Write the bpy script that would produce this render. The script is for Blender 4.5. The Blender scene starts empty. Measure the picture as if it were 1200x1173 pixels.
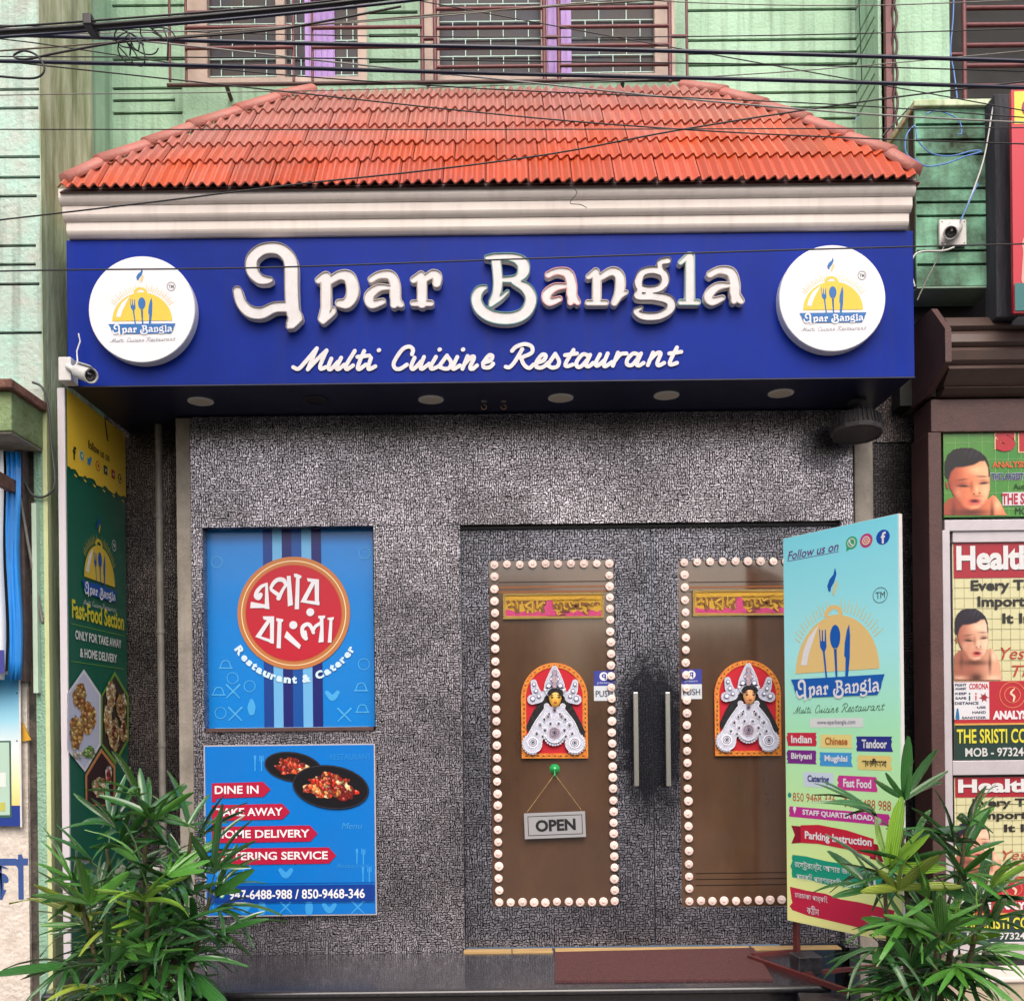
import bpy, bmesh, math, random
import numpy as np
from mathutils import Vector, Matrix
random.seed(7)
S = bpy.context.scene
COL = S.collection
R = math.radians
# ---------------------------------------------------------------- camera, world, sun, exposure
FPX, CX, CY, DIST, EYE, ROLL = 1150.0, 590.0, 850.0, 5.0, 1.5, R(0.65)
cam_d = bpy.data.cameras.new('camera')
cam_d.sensor_fit = 'HORIZONTAL'; cam_d.sensor_width = 36.0
cam_d.lens = 36.0 * FPX / 1200.0
cam_d.shift_x = (600 - CX) / 1200.0
cam_d.shift_y = (CY - 586.5) / 1200.0
cam_d.clip_start = 0.05; cam_d.clip_end = 500
cam = bpy.data.objects.new('camera', cam_d); COL.objects.link(cam)
cam.matrix_world = Matrix.Translation((0, -DIST, EYE)) @ Matrix.Rotation(R(90), 4, 'X') @ Matrix.Rotation(-ROLL, 4, 'Z')
S.camera = cam
SUN_EL, SUN_AZ = R(50), R(176)            # azimuth measured clockwise from +Y
w = bpy.data.worlds.new('World'); S.world = w; w.use_nodes = True
nt = w.node_tree
bg = nt.nodes['Background']
sky = nt.nodes.new('ShaderNodeTexSky'); sky.sky_type = 'NISHITA'; sky.sun_disc = False
sky.sun_elevation = SUN_EL; sky.sun_rotation = SUN_AZ
sky.air_density = 1.0; sky.dust_density = 6.0; sky.ozone_density = 0.6
nt.links.new(sky.outputs[0], bg.inputs[0]); bg.inputs[1].default_value = 0.15
sl = bpy.data.lights.new('sun', 'SUN'); sl.energy = 1.0; sl.angle = R(45); sl.color = (1.0, 0.975, 0.945)
sun = bpy.data.objects.new('sun', sl); COL.objects.link(sun)
sd = Vector((math.sin(SUN_AZ) * math.cos(SUN_EL), math.cos(SUN_AZ) * math.cos(SUN_EL), math.sin(SUN_EL)))
sun.rotation_euler = sd.to_track_quat('Z', 'Y').to_euler(); sun.location = sd * 20
S.view_settings.view_transform = 'Standard'; S.view_settings.look = 'None'
S.view_settings.exposure = 0.58; S.view_settings.gamma = 1.0
S.view_settings.use_curve_mapping = False
S.cycles.max_bounces = 6; S.cycles.diffuse_bounces = 4

# ---------------------------------------------------------------- survey helpers
CAM = Vector((0, -DIST, EYE)); _c, _s = math.cos(ROLL), math.sin(ROLL)
def ray(px, py):
    dx, dy = px - CX, py - CY
    return Vector(((dx * _c - dy * _s) / FPX, 1.0, -(dx * _s + dy * _c) / FPX))
def P(px, py, Y): return CAM + ray(px, py) * (Y + DIST)
def PP(px, py, o, n):
    r = ray(px, py); return CAM + r * ((o - CAM).dot(n) / r.dot(n))
def wx(px, Y, py=700): return P(px, py, Y).x
def wz(py, Y, px=590): return P(px, py, Y).z

# ---------------------------------------------------------------- materials
def C(r, g, b, k=1.0):
    f = lambda v: ((v / 255) / 12.92 if v / 255 <= 0.04045 else ((v / 255 + 0.055) / 1.055) ** 2.4) * k
    return (f(r), f(g), f(b), 1)
_m = {}
def N(t, kind, **kw):
    n = t.nodes.new(kind)
    for a, b in kw.items():
        if a.startswith('i_'):
            k = a[2:]; k = int(k) if k.isdigit() else k.replace('_', ' ')
            n.inputs[k].default_value = b
        else: setattr(n, a, b)
    return n
def mat(name, col, rough=0.5, metal=0.0, mott=0.0, ms=6.0, col2=None, bump=0.0, bs=60.0, coat=0.0, spec=0.5, streak=0.0, rand=0.0, stretch=(1,1,1)):
    if name in _m: return _m[name]
    m = bpy.data.materials.new(name); m.use_nodes = True; t = m.node_tree
    b = t.nodes['Principled BSDF']
    b.inputs['Base Color'].default_value = col; b.inputs['Roughness'].default_value = rough
    b.inputs['Metallic'].default_value = metal; b.inputs['Specular IOR Level'].default_value = spec
    b.inputs['Coat Weight'].default_value = coat; b.inputs['Coat Roughness'].default_value = 0.08
    L = t.links.new
    if mott or bump or streak or rand:
        geo = N(t, 'ShaderNodeNewGeometry')
        mp = N(t, 'ShaderNodeMapping'); mp.inputs['Scale'].default_value = stretch
        L(geo.outputs['Position'], mp.inputs[0]); pos = mp.outputs[0]
    cur = None
    if mott:
        n = N(t, 'ShaderNodeTexNoise', i_Scale=ms, i_Detail=8.0, i_Roughness=0.65); L(pos, n.inputs['Vector'])
        rp = N(t, 'ShaderNodeValToRGB'); L(n.outputs[0], rp.inputs[0])
        rp.color_ramp.elements[0].position = 0.36; rp.color_ramp.elements[1].position = 0.66
        mx = N(t, 'ShaderNodeMix', data_type='RGBA'); mx.inputs[6].default_value = col
        c2 = col2 or tuple([c * 0.45 for c in col[:3]] + [1]); mx.inputs[7].default_value = c2
        mu = N(t, 'ShaderNodeMath', operation='MULTIPLY'); mu.inputs[1].default_value = mott
        L(rp.outputs[0], mu.inputs[0]); L(mu.outputs[0], mx.inputs[0]); cur = mx.outputs[2]
        rr = N(t, 'ShaderNodeMapRange', i_3=max(0.05, rough - 0.08), i_4=min(1, rough + 0.12)); L(n.outputs[0], rr.inputs[0]); L(rr.outputs[0], b.inputs['Roughness'])
    if streak:
        mp2 = N(t, 'ShaderNodeMapping'); mp2.inputs['Scale'].default_value = (22, 22, 1.1); L(geo.outputs['Position'], mp2.inputs[0])
        n = N(t, 'ShaderNodeTexNoise', i_Scale=1.0, i_Detail=5.0); L(mp2.outputs[0], n.inputs['Vector'])
        rp = N(t, 'ShaderNodeValToRGB'); L(n.outputs[0], rp.inputs[0]); rp.color_ramp.elements[0].position = 0.5; rp.color_ramp.elements[1].position = 0.72
        mu = N(t, 'ShaderNodeMath', operation='MULTIPLY'); mu.inputs[1].default_value = streak; L(rp.outputs[0], mu.inputs[0])
        mx = N(t, 'ShaderNodeMix', data_type='RGBA'); L(mu.outputs[0], mx.inputs[0])
        if cur: L(cur, mx.inputs[6])
        else: mx.inputs[6].default_value = col
        mx.inputs[7].default_value = (0.05, 0.05, 0.03, 1); cur = mx.outputs[2]
    if rand:
        oi = N(t, 'ShaderNodeObjectInfo')
        mr = N(t, 'ShaderNodeMapRange', i_3=1 - rand, i_4=1 + rand); L(oi.outputs['Random'], mr.inputs[0])
        vm = N(t, 'ShaderNodeVectorMath', operation='SCALE')
        if cur: L(cur, vm.inputs[0])
        else: vm.inputs[0].default_value = col[:3]
        L(mr.outputs[0], vm.inputs['Scale']); cur = vm.outputs[0]
    if cur: L(cur, b.inputs['Base Color'])
    if bump:
        n = N(t, 'ShaderNodeTexNoise', i_Scale=bs, i_Detail=6.0); L(pos, n.inputs['Vector'])
        bp = N(t, 'ShaderNodeBump', i_Strength=bump, i_Distance=0.01); L(n.outputs[0], bp.inputs['Height']); L(bp.outputs[0], b.inputs['Normal'])
    _m[name] = m; return m
def flat(r, g, b, k=0.9, rough=0.35):
    return mat('print_%d_%d_%d' % (r, g, b), C(r, g, b, k), rough)

def wall_pattern(name, light, dark, cell=0.0185, worn=()):
    """embossed foil cladding: short bars set at right angles with dark joints"""
    m = bpy.data.materials.new(name); m.use_nodes = True; t = m.node_tree; L = t.links.new
    b = t.nodes['Principled BSDF']
    geo = N(t, 'ShaderNodeNewGeometry')
    sep0 = N(t, 'ShaderNodeSeparateXYZ'); L(geo.outputs['Position'], sep0.inputs[0])
    ad = N(t, 'ShaderNodeMath', operation='ADD'); L(sep0.outputs[0], ad.inputs[0]); L(sep0.outputs[1], ad.inputs[1])
    cmb = N(t, 'ShaderNodeCombineXYZ'); L(ad.outputs[0], cmb.inputs[0]); L(sep0.outputs[2], cmb.inputs[1])
    no = N(t, 'ShaderNodeTexNoise', i_Scale=44.0, i_Detail=1.0); L(cmb.outputs[0], no.inputs['Vector'])
    sb = N(t, 'ShaderNodeVectorMath', operation='SUBTRACT'); L(no.outputs['Color'], sb.inputs[0]); sb.inputs[1].default_value = (.5, .5, .5)
    sc = N(t, 'ShaderNodeVectorMath', operation='SCALE'); sc.inputs['Scale'].default_value = 0.021; L(sb.outputs[0], sc.inputs[0])
    wp = N(t, 'ShaderNodeVectorMath', operation='ADD'); L(cmb.outputs[0], wp.inputs[0]); L(sc.outputs[0], wp.inputs[1])
    def bricks(vec, sz, seed):
        br = N(t, 'ShaderNodeTexBrick', i_Scale=1.0, i_Mortar_Size=sz * 0.125, i_Mortar_Smooth=0.5, i_Brick_Width=sz * 1.45, i_Row_Height=sz * 0.62, i_Bias=0.0)
        br.offset = 0.37; br.offset_frequency = 2; br.squash = 0.7; br.squash_frequency = 3
        br.inputs['Color1'].default_value = (0, 0, 0, 1); br.inputs['Color2'].default_value = (1, 1, 1, 1); br.inputs['Mortar'].default_value = (.5, .5, .5, 1)
        L(vec, br.inputs['Vector']); return br
    b1 = bricks(wp.outputs[0], cell, 0)
    rt = N(t, 'ShaderNodeMapping'); rt.inputs['Rotation'].default_value = (0, 0, R(90)); L(wp.outputs[0], rt.inputs[0])
    b2 = bricks(rt.outputs[0], cell, 1)
    dv = N(t, 'ShaderNodeVectorMath', operation='SCALE'); dv.inputs['Scale'].default_value = 1 / (cell * 1.5); L(wp.outputs[0], dv.inputs[0])
    fl = N(t, 'ShaderNodeVectorMath', operation='FLOOR'); L(dv.outputs[0], fl.inputs[0])
    wn = N(t, 'ShaderNodeTexWhiteNoise'); wn.noise_dimensions = '2D'; L(fl.outputs[0], wn.inputs['Vector'])
    gt = N(t, 'ShaderNodeMath', operation='GREATER_THAN'); gt.inputs[1].default_value = 0.5; L(wn.outputs['Value'], gt.inputs[0])
    mf = N(t, 'ShaderNodeMix', data_type='FLOAT'); L(gt.outputs[0], mf.inputs[0]); L(b1.outputs['Fac'], mf.inputs[2]); L(b2.outputs['Fac'], mf.inputs[3])
    mc = N(t, 'ShaderNodeMix', data_type='RGBA'); L(gt.outputs[0], mc.inputs[0]); L(b1.outputs['Color'], mc.inputs[6]); L(b2.outputs['Color'], mc.inputs[7])
    # per-bar tone
    mr = N(t, 'ShaderNodeMapRange', i_3=0.62, i_4=1.38); L(mc.outputs[2], mr.inputs[0])
    big = N(t, 'ShaderNodeTexNoise', i_Scale=2.2, i_Detail=4.0); L(cmb.outputs[0], big.inputs['Vector'])
    mb = N(t, 'ShaderNodeMapRange', i_1=0.32, i_2=0.68, i_3=0.6, i_4=1.3); L(big.outputs[0], mb.inputs[0])
    ml = N(t, 'ShaderNodeMath', operation='MULTIPLY'); L(mr.outputs[0], ml.inputs[0]); L(mb.outputs[0], ml.inputs[1])
    sv = N(t, 'ShaderNodeVectorMath', operation='SCALE'); sv.inputs[0].default_value = light[:3]; L(ml.outputs[0], sv.inputs['Scale'])
    mx = N(t, 'ShaderNodeMix', data_type='RGBA'); L(mf.outputs[0], mx.inputs[0]); L(sv.outputs[0], mx.inputs[6]); mx.inputs[7].default_value = dark
    out = mx.outputs[2]
    for wpx, wpy, wrx, wrz, wst in worn:   # hand-worn or sooty dark patches
        pc = P(wpx, wpy, 0.05)
        mp = N(t, 'ShaderNodeMapping'); mp.vector_type = 'POINT'
        mp.inputs['Location'].default_value = (-pc.x / wrx, 0, -pc.z / wrz); mp.inputs['Scale'].default_value = (1 / wrx, 0, 1 / wrz)
        L(geo.outputs['Position'], mp.inputs[0])
        ln = N(t, 'ShaderNodeVectorMath', operation='LENGTH'); L(mp.outputs[0], ln.inputs[0])
        nz = N(t, 'ShaderNodeTexNoise', i_Scale=16.0, i_Detail=9.0, i_Roughness=.7); L(geo.outputs['Position'], nz.inputs['Vector'])
        a2 = N(t, 'ShaderNodeMath', operation='ADD'); L(ln.outputs['Value'], a2.inputs[0]); L(nz.outputs[0], a2.inputs[1])
        r2 = N(t, 'ShaderNodeMapRange', i_1=1.1, i_2=1.5, i_3=wst, i_4=0.0); L(a2.outputs[0], r2.inputs[0])
        m3 = N(t, 'ShaderNodeMix', data_type='RGBA'); L(r2.outputs[0], m3.inputs[0]); L(out, m3.inputs[6]); m3.inputs[7].default_value = (0.012, 0.013, 0.02, 1)
        out = m3.outputs[2]
    L(out, b.inputs['Base Color'])
    b.inputs['Metallic'].default_value = 0.62
    b.inputs['Roughness'].default_value = 0.3
    inv = N(t, 'ShaderNodeMath', operation='SUBTRACT'); inv.inputs[0].default_value = 1.0; L(mf.outputs[0], inv.inputs[1])
    bp = N(t, 'ShaderNodeBump', i_Strength=0.9, i_Distance=0.004); L(inv.outputs[0], bp.inputs['Height']); L(bp.outputs[0], b.inputs['Normal'])
    _m[name] = m; return m

MINT = mat('mint_plaster', C(180, 218, 190, 0.92), 0.75, mott=0.6, ms=2.0, col2=C(150, 190, 158, .82), bump=0.5, bs=60, streak=0.4)
MINTL = mat('mint_plaster_left', C(180, 218, 204, 0.92), 0.75, mott=0.85, ms=6, col2=C(198, 196, 186, .88), bump=0.7, bs=50, streak=0.4)
MOSS = mat('mossy_plaster', C(216, 232, 200, 1), 0.85, mott=0.8, ms=5.5, col2=C(128, 146, 82, .9), bump=0.5, bs=50, streak=0.42, stretch=(1, 1.6, .35))
MOSSG = mat('mossy_green_plaster', C(134, 196, 164, .82), 0.85, mott=1.0, ms=3.6, col2=C(44, 50, 34, .8), bump=0.5, bs=60, streak=0.5)
GROOVE = mat('groove_brown', C(52, 36, 36, .8), 0.8, mott=.4)
CREAM = mat('cream_moulding', C(226, 216, 210, .95), 0.5, mott=0.25, ms=3, col2=C(200, 188, 180, .9), streak=0.12)
BLUE = mat('sign_blue', C(6, 48, 168, .76), 0.42, mott=0.8, ms=1.1, col2=C(6, 40, 136, .7), coat=0.0, spec=.12, streak=.10, bump=.05, bs=3)
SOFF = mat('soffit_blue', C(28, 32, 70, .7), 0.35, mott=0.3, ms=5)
FOIL = wall_pattern('foil_cladding', C(182, 177, 186, 0.86), C(48, 45, 50, .6), worn=((958, 528, .15, .15, .6), (552, 655, .05, .08, .55)))
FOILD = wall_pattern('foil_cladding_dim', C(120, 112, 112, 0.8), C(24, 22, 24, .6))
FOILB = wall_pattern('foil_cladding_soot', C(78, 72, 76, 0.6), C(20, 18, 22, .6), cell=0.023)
DOORF = wall_pattern('door_cladding', C(152, 152, 164, 0.8), C(38, 38, 46, .6), cell=0.0205, worn=((764, 860, .23, .50, .93),))
GLASSB = mat('brown_film_glass', C(84, 62, 48, .75), 0.12, mott=0.8, ms=2.2, col2=C(112, 80, 58, .75), coat=1.0, spec=1.0, stretch=(1, 1, .5))
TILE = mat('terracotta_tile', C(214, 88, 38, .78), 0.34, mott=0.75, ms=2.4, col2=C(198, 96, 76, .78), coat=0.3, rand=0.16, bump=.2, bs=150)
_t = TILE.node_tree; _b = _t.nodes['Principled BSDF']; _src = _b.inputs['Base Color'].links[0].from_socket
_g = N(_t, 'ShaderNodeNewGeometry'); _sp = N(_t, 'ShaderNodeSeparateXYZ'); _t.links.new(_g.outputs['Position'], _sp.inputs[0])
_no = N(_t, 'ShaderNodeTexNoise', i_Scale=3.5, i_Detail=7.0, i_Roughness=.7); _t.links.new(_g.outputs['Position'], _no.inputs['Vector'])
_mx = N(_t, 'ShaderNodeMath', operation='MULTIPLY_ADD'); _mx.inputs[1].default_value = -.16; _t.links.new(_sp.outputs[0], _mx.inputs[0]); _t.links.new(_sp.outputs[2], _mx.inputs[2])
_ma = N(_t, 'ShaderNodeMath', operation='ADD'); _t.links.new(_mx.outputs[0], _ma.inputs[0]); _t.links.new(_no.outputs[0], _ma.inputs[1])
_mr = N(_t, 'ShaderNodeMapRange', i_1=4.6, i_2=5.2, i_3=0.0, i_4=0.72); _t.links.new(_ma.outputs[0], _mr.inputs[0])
_mi = N(_t, 'ShaderNodeMix', data_type='RGBA'); _t.links.new(_mr.outputs[0], _mi.inputs[0]); _t.links.new(_src, _mi.inputs[6]); _mi.inputs[7].default_value = C(190, 142, 134, .8)  # sky glare on upper and left tiles painted in as pale pink
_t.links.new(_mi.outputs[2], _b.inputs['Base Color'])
TILEC = mat('ridge_cap_tile', C(196, 112, 100, .78), 0.5, mott=0.75, ms=14, col2=C(176, 120, 108, .8), rand=0.08, bump=.3, bs=90)
WHITE = mat('white_gloss', C(236, 236, 240, .92), 0.3, mott=.1, ms=3)
WHITEP = mat('white_plastic', C(225, 224, 222, .85), 0.4, mott=.15, ms=20)
BLACK = mat('black_rubber', C(26, 26, 30, .8), 0.45)
NAVY = mat('cable_blue_black', C(30, 34, 62, .8), 0.35)
GREYC = mat('cable_grey', C(150, 148, 145, .8), 0.5)
STEEL = mat('brushed_steel', C(200, 198, 192, .9), 0.28, metal=0.85)
MAROON = mat('maroon_iron', C(128, 70, 74, .8), 0.5, mott=.5, ms=18, bump=.15, bs=120)
MAROOND = mat('dark_maroon_paint', C(80, 52, 52, .75), 0.55, mott=.5, ms=8, col2=C(120, 84, 78, .6), bump=.2, bs=90)
REDIRON = mat('red_oxide_iron', C(110, 46, 44, .8), 0.45, mott=.5, ms=22, col2=C(64, 40, 38, .8))
GRANITE = mat('dark_granite', C(62, 61, 66, .7), 0.2, mott=0.9, ms=60, col2=C(30, 29, 34, .7), coat=.5)
GRANB = mat('black_granite', C(26, 26, 32, .8), 0.3, mott=.6, ms=60, col2=C(60, 60, 66, .8), coat=.4)
MAT_R = mat('maroon_carpet', C(116, 66, 64, .75), 0.95, mott=.9, ms=110, col2=C(70, 44, 48, .8), bump=.8, bs=260)
WOOD = mat('pale_wood', C(214, 178, 120, .85), 0.6, mott=.7, ms=12, col2=C(150, 118, 74, .8), stretch=(.3, 4, 4))
TIMBER = mat('weathered_timber', C(74, 76, 84, .8), 0.85, mott=.8, ms=10, col2=C(40, 40, 46, .8), bump=.7, bs=40, stretch=(6, 6, .5))
CEMENT = mat('cement_grey', C(168, 160, 150, .8), 0.85, mott=.6, ms=7, bump=.3, streak=.3)
ALU = mat('aluminium_frame', C(205, 198, 204, .85), 0.4, metal=.25, mott=.2, ms=10)
DARK = mat('dark_interior', C(22, 22, 22, .8), 0.6, mott=.6, ms=6)
LIMEW = mat('limewash', C(226, 216, 206, .9), 0.9, mott=.5, ms=18, col2=C(190, 176, 162, .8), bump=.8, bs=45)
SOOT = mat('sooty_edge', C(52, 48, 46, .8), 0.9, mott=.9, ms=14, col2=C(110, 100, 92, .7), bump=.8, bs=50)
PIPE = mat('grey_pipe', C(150, 146, 140, .75), 0.5, mott=.6, ms=12, streak=.4)
ASPH = mat('asphalt', (0.05, 0.05, 0.05, 1), 0.85, mott=.5, ms=40, bump=.6, bs=160)
BULB = mat('pink_frosted_bulb', C(238, 212, 204, .92), 0.35, rand=.06)
LENS = mat('lens_glass', C(20, 18, 22, .8), 0.08, coat=1)

# ---------------------------------------------------------------- object helpers
def link(o): COL.objects.link(o); return o
class Thing:
    def __init__(s, name, label, cat, M=None, group=None, kind=None):
        o = bpy.data.objects.new(name, None); link(o); o.empty_display_size = 0.1
        s.M = M if isinstance(M, Matrix) else Matrix.Translation(Vector(M) if M is not None else (0, 0, 0))
        o.matrix_world = s.M; s.Mi = s.M.inverted(); s.o = o; s.parts = {}
        o['label'] = label; o['category'] = cat
        if group: o['group'] = group
        if kind: o['kind'] = kind
    def add(s, name, me, Mw=None, parent=None, label=None, local=False, kind=None, bevel=0):
        """Mw: world matrix of an instanced mesh; otherwise the mesh is in world space"""
        o = bpy.data.objects.new(name, me); link(o)
        if Mw is None and not local: me.transform(s.Mi)
        o.parent = parent or s.o
        if Mw is not None: o.matrix_local = s.Mi @ Mw
        if label: o['label'] = label
        if kind: o['kind'] = kind
        if bevel:
            b = o.modifiers.new('bevel', 'BEVEL'); b.width = bevel; b.segments = 2; b.limit_method = 'ANGLE'
        return o
class MB:
    def __init__(s): s.v = []; s.f = []; s.sm = []
    def add(s, vs, fs, smooth=False):
        n = len(s.v); s.v += [tuple(v) for v in vs]; s.f += [tuple(i + n for i in f) for f in fs]; s.sm += [smooth] * len(fs); return s
    def box(s, x0, x1, y0, y1, z0, z1):
        x0, x1 = sorted((x0, x1)); y0, y1 = sorted((y0, y1)); z0, z1 = sorted((z0, z1))
        v = [(x, y, z) for x in (x0, x1) for y in (y0, y1) for z in (z0, z1)]
        return s.add(v, [(0, 1, 3, 2), (4, 6, 7, 5), (0, 4, 5, 1), (2, 3, 7, 6), (0, 2, 6, 4), (1, 5, 7, 3)])
    def prismx(s, prof, x0, x1, smooth=False):
        n = len(prof); v = [(x0, y, z) for y, z in prof] + [(x1, y, z) for y, z in prof]
        f = [(i, (i + 1) % n, n + (i + 1) % n, n + i) for i in range(n)]
        s.add(v, f, smooth); s.add(v, [tuple(range(n))[::-1], tuple(range(n, 2 * n))]); return s
    def prism(s, pts, d):
        """closed planar polygon (Vectors) extruded by vector d"""
        n = len(pts); v = [Vector(p) for p in pts] + [Vector(p) + Vector(d) for p in pts]
        s.add(v, [(i, (i + 1) % n, n + (i + 1) % n, n + i) for i in range(n)] + [tuple(range(n))[::-1], tuple(range(n, 2 * n))]); return s
    def tube(s, pts, r, n=8, caps=True, smooth=True):
        pts = [Vector(p) for p in pts]; k = len(pts); rs = r if hasattr(r, '__len__') else [r] * k
        up = None; v = []
        for i, p in enumerate(pts):
            d = (pts[min(i + 1, k - 1)] - pts[max(i - 1, 0)]).normalized()
            if up is None: up = d.orthogonal().normalized()
            up = (up - d * up.dot(d)).normalized(); sd_ = d.cross(up)
            for j in range(n):
                a = 2 * math.pi * j / n; v.append(p + (up * math.cos(a) + sd_ * math.sin(a)) * rs[i])
        f = [(i * n + j, i * n + (j + 1) % n, (i + 1) * n + (j + 1) % n, (i + 1) * n + j) for i in range(k - 1) for j in range(n)]
        s.add(v, f, smooth)
        if caps: s.add(v, [tuple(range(n))[::-1], tuple(range((k - 1) * n, k * n))])
        return s
    def lathe(s, o, ax, prof, n=24, smooth=True):
        o = Vector(o); ax = Vector(ax).normalized(); u = ax.orthogonal().normalized(); t = ax.cross(u); v = []
        for r, h in prof:
            for j in range(n):
                a = 2 * math.pi * j / n; v.append(o + ax * h + (u * math.cos(a) + t * math.sin(a)) * max(r, 1e-5))
        k = len(prof)
        s.add(v, [(i * n + j, i * n + (j + 1) % n, (i + 1) * n + (j + 1) % n, (i + 1) * n + j) for i in range(k - 1) for j in range(n)], smooth)
        return s
    def mesh(s, name, m):
        me = bpy.data.meshes.new(name); me.from_pydata(s.v, [], s.f); me.update()
        for p, q in zip(me.polygons, s.sm): p.use_smooth = q
        me.materials.append(m)
        b = bmesh.new(); b.from_mesh(me); bmesh.ops.recalc_face_normals(b, faces=b.faces); b.to_mesh(me); b.free()
        return me
    def part(s, T, name, m, **k): return T.add(name, s.mesh(name, m), **k)
def box(T, name, m, x0, x1, y0, y1, z0, z1, **k): return MB().box(x0, x1, y0, y1, z0, z1).part(T, name, m, **k)
def pbox(T, name, m, px0, px1, py0, py1, Y, depth, **k):
    """box whose front face at depth Y spans the surveyed rectangle"""
    a = P(px0, (py0 + py1) / 2, Y).x; b = P(px1, (py0 + py1) / 2, Y).x; c = P((px0 + px1) / 2, py0, Y).z; d = P((px0 + px1) / 2, py1, Y).z
    return box(T, name, m, a, b, Y, Y + depth, d, c, **k)
def tagone(name, label, cat, me, group=None):
    o = bpy.data.objects.new(name, me); link(o)
    vs = [v.co.copy() for v in me.vertices]
    c = Vector((sum(v.x for v in vs) / len(vs), sum(v.y for v in vs) / len(vs), min(v.z for v in vs)))
    me.transform(Matrix.Translation(-c)); o.location = c
    o['label'] = label; o['category'] = cat
    if group: o['group'] = group
    return o

def fill(loops, name, m, ext=0.0, z=0.0):
    cu = bpy.data.curves.new(name, 'CURVE'); cu.dimensions = '2D'; cu.fill_mode = 'BOTH' if ext else 'FRONT'; cu.extrude = ext / 2
    for lp in loops:
        sp = cu.splines.new('POLY'); sp.points.add(len(lp) - 1)
        for i, (a, b) in enumerate(lp): sp.points[i].co = (a, b, 0, 1)
        sp.use_cyclic_u = True
    o = bpy.data.objects.new(name, cu); me = bpy.data.meshes.new_from_object(o)
    bpy.data.objects.remove(o); bpy.data.curves.remove(cu)
    me.transform(Matrix.Translation((0, 0, z + ext / 2))); me.materials.clear(); me.materials.append(m)
    for p in me.polygons: p.material_index = 0; p.use_smooth = False
    return me

# contours of a union of tapered strokes
def spline(pts, k=7):
    if len(pts) < 3: return pts
    out = []; n = len(pts)
    for i in range(n - 1):
        p0, p1, p2, p3 = (np.array(pts[max(i - 1, 0)], float), np.array(pts[i], float), np.array(pts[i + 1], float), np.array(pts[min(i + 2, n - 1)], float))
        for j in range(k):
            t = j / k
            out.append(tuple(0.5 * ((2 * p1) + (-p0 + p2) * t + (2 * p0 - 5 * p1 + 4 * p2 - p3) * t * t + (-p0 + 3 * p1 - 3 * p2 + p3) * t ** 3)))
    out.append(tuple(pts[-1])); return out
def sdf(strokes, step):
    st = [spline([(p if len(p) == 3 else (p[0], p[1], 9)) for p in s_]) for s_ in strokes]
    al = [p for s_ in st for p in s_]; pad = max(p[2] for p in al) + 3 * step
    x0, x1 = min(p[0] for p in al) - pad, max(p[0] for p in al) + pad; y0, y1 = min(p[1] for p in al) - pad, max(p[1] for p in al) + pad
    X = np.arange(x0, x1 + step, step); Yv = np.arange(y0, y1 + step, step); gx, gy = np.meshgrid(X, Yv)
    f = np.full(gx.shape, 1e9)
    for s_ in st:
        if len(s_) == 1: s_ = [s_[0], (s_[0][0] + .01, s_[0][1], s_[0][2])]
        for a, b in zip(s_[:-1], s_[1:]):
            dx, dy = b[0] - a[0], b[1] - a[1]; L2 = dx * dx + dy * dy + 1e-9
            t = np.clip(((gx - a[0]) * dx + (gy - a[1]) * dy) / L2, 0, 1)
            f = np.minimum(f, np.hypot(gx - a[0] - t * dx, gy - a[1] - t * dy) - (a[2] + t * (b[2] - a[2])))
    return f, X, Yv
def contours(f, X, Yv, lv):
    g = f - lv; g[g == 0] = 1e-6; ins = g < 0
    code = ins[:-1, :-1] * 1 + ins[:-1, 1:] * 2 + ins[1:, 1:] * 4 + ins[1:, :-1] * 8
    E = {1: [(3, 0)], 2: [(0, 1)], 3: [(3, 1)], 4: [(1, 2)], 5: [(3, 2), (1, 0)], 6: [(0, 2)], 7: [(3, 2)], 8: [(2, 3)], 9: [(2, 0)], 10: [(0, 3), (2, 1)], 11: [(2, 1)], 12: [(1, 3)], 13: [(1, 0)], 14: [(0, 3)]}
    def key(i, j, e): return {0: ('h', i, j), 2: ('h', i + 1, j), 3: ('v', i, j), 1: ('v', i, j + 1)}[e]
    def pt(k):
        o_, i, j = k
        if o_ == 'h': a, b = g[i, j], g[i, j + 1]; return (X[j] + (X[j + 1] - X[j]) * a / (a - b), Yv[i])
        a, b = g[i, j], g[i + 1, j]; return (X[j], Yv[i] + (Yv[i + 1] - Yv[i]) * a / (a - b))
    nx = {}
    for i, j in zip(*np.nonzero((code > 0) & (code < 15))):
        for a, b in E[int(code[i, j])]: nx[key(i, j, a)] = key(i, j, b)
    loops = []
    while nx:
        k0 = next(iter(nx)); k = k0; lp = []
        while k in nx: lp.append(pt(k)); k = nx.pop(k)
        if len(lp) > 5: loops.append(lp)
    return loops
def off(strokes, ox, oy, sc, rs=1.0):
    return [[(p[0] / sc + ox, p[1] / sc + oy, (p[2] if len(p) > 2 else 9) / sc * rs) for p in s_] for s_ in strokes]

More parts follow.
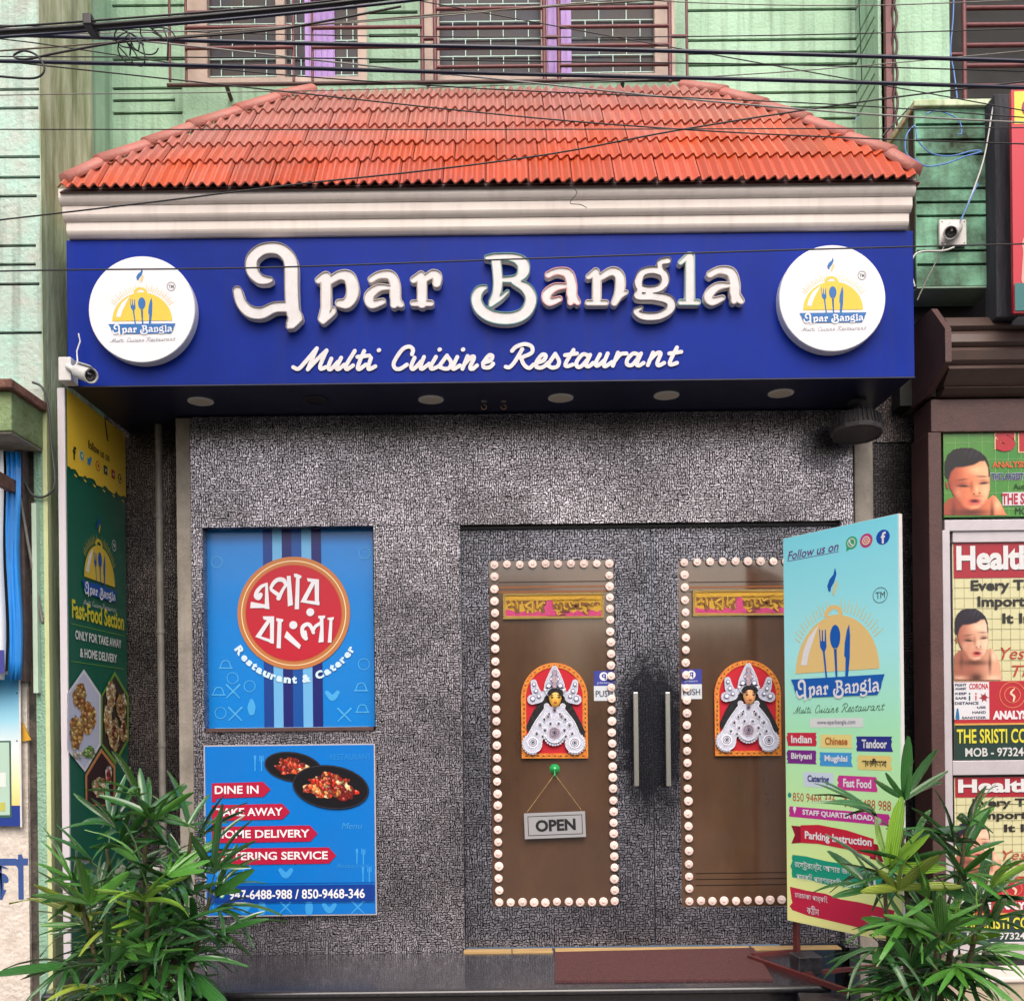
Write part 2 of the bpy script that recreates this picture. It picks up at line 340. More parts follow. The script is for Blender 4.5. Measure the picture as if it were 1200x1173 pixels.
class Board(Thing):
    """a flat printed or mounted thing with its own (u, t, n) frame"""
    def __init__(s, name, label, cat, O, u, t, group=None, kind=None):
        s.O, s.u, s.t = Vector(O), Vector(u).normalized(), Vector(t).normalized(); s.n = s.u.cross(s.t)
        M = Matrix((s.u, s.t, s.n)).transposed().to_4x4(); M.translation = s.O
        super().__init__(name, label, cat, M, group, kind); s.k = 0
    def q(s, px, py):
        w_ = PP(px, py, s.O, s.n) - s.O; return (w_.dot(s.u), w_.dot(s.t))
    def z(s, layer): s.k += 1; return 0.0006 * layer + 0.000012 * (s.k % 40)
    def fillq(s, name, loops, m, layer=1, ext=0, parent=None, label=None, z=None, kind=None):
        return s.add(name, fill(loops, name, m, ext, s.z(layer) if z is None else z), local=True, parent=parent, label=label, kind=kind)
    def poly(s, name, pts, m, layer=1, ext=0, **k): return s.fillq(name, [[s.q(*p) for p in pts]], m, layer, ext, **k)
    def rect(s, name, x0, y0, x1, y1, m, layer=1, ext=0, **k):
        a = s.q(x0, (y0 + y1) / 2)[0]; b = s.q(x1, (y0 + y1) / 2)[0]; c = s.q((x0 + x1) / 2, y0)[1]; d = s.q((x0 + x1) / 2, y1)[1]
        return s.fillq(name, [[(a, d), (b, d), (b, c), (a, c)]], m, layer, ext, **k)
    def ell(s, name, cx, cy, rx, ry, m, layer=1, n=28, a0=0, a1=360, ext=0, **k):
        full = (a1 - a0) >= 360
        pts = [(cx + rx * math.cos(R(a0 + (a1 - a0) * i / (n if full else n - 1))), cy - ry * math.sin(R(a0 + (a1 - a0) * i / (n if full else n - 1)))) for i in range(n)]
        return s.poly(name, pts, m, layer, ext, **k)
    def strokes(s, name, st, m, layer=1, step=None, lv=0, ext=0, **k):
        rm = min((p[2] if len(p) > 2 else 9) for s_ in st for p in s_); step = step or max(rm * 0.45, 0.12)
        f, X, Yv = sdf(st, step)
        return s.fillq(name, [[s.q(*p) for p in lp] for lp in contours(f, X, Yv, lv)], m, layer, ext, **k)
    def text(s, name, body, m, x0, y0, x1, y1, layer=2, bold=0.0, shear=0.0, ext=0, box=None, rot=0, **k):
        cu = bpy.data.curves.new(name, 'FONT'); cu.body = body; cu.size = 1; cu.offset = bold; cu.shear = shear
        cu.resolution_u = 3; cu.fill_mode = 'FRONT'
        o = bpy.data.objects.new(name, cu); me = bpy.data.meshes.new_from_object(o); bpy.data.objects.remove(o); bpy.data.curves.remove(cu)
        co = [v.co for v in me.vertices]; a0, a1 = min(c.x for c in co), max(c.x for c in co); b0, b1 = min(c.y for c in co), max(c.y for c in co)
        if box: u0, t0, u1, t1 = box
        else:
            u0 = s.q(x0, (y0 + y1) / 2)[0]; u1 = s.q(x1, (y0 + y1) / 2)[0]; t1 = s.q((x0 + x1) / 2, y0)[1]; t0 = s.q((x0 + x1) / 2, y1)[1]
        sx, sy = (u1 - u0) / (a1 - a0), (t1 - t0) / (b1 - b0)
        M = Matrix.Translation(((u0 + u1) / 2, (t0 + t1) / 2, s.z(layer))) @ Matrix.Rotation(rot, 4, 'Z') @ Matrix.Diagonal((sx, sy, 1, 1)) @ Matrix.Translation((-(a0 + a1) / 2, -(b0 + b1) / 2, 0))
        me.transform(M); me.materials.clear(); me.materials.append(m)
        for p in me.polygons: p.material_index = 0
        if not body.isascii():      # overlapping strokes of joined letters must not share one plane
            par = list(range(len(me.vertices)))
            def fd(a):
                while par[a] != a: par[a] = par[par[a]]; a = par[a]
                return a
            for e in me.edges: par[fd(e.vertices[0])] = fd(e.vertices[1])
            ids = {}
            for v in me.vertices: v.co.z += ids.setdefault(fd(v.index), len(ids)) * 0.00003
        return s.add(name, me, local=True, **k)
def front(name, label, cat, px, py, Y, group=None, kind=None): return Board(name, label, cat, P(px, py, Y), (1, 0, 0), (0, 0, 1), group, kind)

# printed photographs: a fine grid whose colours come from a function (flat print only)
def photo_mat():
    if 'printed_photo' in _m: return _m['printed_photo']
    m = bpy.data.materials.new('printed_photo'); m.use_nodes = True; t = m.node_tree
    a = N(t, 'ShaderNodeAttribute', attribute_name='print'); b = t.nodes['Principled BSDF']; t.links.new(a.outputs['Color'], b.inputs['Base Color']); b.inputs['Roughness'].default_value = .35
    _m['printed_photo'] = m; return m
def photo(B, name, x0, y0, x1, y1, nx, ny, fn, layer, uv):
    """fn(X, Y) on numpy grids -> (rgb 0..255 array, mask); uv(x, y) -> board coordinates"""
    X, Yg = np.meshgrid(np.linspace(x0, x1, nx), np.linspace(y0, y1, ny)); rgb, mask = fn(X, Yg)
    rgb = np.clip(rgb, 0, 255) / 255.0; lin = np.where(rgb <= .04045, rgb / 12.92, ((rgb + .055) / 1.055) ** 2.4) * .95
    idx = -np.ones(X.shape, int); vs = []; cols = []; fs = []; z = B.z(layer)
    need = np.zeros(X.shape, bool); c = mask[:-1, :-1] & mask[1:, :-1] & mask[:-1, 1:] & mask[1:, 1:]
    for a, b in ((0, 0), (1, 0), (0, 1), (1, 1)): need[a:a + c.shape[0], b:b + c.shape[1]] |= c
    for i, j in zip(*np.nonzero(need)):
        idx[i, j] = len(vs); u, t = uv(float(X[i, j]), float(Yg[i, j])); vs.append((u, t, z)); cols += [*lin[i, j], 1.0]
    for i, j in zip(*np.nonzero(c)): fs.append((idx[i, j], idx[i + 1, j], idx[i + 1, j + 1], idx[i, j + 1]))
    me = bpy.data.meshes.new(name); me.from_pydata(vs, [], [tuple(int(k) for k in f) for f in fs]); me.update()
    at = me.color_attributes.new('print', 'FLOAT_COLOR', 'POINT'); at.data.foreach_set('color', cols); me.materials.append(photo_mat())
    return B.add(name, me, local=True)
def polydist(X, Y, pts):
    d = np.full(X.shape, 1e9); ins = np.zeros(X.shape, bool); n = len(pts)
    for i in range(n):
        (ax, ay), (bx, by) = pts[i], pts[(i + 1) % n]; dx, dy = bx - ax, by - ay
        t = np.clip(((X - ax) * dx + (Y - ay) * dy) / (dx * dx + dy * dy + 1e-9), 0, 1); d = np.minimum(d, np.hypot(X - ax - t * dx, Y - ay - t * dy))
        cr = ((ay > Y) != (by > Y)) & (X < (bx - ax) * (Y - ay) / (by - ay + 1e-12) + ax); ins ^= cr
    return np.where(ins, -d, d)
def food_fn(seed, cx, cy, rx, ry, n, pal, size, bgc=None, jag=.12, lum=.55):
    """heap of glossy chopped pieces inside a ragged ellipse"""
    rg = np.random.RandomState(seed); px = cx + rx * rg.uniform(-1, 1, n); py = cy + ry * rg.uniform(-1, 1, n)
    pc = np.array(pal)[rg.randint(0, len(pal), n)].astype(float); ang = rg.uniform(0, 3.14, n); ph = rg.uniform(0, 6.28, 5)
    def fn(X, Y):
        best = np.full(X.shape, 1e9); sec = best.copy(); col = np.zeros(X.shape + (3,)); hi = np.zeros(X.shape)
        for k in range(n):
            dx, dy = X - px[k], Y - py[k]; c, s = math.cos(ang[k]), math.sin(ang[k]); u, v = dx * c + dy * s, (-dx * s + dy * c) * 1.6
            d = np.hypot(u, v) * (1 + .25 * np.sin(5 * np.arctan2(v, u) + ang[k] * 7)); m = d < best
            sec = np.where(m, best, np.minimum(sec, d)); col[m] = pc[k]; best = np.where(m, d, best)
            hi = np.maximum(hi * (~m), m * np.exp(-((dx + size * .25) ** 2 + (dy + size * .3) ** 2) / (size * .22) ** 2))
        e = np.clip((sec - best) / (size * .45), 0, 1); g = (lum + (1 - lum) * e)[..., None]
        noise = rg.uniform(-1, 1, X.shape)[..., None]
        rgb = col * g + hi[..., None] * 110 + noise * 14
        a = np.arctan2((Y - cy) / ry, (X - cx) / rx); r = np.hypot((X - cx) / rx, (Y - cy) / ry)
        edge = 1 + jag * (np.sin(3 * a + ph[0]) + .7 * np.sin(7 * a + ph[1]) + .5 * np.sin(13 * a + ph[2])) - jag
        return rgb, (r < edge)
    return fn
# ================================================================ THE SETTING
def structure(name, m, mb):
    o = bpy.data.objects.new(name, mb.mesh(name, m)); link(o); o['kind'] = 'structure'; return o
STEPZ = 0.35
structure('street', ASPH, MB().box(-80, 80, -80, 80, -0.2, 0))
structure('pavement', CEMENT, MB().box(-12, 12, -1.9, -0.76, 0.0, 0.12))

# granite step under the shop front
T = Thing('entrance_step', 'long dark granite step with rounded polished nosing in front of the doors', 'step', (0, -.73, 0))
xa, xb = -2.03, wx(955, -.5, 1130)
box(T, 'tread', GRANITE, xa, xb, -.70, 0.26, STEPZ - .03, STEPZ)
MB().tube([(xa, -.705, STEPZ - .017), (xb, -.705, STEPZ - .017)], .017, 12).part(T, 'nosing', GRANB)
box(T, 'riser', GRANB, xa, xb, -.66, 0.25, 0, STEPZ - .031)
T = Thing('door_mat', 'flat speckled maroon carpet mat lying on the granite step before the doors', 'mat', P(775, 1130, -.3))
q0 = PP(650, 1117, Vector((0, 0, STEPZ)), Vector((0, 0, 1))); q1 = PP(650, 1151, Vector((0, 0, STEPZ)), Vector((0, 0, 1)))
q2 = PP(883, 1112, Vector((0, 0, STEPZ)), Vector((0, 0, 1))); q3 = PP(906, 1149, Vector((0, 0, STEPZ)), Vector((0, 0, 1)))
MB().prism([q0, q1, q3, q2], (0, 0, .009)).part(T, 'carpet', MAT_R)
T = Thing('door_threshold', 'pale wooden threshold strip along the foot of the doors', 'threshold', P(770, 1116, .02))
for a, b in ((543, 600), (600, 648), (650, 880), (882, 985)):
    box(T, 'plank', WOOD, wx(a + .6, -.02, 1116), wx(b - .6, -.02, 1116), -.045, .028, STEPZ, STEPZ + .007)

# ================================================================ RESTAURANT WALL
SOF = wz(447, -.46)        # underside height of the canopy box
T = Thing('cladded_wall', 'silver grey embossed foil clad restaurant wall under the blue canopy', 'wall', (0, 0, STEPZ))
HX0, HX1 = wx(225, 0), wx(1001, 0)
zh = wz(615, 0); zn = wz(857, 0, 340); zt = wz(617.5, 0, 340)
nx0, nx1 = wx(238, 0), wx(438.5, 0)
dx0, dx1 = wx(540, 0), wx(986, 0)
box(T, 'wall_panel', FOIL, HX0, HX1, 0, .34, zh + .003, SOF - .004, label='wide header panel above the doors')
box(T, 'wall_panel', FOIL, HX0, nx0, 0, .2, STEPZ, zh)
box(T, 'wall_panel', FOIL, nx0, nx1, 0, .2, STEPZ, zn, label='panel below the niche')
box(T, 'wall_panel', FOIL, nx1, dx0, 0, .2, STEPZ, zh)
box(T, 'wall_panel', FOIL, dx1, HX1, 0, .2, STEPZ, zh)
box(T, 'niche_back', GRANB, nx0, nx1, .085, .2, zn, zh)
box(T, 'niche_sill', MAROOND, nx0 + .01, nx1 - .01, -.012, .085, zn + .001, zn + .02)
box(T, 'header_shadow_strip', BLACK, dx0 - .004, dx1 + .004, .03, .05, zh - .012, zh + .0015)  # black strip stands in for the shadow under the header
T = Thing('recess_wall', 'dark embossed cladding in the recess left of the blue posters', 'wall', (-1.8, .28, 0))
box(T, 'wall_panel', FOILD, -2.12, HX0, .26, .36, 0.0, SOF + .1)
T = Thing('sooty_side_wall', 'sooty dark embossed cladding right of the doors behind the standing banner', 'wall', (2.0, .28, 0))
sx0, sx1 = HX1, wx(1092, .24)
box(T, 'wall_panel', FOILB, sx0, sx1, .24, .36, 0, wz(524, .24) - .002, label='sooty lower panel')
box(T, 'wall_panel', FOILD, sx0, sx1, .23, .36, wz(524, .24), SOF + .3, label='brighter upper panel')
T = Thing('cement_pilaster', 'narrow grey cement pilaster strip at the left edge of the cladding', 'pilaster', (wx(214, 0), 0, 0))
box(T, 'shaft', CEMENT, wx(207, 0), HX0 - .004, .01, .25, 0, SOF - .003, bevel=.004)
T = Thing('cement_post', 'pale cement post below the ribbed floodlight', 'post', (wx(1013, .1), .1, 0))
box(T, 'shaft', CEMENT, wx(1003, .06), wx(1025, .06), .06, .22, 0, SOF - .003, bevel=.006)
T = Thing('drain_pipe', 'thin grey vertical drain pipe in the recess left of the pilaster', 'pipe', (wx(188, .12), .12, 0))
px_ = wx(188, .12)
MB().tube([(px_, .12, 0), (px_, .12, SOF - .003)], .019, 14).part(T, 'pipe', PIPE)
for zz in (wz(868, .12), wz(735, .12), wz(600, .12)):
    MB().tube([(px_, .12, zz - .012), (px_, .12, zz + .012)], .0225, 14).part(T, 'collar', PIPE)
T = Thing('electric_box', 'small pale junction box low in the recess behind the left palm', 'junction box', P(181, 1030, .2))
pbox(T, 'case', WHITEP, 172, 190, 1015, 1040, .2, .055, bevel=.004)
for i in range(3):
    for j in range(2): pbox(T, 'socket_hole', BLACK, 176 + i * 5, 178.5 + i * 5, 1021 + j * 8, 1024 + j * 8, .197, .004)

# ================================================================ CANOPY: FASCIA SIGN, CORNICE, TILED ROOF
FY = -.46
fx0, fx1 = wx(78.5, FY, 360), wx(1071, FY, 360)
ft = wz(276, FY)
T = front('fascia_sign', 'long blue fascia sign with raised cream letters above the restaurant doors', 'sign', 575, 447, FY)
SIGN = T
box(T, 'face_panel', BLUE, fx0, fx1, FY, FY + .03, SOF, ft, bevel=.002)
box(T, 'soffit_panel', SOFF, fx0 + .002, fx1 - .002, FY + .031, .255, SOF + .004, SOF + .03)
box(T, 'end_panel', BLUE, fx0, fx0 + .02, FY + .031, .2, SOF + .031, ft)
box(T, 'end_panel', BLUE, fx1 - .02, fx1, FY + .031, .2, SOF + .031, ft)
box(T, 'bottom_trim', SOFF, fx0, fx1, FY - .004, FY + .01, SOF - .006, SOF - .001)
NAMES = {
 'A': off([[(226,220,18),(200,222,24),(165,212,30),(130,170,34),(128,110,34),(165,68,33),(215,50,32),(275,55,34),(320,90,37),(338,140,39),(340,250,39),(343,340,39),(350,400,38)],
           [(350,390,38),(360,420,40),(340,455,30)],[(375,425,28),(325,470,16)],
           [(50,278,26),(70,340,30),(115,388,34),(180,398,33),(250,368,30),(330,365,30)]], 270, 285, 4.615),
 'p': off([[(485,222,20),(525,198,24),(540,215,18)],[(525,220,30),(525,370,30)],[(545,225,22),(600,195,26),(650,205,34),(668,260,36),(662,310,34),(635,345,30),(595,345,22)],
           [(525,370,30),(505,428,24)],[(510,440,18),(560,395,18),(565,375,14)]], 270, 285, 4.615),
 'a': off([[(768,218,20),(810,195,22),(870,195,27),(895,240,30),(898,320,30),(928,352,18)],[(880,262,12),(810,262,22),(757,305,28),(770,350,25),(830,335,18)],[(898,300,30),(890,352,22)]], 270, 285, 4.615),
 'r': off([[(995,220,20),(1035,195,24)],[(1040,210,28),(1040,345,28)],[(992,345,18),(1088,345,18)],[(1055,215,20),(1095,190,25),(1122,200,27),(1118,238,24)]], 270, 285, 4.615),
 'B': off([[(92,78,12),(125,76,18)],[(130,85,22),(138,170,22),(132,225,20),(112,262,15)],[(108,275,12),(150,245,12),(178,220,9)],
           [(130,75,16),(200,78,20),(240,100,27),(243,138,26),(215,165,18),(150,170,13)],
           [(205,180,14),(255,205,24),(276,250,26),(252,305,26),(195,330,27),(120,325,27),(68,295,26),(48,250,24),(60,215,20),(85,202,12)]], 545, 285, 3.582),
 'a2': off([[(347,150,15),(385,135,16),(430,145,22),(445,190,23),(447,235,23),(470,264,14)],[(435,195,10),(375,202,18),(340,232,21),(352,262,19),(395,250,13)],[(447,225,20),(440,265,14)]], 545, 285, 3.582),
 'n': off([[(515,158,13),(545,138,18)],[(550,155,20),(550,250,20)],[(512,266,13),(588,266,13)],[(565,160,15),(612,135,19),(645,155,22),(645,215,22),(622,266,15)],[(640,240,14),(672,222,10)]], 545, 285, 3.582),
 'g': off([[(722,178,19),(738,142,17),(780,130,17),(825,142,19),(834,178,18),(810,205,17),(765,213,17),(730,203,17),(722,178,19)],[(820,135,14),(812,100,14),(845,90,16)],
           [(735,210,15),(720,238,17),(790,240,19),(850,255,21),(856,290,19),(810,320,18),(745,322,18),(712,302,14),(735,288,9)]], 545, 285, 3.582),
 'l': off([[(898,98,12),(932,68,13)],[(938,75,20),(938,250,21)],[(898,264,13),(970,264,13)]], 545, 285, 3.582),
 'a3': off([[(1020,148,16),(1060,130,17),(1108,140,22),(1124,185,23),(1126,230,23),(1150,258,15)],[(1112,192,10),(1052,198,18),(1015,232,21),(1028,260,19),(1072,246,13)],[(1126,222,20),(1120,258,14)]], 545, 285, 3.582)}
RIM = {'A': mat('rim_brown', C(120, 110, 110, .85), .35), 'B': mat('rim_teal', C(66, 128, 124, .8), .35), 'a2': mat('rim_pink', C(202, 140, 140, .85), .35), 'l': mat('rim_mint', C(140, 176, 160, .85), .35), 'g': mat('rim_umber', C(72, 60, 60, .8), .35)}
RIMD = mat('rim_cream', C(170, 158, 150, .9), .25)
FACE = mat('letter_face', C(222, 220, 222, .92), .28, mott=.4, ms=24, col2=C(202, 192, 192, .88))
SIDE = mat('letter_side', C(236, 230, 224, .95), .35)
GL = {}
for k_, st in NAMES.items():
    f_, X_, Y_ = sdf(st, 0.75)
    outer = contours(f_, X_, Y_, 0.0); inner = contours(f_, X_, Y_, -1.15); GL[k_] = contours(f_, X_, Y_, -.3)
    lo = [[T.q(*p) for p in lp] for lp in outer]; li = [[T.q(*p) for p in lp] for lp in inner]
    ob = T.add('letter', fill(lo, 'letter', SIDE, .032, .004), local=True)
    T.add('rim', fill(lo + li, 'rim', RIM.get(k_, RIMD), .006, .0365), local=True, parent=ob)
    T.add('letter_face', fill(li, 'letter_face', FACE, 0, .0375), local=True, parent=ob)
SCR_A = [[(45,180),(75,190),(115,150),(183,70)],[(183,70),(130,193)],[(130,193),(180,140),(240,82)],[(240,82),(205,165),(207,190),(235,180)],
 [(268,130),(250,180),(265,192),(305,150)],[(325,125),(300,180),(310,192),(345,165)],[(405,85),(355,170),(360,192),(395,170)],[(460,85),(425,170),(430,192),(470,165)],[(420,120),(490,112)],
 [(500,125),(485,175),(490,192),(525,175)],[(545,82),(548,80)],[(740,105),(745,75),(720,60),(680,80),(635,150),(640,185),(670,190),(710,165)],
 [(755,125),(735,175),(750,190),(795,145)],[(810,120),(790,175),(800,190),(840,160)],[(880,120),(850,175),(860,190),(895,175)],[(900,78),(903,76)],
 [(905,165),(945,112)],[(945,115),(968,150),(960,182),(935,190),(905,180)],[(1005,120),(980,175),(985,190),(1020,170)],[(1037,78),(1040,76)],
 [(1065,115),(1035,190)],[(1045,165),(1085,122),(1103,125),(1080,180),(1095,190),(1120,170)]]
SCR_B = [[(5,155),(50,140),(60,115),(40,112),(10,150),(10,180),(45,180),(65,160)],
 [(175,85),(200,60),(250,45),(290,60),(290,95),(240,120)],[(235,75),(190,150),(160,180),(138,178)],[(225,120),(245,165),(275,185),(300,165)],
 [(320,155),(360,140),(372,112),(350,108),(318,150),(320,180),(355,180),(385,155)],[(385,165),(428,102)],[(430,105),(450,145),(440,175),(410,183),(388,172)],
 [(535,80),(490,155),(495,175),(530,165)],[(485,110),(555,100)],[(625,115),(590,105),(555,145),(555,175),(580,175),(625,125)],[(632,108),(608,165),(625,175),(650,155)],
 [(690,105),(665,155),(675,172),(715,140)],[(735,100),(712,160),(722,175),(760,150)],[(795,95),(765,172)],[(780,140),(810,105),(845,100)],
 [(920,110),(885,100),(850,135),(850,165),(880,165),(920,115)],[(930,100),(905,160),(920,170),(945,155)],[(1000,95),(970,168)],[(980,140),(1020,100),(1045,100),(1025,155),(1035,170),(1065,155)],
 [(1140,65),(1100,145),(1105,165),(1140,155)],[(1095,100),(1165,90)]]
SCRIPT = off(SCR_A, 335, 395, 5.0, 1.27) + off(SCR_B, 565, 395, 5.0, 1.27)
# one mesh per word
words = [[s_ for s_ in SCRIPT if s_[0][0] < 452], [s_ for s_ in SCRIPT if 452 <= s_[0][0] < 580], [s_ for s_ in SCRIPT if s_[0][0] >= 580]]
GS = []
for wd in words:
    f_, X_, Y_ = sdf(wd, .5); lps = contours(f_, X_, Y_, 0); GS += lps
    T.add('lettering', fill([[T.q(*p) for p in lp] for lp in lps], 'lettering', FACE, .006, .001), local=True)
f_, X_, Y_ = sdf(off(SCR_A, 335, 395, 5.0, .55) + off(SCR_B, 565, 395, 5.0, .55), .45); GSt = contours(f_, X_, Y_, 0)

LB, LY, LGY = flat(0, 104, 178), flat(232, 200, 58), flat(96, 96, 110)
LYo = flat(240, 205, 135)
def logo(B, u0, t0, sx, sy, L=1, dome=LY, rays=LYo, small=None, flame2=None, white=None, tm=True, box_blue=LB):
    small = small or LGY; white = white or WHITE
    A = lambda x, y: (u0 + (x - 575) * sx, t0 - (y - 585) * sy)
    F = lambda name, lps, m, l: B.fillq(name, [[A(*p) for p in lp] for lp in lps], m, l)
    arc = lambda cx, cy, rx, ry, a, b, n=24: [(cx + rx * math.cos(R(a + (b - a) * i / n)), cy - ry * math.sin(R(a + (b - a) * i / n))) for i in range(n + 1)]
    rl = []
    for i in list(range(8, 82, 6)) + list(range(98, 172, 6)):
        c_, s_ = math.cos(R(i * .72 + 25.2)), math.sin(R(i * .72 + 25.2))
        a = (580 + 318 * c_, 700 - 300 * s_); l_ = 70 if (i // 6) % 2 else 52; b = (580 + (318 + l_) * c_, 700 - (300 + l_) * s_)
        rl.append([(a[0] - 4 * s_, a[1] - 4 * c_), (a[0] + 4 * s_, a[1] + 4 * c_), (b[0] + 2 * s_, b[1] + 2 * c_), (b[0] - 2 * s_, b[1] - 2 * c_)])
    F('sun_rays', rl, rays, L)['kind'] = 'stuff'
    F('cloche', [arc(580, 705, 305, 288, 0, 180, 30)], dome, L + 1)
    F('cloche_knob', [arc(565, 420, 70, 58, 0, 180) , arc(565, 414, 38, 30, 0, 180)], dome, L)
    F('shine', [[(315, 660), (335, 590), (375, 520), (455, 455), (410, 540), (380, 600), (360, 665)]], white, L + 2)
    F('fork', [[(459, 480), (466, 480), (470, 540), (478, 545), (480, 485), (487, 485), (490, 545), (499, 545), (503, 485), (510, 485), (512, 545), (514, 575), (500, 600), (516, 735), (504, 735), (486, 600), (466, 575)]], box_blue, L + 2)
    F('spoon', [arc(578, 528, 38, 62, 0, 360), [(572, 585), (585, 585), (591, 735), (578, 735)]], box_blue, L + 2)
    F('knife', [[(680, 470), (686, 530), (682, 640), (668, 735), (648, 735), (652, 640), (642, 630), (648, 560), (664, 500)]], box_blue, L + 2)
    F('steam', [[(582, 170), (592, 205), (575, 245), (552, 270), (546, 292), (530, 285), (524, 258), (540, 228), (570, 205)]], box_blue, L + 1)
    F('steam', [[(592, 235), (600, 262), (585, 290), (572, 318), (562, 300), (570, 270)]], rays, L + 1)
    F('name_band', [[(235, 735), (920, 735), (900, 775), (895, 800), (870, 835), (290, 835), (262, 790), (258, 770)]], box_blue, L + 3)
    ws, hs = 610 / 595.0, 120 / 104.0
    nm = [[(275 + (x - 275) * ws, 735 + (y - 287) * hs) for x, y in lp] for g_ in GL.values() for lp in g_]
    F('name_lettering', nm, white, L + 4)
    sm = [[(245 + (x - 340) * 675 / 460.0, 870 + (y - 402) * 55 / 36.0) for x, y in lp] for lp in GSt]
    F('small_lettering', sm, small, L + 1)
    if tm:
        F('trademark_ring', [arc(878, 358, 44, 46, 0, 360, 26)[:-1], arc(878, 358, 38, 40, 0, 360, 26)[:-1]], small, L)
        a, b = A(852, 376), A(904, 342); B.text('trademark_letters', 'TM', small, 0, 0, 0, 0, L, box=(a[0], a[1], b[0], b[1]), bold=.02)
DY = FY - .055
for cx_, cy_, lab in ((166, 362.5, 'round white logo lightbox at the left end of the blue fascia'), (975.5, 349.5, 'round white logo lightbox at the right end of the blue fascia')):
    B = front('logo_lightbox', lab, 'lightbox', cx_, cy_, DY, group='round logo lightboxes on the fascia')
    rr_ = 62.5 / FPX * (DY + DIST)
    MB().lathe(B.O + Vector((0, .055, 0)), (0, -1, 0), [(0, .002), (rr_, .002), (rr_, .050), (rr_ - .003, .0545), (0, .0548)], 64, False).part(B, 'drum', WHITE)
    sc_ = 135 / 1173.0 / FPX * (DY + DIST)
    logo(B, 0, 0, sc_, sc_, 1)

# downlights
pl = Vector((0, 0, SOF + .0035)); up = Vector((0, 0, 1))
for i, (x_, y_, lab) in enumerate(((235, 470, 'pale round downlight in the soffit above the left end of the header, leftmost lit-looking one'), (370, 468.5, 'unlit black downlight hole in the soffit below the first sign letter'),
        (505, 468, 'pale round downlight in the soffit below the word Cuisine'), (657, 466, 'pale round downlight in the soffit below the word Restaurant'),
        (781, 463, 'pale round downlight in the soffit below the end of the tagline'), (915, 460.5, 'pale round downlight in the soffit below the right logo lightbox'))):
    p = PP(x_, y_, pl, up)
    T = Thing('downlight', lab, 'downlight', p, group='downlights in the canopy soffit')
    MB().lathe(p, (0, 0, -1), [(.062, 0), (.062, .004), (.054, .007), (.05, .005)], 28).part(T, 'ring', WHITEP if i != 1 else BLACK)
    MB().lathe(p, (0, 0, -1), [(.0005, .004), (.051, .004), (.051, .0)], 28, False).part(T, 'diffuser', mat('diffuser', C(206, 196, 180, .9), .4) if i != 1 else DARK)
for x_, lab in ((567, 'small brass hook under the soffit, left of the pair'), (590, 'small brass hook under the soffit, right of the pair')):
    p = PP(x_, 470, pl, up); T = Thing('ceiling_hook', lab, 'hook', p)
    MB().lathe(p, (0, 0, -1), [(.014, 0), (.014, .004), (.003, .006)], 14).part(T, 'plate', PIPE)
    MB().tube([p + Vector((.012 * math.sin(a) , 0, -.018 - .012 * (1 - math.cos(a)))) for a in [i * .5 for i in range(11)]], .0028, 6).part(T, 'ring', WOOD)

# cornice
T = Thing('cornice', 'three stepped cream mouldings between the tiled roof and the blue sign', 'cornice', (0, FY, ft))
zs = [wz(216.5, -.53), wz(238, -.50), wz(257.5, -.475), ft + .002]
ys = [-.535, -.514, -.492]
for i in range(3):
    z1, z0 = zs[i], zs[i + 1]; h = z1 - z0; y0 = ys[i]
    prof = [(-.2, z1), (y0, z1), (y0 - .001, z1 - .60 * h), (y0 + .002, z1 - .72 * h), (y0 + .007, z1 - .84 * h), (y0 + .015, z1 - .95 * h), (y0 + .018, z0 + .001), (-.2, z0 + .001)]
    e = (.012, .004, -.004)[i]
    MB().prismx(prof, fx0 - e + .012, fx1 + e - .028).part(T, 'moulding', CREAM)
box(T, 'side_return', CREAM, fx0, fx0 + .1, -.2, .12, zs[3], zs[0]); box(T, 'side_return', CREAM, fx1 - .1, fx1, -.2, .5, zs[3], zs[0])

# tiled roof
T = Thing('tiled_roof', 'hipped canopy roof of glossy red corrugated clay tiles above the blue sign', 'roof', P(575, 216, -.55))
rows_v = [850 - y for y in (216.5, 189.5, 169.5, 149.5, 131, 115.5, 106)]
Lr = .22
pts = [(-.56, rows_v[0] / FPX * (DIST - .56))]
for vt in rows_v[1:]:
    y, z = pts[-1]; best = None
    for a in np.arange(5, 80, .25):
        yy, zz = y + Lr * math.cos(R(a)), z + Lr * math.sin(R(a)); e = abs(FPX * zz / (DIST + yy) - vt)
        if best is None or e < best[0]: best = (e, yy, zz)
    pts.append(best[1:])
pts = [(y, z + EYE) for y, z in pts]
lpx = [68, 119, 174, 226, 281, 326, 366]; rpx = [1080, 1042, 992, 944, 893, 846, 800]
HL = [P(lpx[i], 850 - rows_v[i], pts[i][0]).x for i in range(7)]; HR = [P(rpx[i], 850 - rows_v[i], pts[i][0]).x for i in range(7)]
TP = .0487; NT = 4; W = TP * NT
def tooth(k):  # profile of one corrugation
    return [(0, 0), (.010, .0008), (.030, .0165), (.0375, .0165)]
tm_cache = {}
